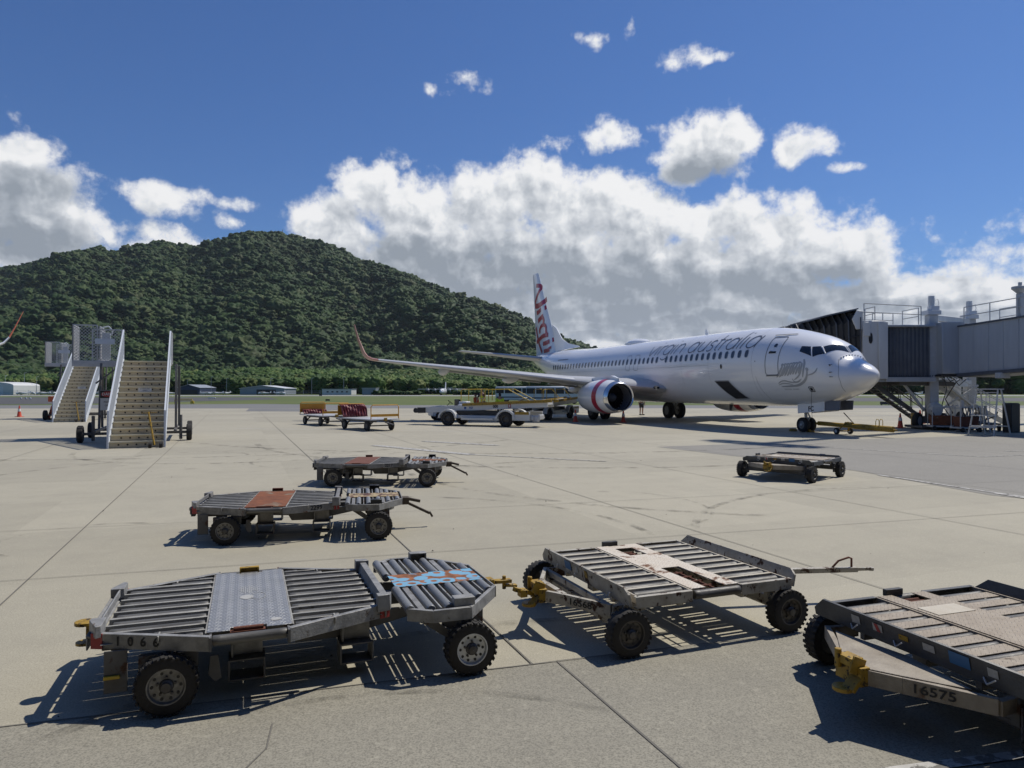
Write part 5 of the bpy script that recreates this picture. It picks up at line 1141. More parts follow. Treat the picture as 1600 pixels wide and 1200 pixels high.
mb = MB(); mb.cyl((2.15, .05, .45), (1.55, .02, .95), .022, n=8); mb.build('lever', M['black'], T)
mb = MB()
for y in (-.10, .10): mb.tube([(3.5, y - .09, .4), (3.5, y - .09, .66), (3.5, y - .04, .74), (3.5, y + .04, .74), (3.5, y + .09, .66), (3.5, y + .09, .4)], .015, 7)
mb.build('handle', M['yellowc'], T)
for y in (-.38, .38): 
    w = MB(); w.lathe([(-.05, .05), (-.05, .12), (-.03, .15), (.03, .15), (.05, .12), (.05, .05)], (1.55, y, .15), (0, 1, 0), 24); wh = w.build('wheel', M['rubber'], T)
    w = MB(); w.cyl((1.55, y - .054, .15), (1.55, y + .054, .15), .07, n=16); w.build('rim', M['rimclean'], wh)
for i, (x, y) in enumerate(((13.35, 33.75), (13.9, 33.1))):
    mb = MB(); mb.prism([(-.12, 0), (.12, 0), (.05, .13), (-.05, .13)], -.16, .16, Matrix.Translation((x, y, 0)) @ Matrix.Rotation(ARZ, 4, 'Z') @ Matrix.Rotation(pi / 2, 4, 'X')); o = mb.build('wheel_chock', M['yellow'], bevel=.006); tag(o, ('yellow chock behind the airliner nose wheels', 'yellow chock in front of the airliner nose wheels')[i], 'wheel chock', 'chocks at the nose wheel')

# ---------------------------------------------------------------- baggage carts
def cart(loc, ang, label, tarp=1, far=True):
    C = empty('baggage_cart', loc, ang, label, 'baggage cart', 'open baggage carts parked mid apron'); L, Wd, H = 1.72, .78, .58   # local x along the cart
    mb = MB(); mb.box((0, 0, H - .03), (2 * L, 2 * Wd, .05)); mb.build('deck', M['stairsteel'], C, bevel=.004)
    mb = MB(); 
    for y in (-.4, .4): mb.box((0, y, H - .11), (3.1, .07, .10))
    for s in (-1, 1):
        for y in (-.55, .55): mb.bar((s * 1.15, y * .5, H - .08), (s * 1.15, y, .26), .06, .06)
        mb.cyl((s * 1.15, -.62, .24), (s * 1.15, .62, .24), .03, n=8)
    mb.bar((L, 0, .42), (L + .75, 0, .33), .07, .05); mb.build('chassis', M['chassis'], C)
    for x in (-1.15, 1.15):
        for y in (-.66, .66):
            w = MB(); w.lathe([(-.06, .12), (-.06, .20), (-.04, .24), (.04, .24), (.06, .20), (.06, .12)], (x, y, .24), (0, 1, 0), 28); wh = w.build('wheel', M['rubber'], C)
            w = MB(); w.lathe([(-.05, .01), (-.05, .06), (-.055, .125), (.055, .125), (.05, .06), (.05, .01)], (x, y, .24), (0, 1, 0), 20); w.build('rim', M['hub'], wh)
    for s in (-1, 1):
        x = s * (L - .04); hh = .66
        mb = MB(); mb.tube([(x, -Wd + .03, H), (x, -Wd + .03, H + hh - .08), (x, -Wd + .10, H + hh), (x, Wd - .10, H + hh), (x, Wd - .03, H + hh - .08), (x, Wd - .03, H)], .024, 8)
        mb.box((x, 0, H + .17), (.03, 2 * Wd - .1, .12)); fr = mb.build('end_frame', M['cartyellow'], C)
        if s < 0 or tarp > 1:
            if s < 0: mb = MB(); mb.box((x - .02, 0, H + .34), (.015, 2 * Wd - .12, .50)); mb.build('end_board', M['cartyellow'], fr)
    if True:
        # folded tarpaulin bundled against the far end frame
        mb = MB(); n = 30; g = []
        for i in range(n + 1):
            for j in range(9):
                y = -Wd + .08 + (2 * Wd - .16) * i / n; t_ = j / 8; zz = H + (.62 if tarp > 1 else .24) * (1 - t_ ** 1.6) + .02; xx = -L + .04 + .42 * t_ ** .8
                w_ = .05 * sin(i * 1.9) + .03 * sin(i * 4.1 + j); g.append((xx + w_, y, zz + .5 * w_ * (1 if 0 < j < 8 else 0)))
        mb.add(g, [(i * 9 + j, i * 9 + j + 1, (i + 1) * 9 + j + 1, (i + 1) * 9 + j) for i in range(n) for j in range(8)]); o = mb.build('tarpaulin', M['tarp'], C, smooth=60); so_ = o.modifiers.new('thickness', 'SOLIDIFY'); so_.thickness = .02
    mb = MB(); mb.box((L + .02, .0, H - .02), (.05, .16, .14)); mb.build('coupling', M['yellow'], C, bevel=.004)
    return C
ca = atan2(-.80, .60)
cart((-10.55, 39.9, 0), ca, 'open cart at the rear left, tarpaulin folded low against its yellow end board', 1)
cart((-7.15, 35.2, 0), ca + .06, 'nearer open cart, maroon tarpaulin bundled high at one end, bare yellow frame at the other', 2)

# ---------------------------------------------------------------- belt loaders
def road_wheel(parent, x, y, r, w, s, rim='hub'):
    m = MB(); m.lathe([(-w / 2, r * .55), (-w / 2, r * .86), (-w * .4, r * .97), (-w * .25, r), (w * .25, r), (w * .4, r * .97), (w / 2, r * .86), (w / 2, r * .55)], (x, y, r), (0, 1, 0), 36); wh = m.build('wheel', M['rubber'], parent, smooth=40)
    m = MB(); m.lathe([(-w * .3, .01), (-w * .3, r * .3), (w * .36, r * .56), (w * .5, r * .57), (w * .45, r * .50), (w * .15, r * .42), (w * .25, r * .2), (w * .3, .01)], (x, y, r), (0, s, 0), 24); m.build('rim', M[rim], wh, smooth=30); return wh
def belt_loader(loc, ang, label, far=False):
    B = empty('belt_loader', loc, ang, label, 'belt loader', 'belt loaders serving the airliner'); Wd = .95
    # local x along the vehicle, raised conveyor end at +x; near side is -y
    mb = MB(); mb.box((-.25, 0, .50), (3.9, 1.5, .16)); mb.box((1.2, 0, .42), (1.0, 1.7, .22)); mb.box((-1.9, 0, .46), (.5, 1.6, .2)); mb.build('chassis', M['vehwhite'], B, bevel=.02)
    for x, r in ((-1.75, .40), (.0 + 1.72, .40)):
        for s in (-1, 1):
            road_wheel(B, x, s * .86, .39, .26, s)
            mb = MB(); A = [pi - pi * i / 10 for i in range(11)]
            mb.prism([(x + .56 * cos(a), .42 + .50 * sin(a)) for a in A] + [(x + .46 * cos(a), .42 + .41 * sin(a)) for a in A[::-1]], -.14, .14, Matrix.Translation((0, s * .86, 0)) @ Matrix.Rotation(pi / 2, 4, 'X')); mb.build('mudguard', M['vehwhite'], B, bevel=.006)
    mb = MB()
    for s in (-1, 1): mb.prism([(2.1, .35), (3.1, .35), (3.1, .80), (2.3, .80), (2.1, .6)], -.03, .03, Matrix.Translation((0, s * .93, 0)) @ Matrix.Rotation(pi / 2, 4, 'X')); mb.prism([(-.9, .34), (1.0, .34), (1.0, .46), (-.9, .46)], -.03, .03, Matrix.Translation((0, s * .95, 0)) @ Matrix.Rotation(pi / 2, 4, 'X'))
    mb.build('side_panel', M['vehwhite'], B, bevel=.01)
    mb = MB(); mb.box((2.65, -.965, .74), (.8, .02, .14)); mb.build('stripe', M['yellow'], B)
    mb = MB(); mb.box((3.12, 0, .50), (.22, 1.7, .26)); mb.box((3.3, -.55, .45), (.3, .35, .3)); mb.build('bumper', M['stairsteel'], B, bevel=.03)
    mb = MB(); mb.box((.1, 0, .72), (3.0, 1.1, .22)); mb.build('engine_bay', M['black'], B)
    # conveyor: low end left, high end right
    a0, a1 = Vector((-4.1, 0, .80)), Vector((3.9, 0, 1.22)); d = (a1 - a0).normalized(); up = Vector((0, 1, 0)).cross(d) * -1; up = Vector((-d.z, 0, d.x))
    mb = MB()
    for s in (-1, 1): mb.bar(a0 + Vector((.2, s * .42, 0)), a1 + Vector((0, s * .42, 0)), .07, .32)
    mb.bar(a0 + Vector((.15, 0, .02)), a1 + Vector((0, 0, .02)), .72, .12); cv = mb.build('conveyor', M['vehwhite'], B, bevel=.01)
    mb = MB(); mb.bar(a0 + up * .10 + Vector((.1, 0, 0)), a1 + up * .10, .68, .03); mb.build('belt', M['black'], cv)
    mb = MB(); mb.cyl(a0 + Vector((.05, -.46, 0)), a0 + Vector((.05, .46, 0)), .14, n=20); mb.box((a0.x + .45, -.45, .82), (.5, .1, .3)); mb.build('belt_roller', M['black'], cv)
    mb = MB(); p, q = a0.lerp(a1, .38), a0.lerp(a1, 1.0); mb.bar(p + Vector((0, -.48, .19)), q + Vector((.25, -.48, .17)), .10, .15); mb.bar(p + Vector((0, .48, .19)), q + Vector((.25, .48, .17)), .10, .15); mb.build('guard_rail', M['yellow'], cv, bevel=.006)
    # hand rails
    for x0, x1, slope in ((-1.15, .08, 0), (.30, 1.75, 1.15)):
        z0 = 1.15 + (x0 + 4) * .052; zt = 1.98
        mb = MB(); pts = [(x0, -.46, z0), (x0, -.46, zt - .07), (x0 + .07, -.46, zt), (x1 - .07, -.46, zt + .02), (x1, -.46, zt - .03)] + ([(x1 + slope, -.46, 1.38)] if slope else [(x1, -.46, z0)])
        mb.tube(pts, .022, 8); mb.tube([(x, y + .92, z) for x, y, z in pts], .022, 8)
        mb.build('hand_rail', M['yellowc'], cv)
    if not far:
        mb = MB(); mb.box((-1.35, .35, 1.12), (.5, .5, .40)); mb.box((-1.3, -.1, 1.0), (.35, .35, .3)); mb.build('driver_seat', M['farwhite'], B, bevel=.03)
        mb = MB(); mb.box((2.2, .1, 1.42), (.55, .5, .02), ry=-.5); mb.build('console_cover', M['farwhite'], cv)
        for x, s, sz, m in ((.92, '000', .20, 'stencil'), (-.55, 'TLD', .13, 'signblue')):
            z = a0.z + (x - a0.x) * (a1.z - a0.z) / (a1.x - a0.x) + .0; lettering('number' if s == '000' else 'maker_sign', s, sz, plane_m((x, -.459, z), d, up), M[m], cv, bold=.01)
        mb = MB(); x = 1.75; z = a0.z + (x - a0.x) * .0525; mb.box((x, -.457, z), (.16, .006, .2)); mb.build('sign', M['red'], cv); mb = MB(); mb.box((x, -.462, z), (.07, .004, .13)); mb.build('sign', M['farwhite'], cv)
        mb = MB(); x = -.9; z = a0.z + (x - a0.x) * .0525; mb.box((x, -.457, z), (.14, .006, .12)); mb.build('sign', M['signblue'], cv)
    return B
belt_loader((-1.55, 38.9, 0), atan2(-1.45, 3.35), 'white belt loader with yellow guard rails, its belt aimed at the airliner wing')
BL2 = belt_loader((2.4, 47.6, 0), radians(62), 'second belt loader, half hidden behind the near engine and cones', True)
# baggage tractor behind the loader
B = empty('baggage_tractor', (-3.9, 45.5, 0), radians(200), 'white baggage tractor seen from behind between the carts and the belt loader', 'tractor')
mb = MB(); mb.prism([(-1.3, .3), (1.35, .3), (1.35, .85), (.5, .95), (.4, .75), (-.35, .75), (-.45, 1.0), (-1.3, 1.0)], -.68, .68, Matrix.Rotation(pi / 2, 4, 'X')); mb.build('body', M['vehwhite'], B, bevel=.04)
mb = MB(); mb.box((-.2, 0, .85), (.5, 1.1, .15)); mb.box((-.42, 0, 1.12), (.12, 1.1, .45)); mb.build('seat', M['black'], B, bevel=.03)
mb = MB(); mb.tube([(.35, .3, .95), (.15, .3, 1.15)], .02, 6); mb.lathe([(-.012, .16), (.012, .16), (.012, .185), (-.012, .185), (-.012, .16)], (.13, .3, 1.17), (-.5, 0, .6), 20); mb.build('steering_wheel', M['black'], B)
for x in (-.85, .85):
    for y in (-.62, .62): road_wheel(B, x, y, .33, .2, 1 if y > 0 else -1)
lettering('maker_sign', 'TLD', .3, plane_m((-1.304 - .03, 0, .72), (0, -1, 0), (0, 0, 1)), M['stencil'], B, bold=.01)
lettering('maker_sign', 'TLD', .3, plane_m((-.85, .683 + .03, .72), (-1, 0, 0), (0, 0, 1)), M['stencil'], B, bold=.01)

# ---------------------------------------------------------------- passenger stairs. local y = up the flight, x across
def stairs(loc, ang, label, h=3.2, n=15, run=5.4, sign_word='DANGER'):
    S = empty('passenger_stairs', loc, ang, label, 'passenger stairs', 'wheeled passenger stairs parked on the apron'); W2 = .82; rise = h / n; going = run / n
    for s in (-1, 1):
        mb = MB(); mb.bar((s * (W2 + .035), -.05, .02), (s * (W2 + .035), run, h + .0), .05, .26); st = mb.build('stringer', M['stairwhite'], S, bevel=.004)
        # side screen: rails with slanting balusters
        mb = MB(); x = s * (W2 + .04); sl = h / run; top = lambda y: y * sl + 1.28
        mb.bar((x, -.12, .0), (x, -.02, 1.25), .05, .06, up=(1, 0, 0)); mb.bar((x, -.02, 1.25), (x, run, top(run)), .05, .06); mb.bar((x, .0, .28), (x, run, .28 + h), .035, .05); mb.bar((x, run, h), (x, run, top(run)), .05, .05, up=(1, 0, 0))
        k = 52
        for i in range(k):
            y = run * (i + .5) / k; mb.bar((x, y, y * sl + .28), (x, y + .02, top(y)), .04, .026, up=(1, 0, 0))
        mb.build('hand_rail', M['stairwhite'], st)
    mb = MB(); mt = MB(); mn = MB(); mh = MB()
    for i in range(n):
        y = i * going; z = i * rise
        mb.box((0, y + .012, z + rise / 2), (2 * W2, .012, rise - .012))
        mt.box((0, y + going / 2 + .02, z + rise), (2 * W2, going + .03, .022)); mn.box((0, y - .012, z + rise + .004), (2 * W2, .05, .045))
        for q in range(5):
            mh.cyl((-.55 + .27 * q + (.05 if i % 2 else 0), y + .0055, z + rise * .55), (-.55 + .27 * q + (.05 if i % 2 else 0), y + .004, z + rise * .55), .032, n=8)
    mb.build('risers', M['stairtan'], S); tr = mt.build('treads', M['stairtan'], S); mn.build('nosings', M['yellow_nosing'], S); mh.build('riser_holes', M['black'], S)
    lettering('notice', 'X PERSONS ONLY', .12, plane_m((.0, going * 7 - .012, rise * 7.5), (1, 0, 0), (0, 0, 1)), M['black'], S) if False else None
    mb = MB(); mb.box((.05, going * 9 - .004, rise * 9.5), (.46, .01, .15)); nt = mb.build('notice', M['farwhite'], S)
    for dz, tx in ((.03, 'X PERSONS'), (-.035, 'ONLY')): lettering('lettering', tx, .062, plane_m((.05, going * 9 - .0105, rise * 9.5 + dz), (1, 0, 0), (0, 0, 1)), M['black'], nt)
    # platform reaching out to the left
    x0, x1, y0, y1 = -2.65, W2 + .06, run - .05, run + 1.75
    mb = MB(); mb.box(((x0 + x1) / 2, (y0 + y1) / 2, h - .04), (x1 - x0, y1 - y0, .10)); mb.box(((x0 - .8) / 2, y0 - .01, h - .10), (-x0 - .8, .05, .24)); mb.bar((-W2 - .06, y0 - .02, h - .02), (x0 + .1, y0 - .02, h - .12), .04, .1); mb.build('platform', M['stairsteel'], S, bevel=.005)
    def mesh_panel(a, b, z0, z1, sign=False):
        a, b = Vector(a), Vector(b); L = (b - a).length; d = (b - a).normalized(); fr = MB()
        for z in (z0, z1): fr.bar(a + Vector((0, 0, z)), b + Vector((0, 0, z)), .035, .045)
        for p in (a, b): fr.bar(p + Vector((0, 0, z0)), p + Vector((0, 0, z1)), .045, .045, up=d)
        o = fr.build('guard_frame', M['stairsteel'], S); me = MB(); st_ = .125; Hh = z1 - z0; k = int((L + Hh) / st_)
        for i in range(1, k):
            for sg in (1, -1):
                s0 = i * st_; p0 = (max(0, s0 - Hh), min(s0, Hh)); p1 = (min(s0, L), max(0, s0 - L))
                if sg > 0: A, B_ = p0, p1
                else: A, B_ = (p0[0], Hh - p0[1]), (p1[0], Hh - p1[1])
                me.bar(a + d * A[0] + Vector((0, 0, z0 + A[1])), a + d * B_[0] + Vector((0, 0, z0 + B_[1])), .015, .015)
        me.build('wire_mesh', M['stairsteel'], o)
        if sign: q = MB(); c = a.lerp(b, .42) - Vector((0, .03, 0)); q.box((c.x, c.y, z0 + .80), (L * .68, .012, .22)); q.build('panel', M['stairwhite'], o)
        return o
    mesh_panel((-1.95, y0, 0), (-W2 - .1, y0, 0), h, h + 1.28, True); mesh_panel((x0, y0 + .15, 0), (x0 + .85, y0 + .15, 0), h - .05, h + 1.45); mesh_panel((x0, y0 + .15, 0), (x0, y1, 0), h - .05, h + 1.45)
    mesh_panel((x0 + .95, y0 + .05, 0), (x0 + .95, y1, 0), h - .05, h + 1.4); mesh_panel((x1, y0 + .1, 0), (x1, y1 + .25, 0), h, h + 1.3)
    mb = MB(); mb.box((x0 + 1.15, y0 + .35, h + .62), (.30, .05, 1.1)); mb.tube([(x0 + 1.0, y0 + .1, h + 1.35), (x0 + 1.25, y0 + .1, h + 1.42), (x0 + 1.4, y0 + .1, h + 1.25), (x0 + 1.35, y0 + .1, h + 1.05)], .03, 6); mb.build('sliding_screen', M['stairwhite'], S, bevel=.004)
    # undercarriage
    mb = MB()
    for x in (-1.6, W2 + .28): mb.bar((x, run * .80, .30), (x, run * .92, h - .1), .09, .09); mb.bar((x, run * .55, .40), (x, run + 1.6, .40), .08, .10)
    mb.bar((-1.75, run * .85, h - .9), (-.85, run * .85, h - .15), .06, .06); mb.bar((-1.75, run + 1.4, .4), (-1.75, run + 1.4, h - .1), .09, .09); mb.bar((W2 + .35, run + 1.4, .4), (W2 + .35, run + 1.4, h - .1), .09, .09)
    mb.bar((-2.0, run * .62, .32), (1.5, run * .62, .32), .09, .10); mb.bar((-2.0, run + .9, .32), (1.5, run + .9, .32), .09, .10)
    for x in (-1.68, 1.3): mb.cyl((x, run * .62, .05), (x, run * .62, 1.0), .06, n=10)
    mb.build('undercarriage', M['chassis'], S, bevel=.004)
    for y in (run * .62, run + .9):
        for x in (-2.1, 1.6): 
            m = MB(); m.lathe([(-.1, .16), (-.1, .28), (-.07, .32), (.07, .32), (.1, .28), (.1, .16)], (x, y, .32), (1, 0, 0), 32); wh = m.build('wheel', M['rubber'], S); m = MB(); m.cyl((x - .08, y, .32), (x + .08, y, .32), .165, n=20); m.build('rim', M['hub'], wh)
    mb = MB(); mb.box((-1.2, run * .80, h - 1.55), (.72, .02, .78)); sg = mb.build('warning_sign', M['farwhite'], S)
    mb = MB(); mb.box((-1.2, run * .80 - .014, h - 1.32), (.72, .006, .30)); mb.build('sign_header', M['black'], sg); mb = MB(); mb.add([(-1.2 + .33 * a, run * .80 - .0185, h - 1.32 + .11 * b) for a, b in [sse(2 * pi * k / 20, 2.4) for k in range(20)]], [tuple(range(19, -1, -1))]); mb.build('sign_header', M['red'], sg, fix=False, smooth=0)
    lettering('lettering', sign_word, .15, plane_m((-1.2, run * .80 - .021, h - 1.32), (1, 0, 0), (0, 0, 1)), M['farwhite'], sg, bold=.003)
    for k, tx in enumerate(('KEEP CLEAR', 'OF STAIRS')): lettering('lettering', tx, .09, plane_m((-1.2, run * .80 - .013, h - 1.62 - .14 * k), (1, 0, 0), (0, 0, 1)), M['black'], sg)
    # tow handle standing at the foot
    mb = MB(); mb.bar((.55, -.30, .10), (.36, -.10, 1.22), .05, .05); mb.bar((.14, -.10, 1.18), (.62, -.10, 1.20), .03, .03); hd_ = mb.build('tow_handle', M['yellow'], S, bevel=.004)
    mb = MB(); mb.cyl((.40, -.32, .10), (.42, -.32, .10), .02, n=6)
    for x in (.42, .75): m = MB(); m.cyl((x - .05, -.32, .10), (x + .05, -.32, .10), .10, n=18); m.build('caster', M['rubber'], hd_)
    return S
M['yellow_nosing'] = mat('worn_yellow_nosing', (.72, .64, .36), .45, 0, (.62, .61, .58), 18, .95)
SA = radians(24)
stairs((-12.80, 24.25, 0), SA, 'nearer and taller-looking passenger stairs with a yellow tow handle at the foot', 3.12, 15, 5.5)
stairs((-26.9, 43.2, 0), radians(21), 'farther passenger stairs, partly hidden behind the nearer flight', 3.75, 17, 6.2)
# small orange stand beside the far stairs
o = empty('equipment_stand', (-30.1, 46.4, 0), 0, 'orange folded equipment stand beside the wheel of the far passenger stairs', 'stand')
mb = MB(); mb.bar((-.15, 0, .1), (.1, 0, .9), .16, .12); mb.bar((.15, .1, .1), (.12, 0, 1.4), .12, .1); mb.box((.1, 0, 1.35), (.45, .3, .35), rz=.3); mb.build('frame', M['orangewl'], o, bevel=.02); mb = MB(); mb.box((0, 0, .06), (.6, .4, .08)); mb.build('base', M['black'], o, bevel=.01)
# ---------------------------------------------------------------- boarding bridge (local axes = world axes)
BR = empty('boarding_bridge', (21.3, 36.1, 0), 0, 'grey passenger boarding bridge with a black folding canopy reaching behind the airliner nose', 'boarding bridge')
O = Vector((21.3, 36.1, 0))
def W2L(p): return Vector(p) - O
mb = MB(); mb.box(W2L((18.15, 36.9, 3.98)), (1.2, 2.7, 2.9)); cab = mb.build('cab', M['cream'], BR, bevel=.04)
mb = MB(); mb.box(W2L((18.55, 35.50, 3.93)), (.46, .10, 2.86)); mb.box(W2L((17.75, 35.52, 5.0)), (.35, .06, .7)); mb.prism([(0, 0), (.32, 0), (.34, .9), (.05, .95), (-.2, .5)], -.05, .05, Matrix.Translation(W2L((17.25, 35.6, 5.0))) @ Matrix.Rotation(pi / 2, 4, 'X')); mb.build('corner_panel', M['cream'], cab, bevel=.02)
mb = MB(); mb.add([W2L((17.95 + .10 * a, 35.53, 4.55 + .27 * b)) for a, b in [sse(2 * pi * k / 16, 2.6) for k in range(16)]], [tuple(range(16))]); mb.build('cab_window', M['glassdark'], cab, smooth=0)
# folding canopy: ribs fanning from the cab front towards the aircraft door
rings = []; n = 13
for i in range(n * 2 + 1):
    f = i / (n * 2); x = 17.45 - 3.6 * f; dz = .14 if i % 2 else 0.0; z1 = 6.02 - .85 * f - dz; z0 = 2.75 + .5 * f + dz * .5; ya = 35.55 + .9 * f + dz * .8; yb = 38.4 - .3 * f - dz * .8
    rings.append([W2L(p) for p in ((x + .5 * f, ya, z0), (x, ya - .02, z1 - .45), (x, ya + .45, z1), (x, yb - .45, z1), (x, yb, z1 - .45), (x + .5 * f, yb, z0))])
mb = MB(); mb.loft(rings, cap=False, closed=False); cn = mb.build('canopy', M['canopyblack'], BR, smooth=0, fix=False)
for i in range(0, n * 2 + 1, 4):
    r = rings[i]; mb = MB(); mb.tube(r, .028, 5); mb.build('canopy_rib', M['bridgedark'], cn)
mb = MB(); mb.loft([[W2L((x, 35.75, z)), W2L((x, 38.3, z)), W2L((x, 38.3, z + .07)), W2L((x, 35.75, z + .07))] for x, z in ((17.45, 6.02), (15.9, 5.68), (15.0, 5.42))]); mb.build('canopy_roof', M['bridgedark'], cn)
mb = MB()
for k, z in enumerate((3.4, 4.1, 4.7)): mb.tube([W2L((17.4, 35.5, z)), W2L((16.6, 35.8, z - .25)), W2L((16.0, 36.0, z - .1))], .03, 5)
mb.build('canopy_strap', M['black'], cn)
# corrugated swivel section
mb = MB(); x = 18.80; k = 0; pts = []
while x < 21.05: pts.append((x, 35.72 + (.0 if (k // 2) % 2 == 0 else .045))); k += 1; x += .055 if k % 2 else .045
pts += [(21.05, 38.2), (18.80, 38.2)]
mb.prism([tuple(W2L((a, b, 0))[:2]) for a, b in pts], 2.62, 5.12); mb.build('swivel_section', M['bridgedark'], BR, smooth=0)
mb = MB(); mb.box(W2L((19.95, 36.9, 2.48)), (2.5, 2.8, .24)); mb.box(W2L((19.95, 36.9, 5.17)), (2.5, 2.8, .10)); mb.box(W2L((18.6, 36.9, 2.44)), (1.9, 2.6, .16)); mb.build('floor_frame', M['bridgegrey'], BR, bevel=.02)
mb = MB()
for i in range(20): mb.box(W2L((18.85 + .12 * i, 35.48, 2.66)), (.03, .02, .07))
mb.build('floor_brackets', M['black'], BR)
mb = MB(); mb.bar(W2L((16.2, 36.2, 2.25)), W2L((19.6, 36.6, 2.32)), .35, .16); mb.bar(W2L((17.0, 36.0, 2.12)), W2L((19.9, 36.9, 2.25)), .12, .14); mb.bar(W2L((19.5, 36.2, 2.32)), W2L((22.4, 36.4, 2.26)), .8, .22); mb.build('under_frame', M['chassis'], BR, bevel=.01)
# lift columns, cross beams, screw motors
def col(x, y, zt):
    mb = MB(); mb.box(W2L((x, y, (zt + 1.0) / 2)), (.46, .46, zt - 1.0)); mb.box(W2L((x, y, 1.02)), (.62, .62, .10)); c = mb.build('lift_column', M['concretepost'], BR, bevel=.02)
    mb = MB(); mb.box(W2L((x, y, zt + .12)), (.66, .6, .22)); mb.box(W2L((x + .1, y, zt + .34)), (.4, .4, .24)); mb.cyl(W2L((x, y, zt + .4)), W2L((x, y, zt + .98)), .14, n=20)
    for i in range(5): mb.cyl(W2L((x, y, zt + .55 + .07 * i)), W2L((x, y, zt + .58 + .07 * i)), .16, n=20)
    mb.tube([W2L((x + .12, y, zt + .75)), W2L((x + .32, y, zt + .82)), W2L((x + .38, y, zt + .6)), W2L((x + .3, y, zt + .35))], .018, 6); mb.build('lift_motor', M['farwhite'], c, bevel=.01)
    return c
col(21.3, 36.05, 5.75); col(24.6, 38.2, 5.75)
mb = MB(); mb.bar(W2L((21.3, 36.05, 5.62)), W2L((24.6, 38.2, 5.62)), .3, .30); mb.bar(W2L((21.3, 36.05, 2.3)), W2L((24.6, 38.2, 2.3)), .35, .35); mb.build('cross_beam', M['cream'], BR, bevel=.02)
# wheel truck
mb = MB(); mb.box(W2L((21.3, 36.05, .45)), (1.0, .9, .35)); mb.box(W2L((22.9, 37.1, .42)), (3.6, .5, .30), rz=.57); mb.box(W2L((21.25, 35.9, .12)), (2.0, 1.6, .12)); mb.cyl(W2L((21.3, 36.0, .55)), W2L((21.3, 36.0, 1.0)), .34, n=20); mb.box(W2L((21.1, 35.55, .66)), (.55, .25, .35)); tk = mb.build('wheel_truck', M['chassis'], BR, bevel=.02)
for x, y in ((20.55, 36.0), (21.75, 35.9), (24.0, 38.0), (25.1, 38.3)):
    mb = MB(); c = W2L((x, y, .40)); mb.lathe([(-.13, .24), (-.13, .35), (-.09, .40), (.09, .40), (.13, .35), (.13, .24)], c, (.57, -.82, 0), 28); w = mb.build('wheel', M['rubber'], tk); mb = MB(); mb.cyl(c - Vector((.57, -.82, 0)) * .1, c + Vector((.57, -.82, 0)) * .1, .245, n=20); mb.build('rim', M['cream'], w)
mb = MB(); c = W2L((21.12, 35.5, .98)); mb.lathe([(-.2, .01), (-.2, .30), (-.1, .36), (.1, .36), (.2, .3), (.2, .01)], c, (0, 1, 0), 24); mb.build('cable_reel', M['cream'], tk)
# panel behind the column, then the telescopic tunnel heading for the terminal
TD = Vector((.31, -.95, 0)).normalized(); TN = Vector((.95, .31, 0)).normalized(); S0 = Vector((22.25, 35.35, 0))
mb = MB(); mb.box(W2L((22.0, 36.6, 4.05)), (1.15, 2.5, 2.6)); mb.build('swivel_panel', M['bridgegrey'], BR, bevel=.03)
mb = MB(); mb.box(W2L((22.05, 36.5, 2.68)), (1.4, 2.3, .10)); mb.box(W2L((22.61, 35.9, 4.0)), (.12, 1.2, 2.5)); mb.build('joint_strip', M['black'], BR)
Ltn = 11.0; zz = lambda s: 2.74 + .055 * s
mb = MB(); pr = []; s = 0; k = 0
def trn(s, w, z): p = S0 + TD * s + TN * w; return W2L((p.x, p.y, z))
rings = []
prof = []
while s <= Ltn:
    for ds, off in ((0, 0), (.03, .035), (.06, .035), (.09, 0)):
        if k % 1 == 0: prof.append((s + ds, off))
    s += .74
prof.append((Ltn, 0)); prof.sort()
for s, off in prof: rings.append([trn(s, -off, zz(s)), trn(s, 2.6 + off, zz(s)), trn(s, 2.6 + off, zz(s) + 2.35), trn(s, -off, zz(s) + 2.35)])
mb.loft(rings); mb.build('tunnel', M['bridgegrey'], BR, smooth=0)
mb = MB(); mb.bar(trn(-.1, -.06, zz(0) - .05), trn(Ltn, -.06, zz(Ltn) - .05), .12, .16); mb.bar(trn(-.1, 2.66, zz(0) - .05), trn(Ltn, 2.66, zz(Ltn) - .05), .12, .16); mb.bar(trn(0, 1.3, zz(0) - .1), trn(Ltn, 1.3, zz(Ltn) - .1), 2.2, .08); mb.bar(trn(-.1, -.03, zz(0) + 2.38), trn(Ltn, -.03, zz(Ltn) + 2.38), .10, .08); mb.build('tunnel_frame', M['bridgedark'], BR)
mb = MB()
for s, w in ((2.2, .05), (4.4, .1)): p = trn(s, w, zz(s) - .22); mb.box(p, (.5, .35, .26))
mb.build('service_box', M['cream'], BR, bevel=.02)
# roof railings
def rail(name, pts, posts, h=.95, r=.024):
    mb = MB(); pts = [W2L(p) for p in pts]
    for q in (h, h * .55): mb.tube([p + Vector((0, 0, q)) for p in pts], r, 6)
    for a, b in zip(pts, pts[1:]):
        k = max(1, int((b - a).length / posts))
        for i in range(k + 1): p = a.lerp(b, i / k); mb.cyl(p, p + Vector((0, 0, h)), r, n=6)
    return mb.build(name, M['concretepost'], BR, smooth=30)
rail('roof_railing', [(17.65, 35.6, 5.35), (20.6, 35.75, 5.22)], 1.5, .95); rail('roof_railing', [(17.7, 38.1, 5.3), (20.5, 38.2, 5.22)], .55, .85); rail('roof_railing', [(18.3, 36.8, 5.4), (18.3, 35.8, 5.4)], .6, .75); rail('roof_railing', [(20.9, 36.5, 5.22), (20.9, 38, 5.22)], .8, .95)
a = S0 + TD * .2 + TN * .1; b = S0 + TD * Ltn + TN * .1; rail('roof_railing', [(a.x, a.y, zz(.2) + 2.35), (b.x, b.y, zz(Ltn) + 2.35)], 1.35, .95)
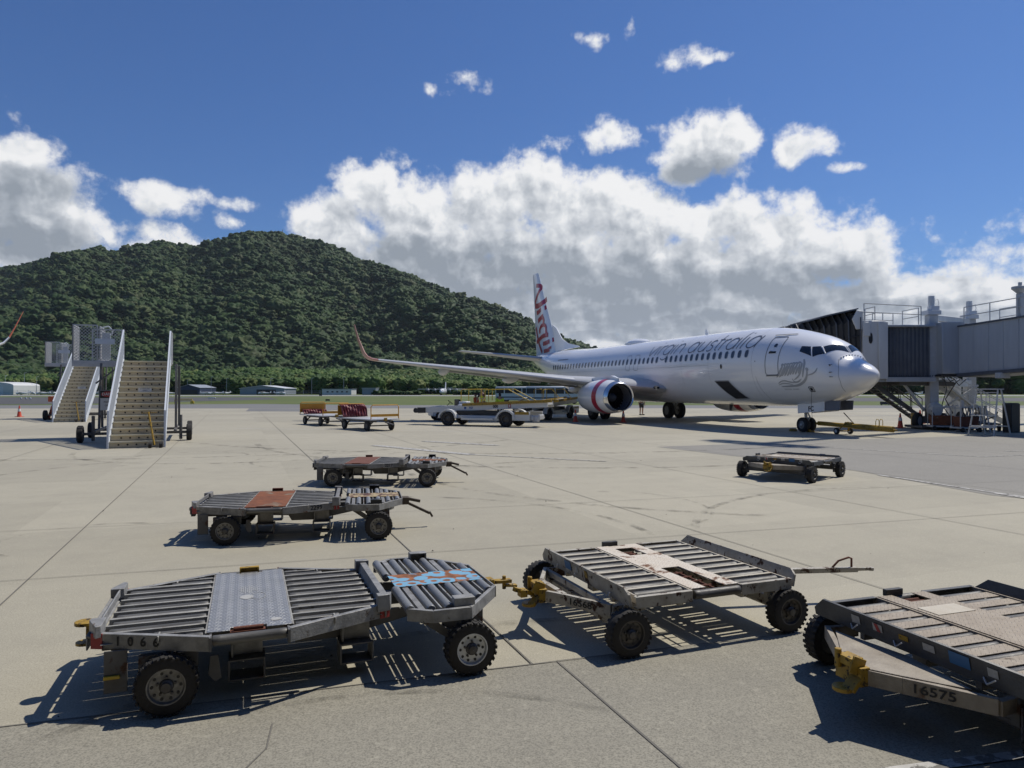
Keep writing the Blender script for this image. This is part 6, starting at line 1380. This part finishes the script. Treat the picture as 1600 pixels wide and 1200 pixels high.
a = S0 + TD * .2 + TN * 2.5; b = S0 + TD * Ltn + TN * 2.5; rail('roof_railing', [(a.x, a.y, zz(.2) + 2.35), (b.x, b.y, zz(Ltn) + 2.35)], 1.35, .95)
mb = MB(); p = trn(2.9, .25, zz(3) + 2.4); mb.box(p + Vector((0.05, 0, .55)), (.28, .3, 1.1)); mb.cyl(p + Vector((0, 0, 1.1)), p + Vector((0, 0, 1.3)), .12, .32, 14); mb.cyl(p + Vector((0, 0, 1.3)), p + Vector((0, 0, 1.42)), .34, n=14); mb.cyl(p + Vector((0, 0, 1.42)), p + Vector((0, 0, 1.62)), .08, n=8); mb.build('beacon_post', M['bridgegrey'], BR, bevel=.01)
# support pier and rotunda (the rotunda stands just outside the picture)
mb = MB(); mb.box(W2L((24.35, 39.2, 1.28)), (.55, .55, 2.56)); mb.build('support_pier', M['cream'], BR, bevel=.02)
e = S0 + TD * (Ltn + 1.5) + TN * 1.3; mb = MB(); mb.cyl(W2L((e.x, e.y, 3.2)), W2L((e.x, e.y, 6.1)), 2.1, n=32); mb.cyl(W2L((e.x, e.y, 0)), W2L((e.x, e.y, 3.2)), .5, n=20); mb.build('rotunda', M['cream'], BR, smooth=30)
# service stairs under the cab and beyond
def steps(a, b, w, n, m, rail_=True, parent=BR, name='service_stairs', mr='farwhite'):
    a, b = W2L(a), W2L(b); d = b - a; side = Vector((-d.y, d.x, 0)).normalized() * w / 2; mb = MB()
    for s in (-1, 1): mb.bar(a + side * s, b + side * s, .05, .2)
    for i in range(n): p = a.lerp(b, (i + .5) / n); mb.bar(p - side, p + side, .22, .035, up=(0, 0, 1))
    st = mb.build(name, m, parent)
    if rail_:
        mb = MB()
        for s in (-1, 1):
            for h in (.5, 1.0): mb.tube([a + side * s + Vector((0, 0, h)), b + side * s + Vector((0, 0, h))], .022, 6)
            for i in range(5): p = a.lerp(b, i / 4) + side * s; mb.cyl(p, p + Vector((0, 0, 1.0)), .02, n=6)
        mb.build('stair_rail', M[mr], st)
    return st
steps((18.6, 36.9, 2.2), (21.2, 37.2, .5), .8, 11, M['chassis'], True, mr='chassis'); steps((22.4, 38.3, 2.4), (25.8, 36.9, .15), .8, 12, M['cream']); 
mb = MB()
for i in range(3): mb.tube([W2L((21.9 + .3 * i, 36.2, 2.55)), W2L((22.15 + .3 * i, 36.15, 2.3 - .06 * i)), W2L((22.6 + .3 * i, 36.3, 2.5))], .025, 5)
mb.tube([W2L((21.55, 35.75, 3.3)), W2L((21.85, 35.7, 2.0)), W2L((21.6, 35.7, 1.2)), W2L((21.9, 35.6, .7))], .025, 5); mb.tube([W2L((22.6, 36.2, 2.3)), W2L((21.9, 35.9, 1.5)), W2L((22.2, 35.8, .8)), W2L((21.8, 35.7, .5))], .03, 5); mb.build('cables', M['black'], BR)
mb = MB(); mb.bar(W2L((20.0, 36.3, 2.3)), W2L((21.0, 36.2, .9)), .16, .10); mb.bar(W2L((22.0, 36.2, 2.3)), W2L((24.2, 36.9, .9)), .16, .10); mb.bar(W2L((22.2, 36.9, .9)), W2L((24.4, 37.2, 2.2)), .08, .08); mb.build('brace', M['cream'], BR)
mb = MB(); mb.prism([(22.9, 2.35), (23.6, 2.35), (23.6, 2.6), (22.9, 2.6)], -.2, .2, Matrix.Translation(-O) @ Matrix.Translation((0, 38.4, 0)) @ Matrix.Rotation(pi / 2, 4, 'X')); mb.build('service_box', M['farwhite'], BR)

# ---------------------------------------------------------------- clutter under the bridge
def trestle(loc, rz, label, w=1.0, h=1.35, m='cream', treads=4):
    T = empty('step_ladder', loc, rz, label, 'step ladder', 'step ladders under the boarding bridge')
    for s in (-1, 1):
        mb = MB()
        for y in (-w / 2, w / 2): mb.bar((s * .55, y, 0), (s * .10, y * .8, h), .05, .05)
        mb.bar((s * .45, -w / 2, h * .2), (s * .45, w / 2, h * .2), .04, .04)
        mb.build('leg_frame', M[m], T, bevel=.004)
    mb = MB()
    for i in range(treads): f = (i + .7) / treads; x = -.55 + .45 * f; mb.box((x, 0, h * f), (.18, w * (1 - .2 * f), .03))
    mb.box((0, 0, h), (.45, w * .9, .04)); mb.build('treads', M[m], T); return T
trestle((20.75, 30.9, 0), .4, 'tall pale step ladder at the right edge of the picture under the bridge', 1.1, 2.0)
trestle((22.0, 33.6, 0), 1.2, 'smaller step ladder behind the tall one beneath the bridge tunnel', .8, 1.2)
def rack(loc, rz, label, m, hoses=False):
    T = empty('equipment_trolley', loc, rz, label, 'trolley', 'equipment trolleys under the boarding bridge'); mb = MB()
    for x in (-.5, .5): mb.tube([(x, -.3, .2), (x, -.3, 1.15), (x, -.1, 1.25), (x, .3, 1.1), (x, .3, .2)], .022, 6)
    mb.box((0, 0, .2), (1.1, .7, .06)); mb.tube([(-.5, -.3, 1.15), (.5, -.3, 1.15)], .02, 6); mb.tube([(-.5, .3, 1.1), (.5, .3, 1.1)], .02, 6); mb.build('frame', M['cream'], T)
    mb = MB(); mb.prism([(-.42, .25), (.42, .25), (.5, .72), (-.5, .72)], -.25, .25, Matrix.Rotation(pi / 2, 4, 'X')); mb.build('bin', m, T, bevel=.02)
    if hoses:
        mb = MB()
        for i in range(6): x = -.42 + .16 * i; mb.tube([(x, -.31, 1.15), (x + .03, -.34, .9), (x - .02, -.33, .7)], .022, 5)
        mb.build('hoses', M['black'], T)
    for x in (-.42, .42): mb = MB(); mb.cyl((x, -.36, .11), (x, -.28, .11), .11, n=16); mb.build('wheel', M['rubber'], T)
    return T
rack((21.2, 33.2, 0), .1, 'trolley with a red bin and black hoses hanging from its frame, beside the step ladder', M['rustbrown'], True)
rack((20.9, 34.6, 0), -.2, 'trolley with a rusty orange bin between the bridge wheels and the hose trolley', M['rustplate'])
for i, (x, y, s, c, l) in enumerate(((20.6, 36.3, (.32, .3, .75), 'yellow', 'worn yellow box standing left of the bridge wheels'), (21.9, 34.7, (1.3, .3, .22), 'yellow', 'low yellow chock rack lying on the ground right of the bridge wheels'), (22.9, 32.6, (.5, .5, 1.3), 'black', 'dark cabinet under the bridge tunnel near the ladders'))):
    o = empty('equipment_box', (x, y, 0), .1 * i, l, 'box'); mb = MB(); mb.box((0, 0, s[2] / 2 + .04), s); mb.build('body', M[c], o, bevel=.03); mb = MB(); mb.box((0, 0, s[2] + .055), (s[0] * .8, s[1] * .8, .03)); mb.box((0, 0, .02), (s[0] * .9, s[1] * .9, .04)); mb.build('trim', M['chassis'], o)
o = empty('bollard_post', (20.9, 33.0, 0), 0, 'thin grey upright post standing in front of the bridge wheels', 'post'); mb = MB(); mb.cyl((0, 0, 0), (0, 0, 1.5), .07, n=12); mb.build('post', M['concretepost'], o); mb = MB(); mb.box((0, 0, .02), (.35, .35, .04)); mb.build('base', M['chassis'], o)
# long handcart with rods
for k, (x, y) in enumerate(((21.6, 35.0), (22.9, 34.2))):
    o = empty('hand_cart', (x, y, 0), .3 + k, ('low dark hand cart with loose pipes right beside the bridge wheel truck', 'low dark hand cart behind the red bin trolley')[k], 'hand cart', 'hand carts under the bridge'); mb = MB(); mb.box((0, 0, .35), (1.5, .6, .07)); mb.bar((-.75, 0, .38), (-1.2, 0, .95), .04, .04); mb.bar((.5, .2, .4), (-.6, -.2, .75), .05, .05); mb.bar((.6, -.1, .4), (-.4, .2, .62), .05, .05); mb.build('frame', M['chassis'], o)
    for q in (-.5, .5):
        for s in (-.3, .3): mb = MB(); mb.cyl((q, s - .04, .15), (q, s + .04, .15), .15, n=16); mb.build('wheel', M['rubber'], o)

# ---------------------------------------------------------------- neighbouring airliner: only its wing tip reaches the picture
A2 = empty('parked_airliner', (-31.7, 44.9, 0), radians(33), 'white wing tip with an orange-red upturned winglet poking in from the left edge', 'airliner')
WS2 = [(0, -14, 3.6, 4.6, .11, 0), (0, -7, 4.15, 3.0, .10, 0), (.3, -1.4, 4.62, 1.7, .10, 0)]
def wsec(S, name, m, par): 
    mb = MB(); mb.loft([[Vector((y + sin(cant) * -w, x + u - .8, z + cos(cant) * w)) for u, w in airfoil(c, th)] for x, y, z, c, th, cant in S]); return mb.build(name, m, par, smooth=50)
w2 = wsec(lerp_secs(WS2, 3), 'wing', M['acwhite'], A2)
S3 = [(.3, -1.4, 4.62, 1.7, .10, 0), (.5, -.8, 4.70, 1.5, .10, .3), (.7, -.35, 4.92, 1.3, .10, .8), (.9, -.08, 5.3, 1.1, .09, 1.1)]
S4 = [(.9, -.08, 5.3, 1.1, .09, 1.1), (1.25, .22, 6.0, .7, .09, 1.1), (1.85, .62, 7.05, .36, .08, 1.1)]
wsec(lerp_secs(S3, 3), 'winglet', M['acwhite'], w2); wsec(lerp_secs(S4, 3), 'winglet_tip', M['orangewl'], w2)

# ---------------------------------------------------------------- far side of the airfield
def shed(name, x0, x1, y, h, label, m, depth=14, roof='flat', door=None, cat='hangar', stripe=None):
    S = empty(name, ((x0 + x1) / 2, y, 0), 0, label, cat); w = (x1 - x0) / 2
    mb = MB()
    if roof == 'arch': pr = [(-w, 0), (w, 0), (w, h * .72)] + [(w * cos(a), h * .72 + h * .28 * sin(a)) for a in [pi * i / 12 for i in range(1, 12)]] + [(-w, h * .72)]
    elif roof == 'gable': pr = [(-w, 0), (w, 0), (w, h * .68), (0, h), (-w, h * .68)]
    else: pr = [(-w, 0), (w, 0), (w, h), (-w, h)]
    mb.prism(pr, -depth / 2, depth / 2, Matrix.Rotation(pi / 2, 4, 'X') ); mb.build('walls', m, S, smooth=20)
    if roof != 'arch':
        mb = MB()
        if roof == 'gable':
            for s in (-1, 1): mb.bar((s * w * 1.04, 0, h * .70), (0, 0, h * 1.03), depth + .6, .12)
        else: mb.box((0, 0, h + .06), (2 * w + .4, depth + .4, .12))
        mb.build('roof', M['shedgrey'] if m is not M['shedgrey'] else M['farwhite'], S)
    if door: a, b, hh, dm = door; mb = MB(); mb.box(((a + b) / 2 * w, -depth / 2 - .02, hh * h / 2), ((b - a) * w, .03, hh * h)); mb.build('door', dm, S)
    return S
PX = lambda px, Y: (px - 800) / 1110 * Y
shed('hangar', PX(-60, 250), PX(21, 250), 257, 4.6, 'white round-roofed hangar at the far left edge beyond the runway', M['shedwhite'], roof='arch', door=(-.4, .6, .62, M['farwhite']))
shed('hangar', PX(277, 255), PX(312, 255), 262, 3.5, 'dark navy gabled shed beyond the runway right of the near stairs', M['shednavy'], roof='gable', door=(-.8, .8, .5, M['black']))
shed('hangar', PX(375, 255), PX(444, 255), 262, 3.2, 'long blue-grey hangar with an open dark doorway beyond the runway', M['shedgrey'], roof='gable', door=(-.25, .62, .58, M['black']))
S_ = shed('site_building', PX(502, 250), PX(548, 250), 255, 2.0, 'low white building with small windows beyond the runway behind the baggage carts', M['shedwhite'], depth=8, cat='building')
for k in range(5): mb = MB(); mb.box((-3.2 + 1.7 * k, -4.03, 1.05), (.7, .05, .45)); mb.build('window', M['glassdark'], S_)
shed('site_building', PX(564, 250), PX(585, 250), 255, 2.3, 'small dark grey shed at the edge of the bushes beyond the runway', M['shedgrey'], depth=6, cat='shed')
def light_plane(x, y, rz, sc, label, m='farwhite'):
    P = empty('light_aircraft', (x, y, 0), rz, label, 'light aircraft', 'light aircraft parked across the runway'); mb = MB()
    mb.loft([[Vector((u, r * .5 * cos(a), .95 + dz + r * .6 * sin(a))) for a in [2 * pi * k / 12 for k in range(12)]] for u, r, dz in ((-3.1, .15, 0), (-2.8, .75, 0), (-1.6, 1.0, .1), (-.2, 1.05, .15), (1.2, .7, .1), (3.8, .22, .15))]); mb.build('fuselage', M[m], P, smooth=60)
    mb = MB(); mb.box((-.8, 0, 1.62), (1.3, 9.6, .12)); mb.box((3.6, 0, 1.2), (.8, 2.8, .07)); mb.prism([(3.1, 1.1), (4.0, 1.1), (4.1, 2.2), (3.7, 2.2)], -.05, .05, Matrix.Rotation(pi / 2, 4, 'X')); mb.bar((-.8, .5, .8), (-.8, 2.4, 1.55), .06, .06); mb.bar((-.8, -.5, .8), (-.8, -2.4, 1.55), .06, .06); mb.build('wings_and_tail', M[m], P, bevel=.02)
    mb = MB(); mb.box((-1.2, 0, 1.3), (.9, .92, .35)); mb.build('cockpit_glass', M['glassdark'], P)
    for u, s in ((-2.4, 0), (-.5, .9), (-.5, -.9)): mb = MB(); mb.cyl((u, s - .06, .22), (u, s + .06, .22), .22, n=12); mb.bar((u, s, .22), (u, s * .3, .75), .07, .07); mb.build('wheel', M['rubber'], P)
    P.scale = (sc, sc, sc); return P
lp = [(35, 240, .3, 'leftmost white light aircraft in the row beyond the runway, nearest the round-roofed hangar'), (50, 243, 2.6, 'second white light aircraft from the left beyond the runway'), (66, 240, .2, 'third white light aircraft from the left beyond the runway, left of the far stairs'), (84, 246, 1.0, 'white light aircraft seen just left of the far stairs foot rail'), (152, 243, 2.9, 'white light aircraft glimpsed between the two passenger stairs'), (263, 240, .5, 'white light aircraft just left of the dark navy shed'), (322, 240, 2.8, 'white light aircraft right of the navy shed'), (337, 244, .4, 'white light aircraft midway between the navy shed and the grey hangar'), (352, 248, 1.2, 'white light aircraft immediately left of the grey hangar'), (412, 243, .1, 'white light aircraft in the open doorway of the grey hangar'), (438, 240, 2.9, 'white light aircraft at the right corner of the grey hangar'), (1430, 200, .2, 'white light aircraft in the distance under the bridge cab')]
for px, Y, rz, l in lp: light_plane(PX(px, Y), Y, rz, .62, l)
# four-engined high-wing aircraft facing the camera
P = empty('propeller_airliner', (PX(691, 242), 242, 0), 0, 'white four-engined high-wing propeller aircraft facing the camera beyond the runway', 'aircraft'); mb = MB()
mb.loft([[Vector((.85 * r * cos(a), u, 1.25 + .95 * r * sin(a) + dz)) for a in [2 * pi * k / 18 for k in range(18)]] for u, r, dz in ((-3.6, .1, -.2), (-3.3, .5, -.15), (-2.4, .85, 0), (-1, 1, 0), (7, 1, 0), (13, .3, .7))]); mb.build('fuselage', M['farwhite'], P, smooth=60)
mb = MB(); mb.bar((-8.6, 2.2, 1.98), (8.6, 2.2, 1.98), 1.6, .16); mb.build('wing', M['farwhite'], P, bevel=.05)
mb = MB(); mb.prism([(10.5, 1.9), (13, 1.9), (13.4, 4.6), (12.4, 4.6)], -.10, .10, Matrix.Rotation(pi / 2, 4, 'Z') @ Matrix.Rotation(pi / 2, 4, 'X')); mb.bar((-2.6, 12.6, 2.4), (2.6, 12.6, 2.4), 1.2, .12); mb.build('tail', M['farwhite'], P)
mb = MB(); mb.box((0, -2.75, 1.55), (1.0, .6, .28)); mb.build('windscreen', M['glassdark'], P, bevel=.05)
for x in (-4.9, -2.5, 2.5, 4.9):
    mb = MB(); mb.loft([[Vector((x + .33 * r * cos(a), u, 1.8 + .36 * r * sin(a))) for a in [2 * pi * k / 12 for k in range(12)]] for u, r in ((.2, .3), (.5, .9), (1.5, 1), (3.4, .5))]); en = mb.build('engine', M['farwhite'], P, smooth=60)
    mb = MB(); [mb.bar((x, .15, 1.8), (x + 1.0 * cos(a), .15, 1.8 + 1.0 * sin(a)), .12, .04, up=(0, 1, 0)) for a in (.5, .5 + pi / 2, .5 + pi, .5 + 1.5 * pi)]; mb.build('propeller', M['shedgrey'], en)
for x, y in ((0, -2), (-1, 4), (1, 4)): mb = MB(); mb.cyl((x - .15, y, .32), (x + .15, y, .32), .32, n=14); mb.build('wheel', M['rubber'], P)
# coach and low service buildings behind the wing
def coach(x, y, rz, label, L=9):
    P = empty('coach', (x, y, 0), rz, label, 'bus', 'coaches on the far side of the apron'); mb = MB(); mb.box((0, 0, 1.35), (L, 2.3, 2.1)); mb.build('body', M['farwhite'], P, bevel=.12)
    for s in (-1, 1):
        for k in range(6): mb = MB(); mb.box((-L * .42 + L * .165 * k, s * 1.16, 1.75), (L * .145, .03, .75)); mb.build('window', M['black'], P)
    mb = MB(); mb.box((0, -1.165, .8), (L * .96, .02, .16)); mb.build('stripe', M['shednavy'], P)
    for q in (-.3, .32):
        for s in (-1, 1): road_wheel(P, L * q, s * 1.0, .42, .28, s)
    return P
coach(6.0, 98, radians(-4), 'white and blue coach seen behind the airliner wing root, right one of two', 8); coach(1.5, 108, radians(2), 'pale coach seen behind the belt loader rails, left one of two', 8)
# airfield signs and barriers
def asign(x, y, w, h, m, label, dark=True):
    P = empty('airfield_sign', (x, y, 0), 0, label, 'airfield sign', 'signs and markers in the airfield grass'); mb = MB(); mb.box((0, 0, h * .6), (w, .18, h * .8)); mb.build('panel', M[m], P, bevel=.02); mb = MB()
    for s in (-.38, .38): mb.cyl((w * s, 0, 0), (w * s, 0, h * .25), .05, n=8)
    mb.build('post', M['chassis'], P); return P
for px, Y, w, h, m, l in ((512, 118, .7, .35, 'black', 'dark low sign in the grass above the left baggage cart'), (501, 200, .8, .6, 'black', 'small dark marker near the runway edge above the carts'), (300.5, 95, .45, .42, 'yellowc', 'small yellow and black box sign right of the yellow barrier'), (1383, 88, 1.2, .45, 'black', 'dark low sign in the grass right of the airliner nose'), (33, 140, .25, .35, 'farwhite', 'left white marker of three in the grass by the cone'), (41, 140, .25, .35, 'farwhite', 'middle white marker of three in the grass by the cone'), (47.5, 140, .25, .35, 'farwhite', 'right white marker of three in the grass by the cone'), (1405, 130, 1.0, .3, 'farwhite', 'white low marker beyond the cone near the bridge'), (331, 150, 1.6, .25, 'farwhite', 'white low marker in the grass right of the near stairs')): asign(PX(px, Y), Y, w, h, m, l)
P = empty('barrier', (PX(281.5, 96), 97, 0), 0, 'yellow tubular barrier behind the near stairs on the taxiway edge', 'barrier'); mb = MB(); mb.tube([(-1.2, 0, .0), (-1.2, 0, .65), (1.2, 0, .65), (1.25, 0, 0)], .05, 6); mb.bar((-1.2, 0, .5), (1.2, 0, .5), .06, .1); mb.build('frame', M['yellowc'], P)
# perimeter fence and lamp poles
def fence(x0, x1, y, label):
    P = empty('perimeter_fence', ((x0 + x1) / 2, y, 0), 0, label, 'fence'); L = x1 - x0; mb = MB()
    for z in (.15, .8, 1.4): mb.bar((-L / 2, 0, z), (L / 2, 0, z), .05, .05)
    k = int(L / .5)
    for i in range(k): mb.bar((-L / 2 + L * i / k, 0, .1), (-L / 2 + L * i / k, 0, 1.4), .035, .02)
    mb.build('mesh_panel', M['shedgrey'], P); n_ = int(L / 4)
    mb = MB(); 
    for i in range(n_ + 1): mb.bar((-L / 2 + L * i / n_, .05, 0), (-L / 2 + L * i / n_, .05, 1.7), .09, .09)
    mb.build('posts', M['shedgrey'], P)
fence(PX(448, 248), PX(500, 248), 248, 'grey mesh fence between the grey hangar and the low white building'); fence(PX(-100, 250), PX(262, 250), 250, 'long grey mesh fence beyond the runway on the left')
pp = None
for i, (px, Y, h, l) in enumerate(((8, 262, 7, 'lamp pole rising behind the round-roofed hangar'), (38, 262, 8, 'lamp pole right of the round-roofed hangar'), (57, 262, 6.5, 'lamp pole above the second and third light aircraft'), (293, 268, 5.5, 'lamp pole behind the navy shed'), (330, 262, 6.5, 'lamp pole between the navy shed and the grey hangar'), (354, 262, 6, 'lamp pole just left of the grey hangar'), (423, 268, 6, 'lamp pole behind the grey hangar roof'), (487, 258, 6, 'lamp pole by the fence left of the low white building'), (537, 262, 6.5, 'lamp pole behind the low white building'))):
    P = empty('lamp_pole', (PX(px, Y), Y, 0), 0, l, 'lamp pole', 'lamp poles beyond the runway'); mb = MB(); mb.cyl((0, 0, 0), (0, 0, h), .09, .05, 8); mb.build('pole', M['shedgrey'], P); mb = MB(); mb.bar((0, 0, h), (.8, 0, h + .05), .12, .08); mb.build('lamp_head', M['farwhite'], P)
P = empty('radio_mast', (PX(441, 1290), 1290, hillz(PX(441, 1290), 1290)), 0, 'thin radio mast on the very top of the forested hill', 'mast'); mb = MB()
for a in range(3): mb.bar((1.2 * cos(a * 2.1), 1.2 * sin(a * 2.1), 0), (.3 * cos(a * 2.1), .3 * sin(a * 2.1), 18), .3, .3)
for k in range(9): mb.box((0, 0, 2 * k + 1), (2.0 - .17 * k, .25, .25))
mb.build('lattice', M['shedgrey'], P); mb = MB(); mb.cyl((0, -.8, 14), (0, .2, 14), .9, n=12); mb.build('dish', M['farwhite'], P)
# scrub in front of the woodland: single bushes
bush0 = None
for i, (px, Y, r) in enumerate(((590, 246, 1.3), (600, 244, 1.6), (611, 247, 1.4), (620, 245, 1.2), (630, 246, 1.0), (640, 245, 1.1), (650, 248, 1.3), (716, 250, 1.4), (728, 247, 1.5), (741, 250, 1.2), (755, 248, 1.6), (768, 250, 1.3))):
    P = empty('bush', (PX(px, Y), Y, 0), i, ('first', 'second', 'third', 'fourth', 'fifth', 'sixth', 'seventh', 'eighth', 'ninth', 'tenth', 'eleventh', 'twelfth')[i] + ' low green bush from the left, beyond the runway past the small grey shed', 'bush', 'bushes at the far runway edge')
    o = bpy.data.objects.new('foliage', CROWNS[i % 5]); COL.objects.link(o); o.parent = P; o.scale = (r * 1.5, r * 1.2, r * .9); o.location = (0, 0, r * .45)
    mb = MB(); mb.cyl((0, 0, -.05), (0, 0, r * .6), .12, .06, 6); mb.build('stem', bark, P)
# the terminal the picture is taken from: unseen dark glass front, added to block sky light
P = empty('terminal_building', (0, -1.6, 0), 0, 'dark glazed terminal front that the picture is taken from, unseen, added to deepen shade', 'terminal'); mb = MB(); mb.box((0, -6, 5.5), (90, 12, 11)); mb.build('walls', M['bridgedark'], P)
mb = MB(); mb.box((0, 1.0, 5.2), (90, 2.0, .5)); mb.build('awning', M['bridgedark'], P)
for k in range(24): mb = MB(); mb.box((-43 + 3.74 * k, .03, 2.6), (3.4, .04, 4.2)); mb.build('window', M['glassdark'], P)
# tall mast, unseen, added right of the view to cast a long shadow
P = empty('shadow_mast', (32.2, 42.6, 0), radians(35.6), 'tall floodlight mast added out of view to cast the long shadow by the nose wheel', 'floodlight mast'); mb = MB(); mb.cyl((0, 0, 0), (0, 0, 43), .42, .3, 14); mb.build('pole', M['shedgrey'], P)
mb = MB(); mb.box((0, 0, 43.2), (.5, 4.6, .3)); mb.box((0, 0, 44.4), (.4, 3.6, .3)); mb.bar((0, 0, 42.5), (0, 0, 45), .3, .3); mb.build('lamp_frame', M['shedgrey'], P)
for k in range(6): mb = MB(); mb.box((-.35, -2.1 + .84 * k, 43.3), (.35, .6, .55)); mb.build('lamp', M['farwhite'], P)

# ---------------------------------------------------------------- air
hm = bpy.data.materials.new('air_haze'); hm.use_nodes = True; hm.node_tree.nodes.clear(); t = NT(hm.node_tree)
pv = t.n('ShaderNodeVolumePrincipled'); pv.inputs['Color'].default_value = (.80, .88, 1, 1); pv.inputs['Density'].default_value = .00005; pv.inputs['Anisotropy'].default_value = .2
ou = t.n('ShaderNodeOutputMaterial'); t.put(ou.inputs['Volume'], pv.outputs[0])
mb = MB(); mb.box((0, 4460, 298), (18400, 9300, 606)); hz = tag(mb.build('haze', hm, smooth=0), kind='stuff')
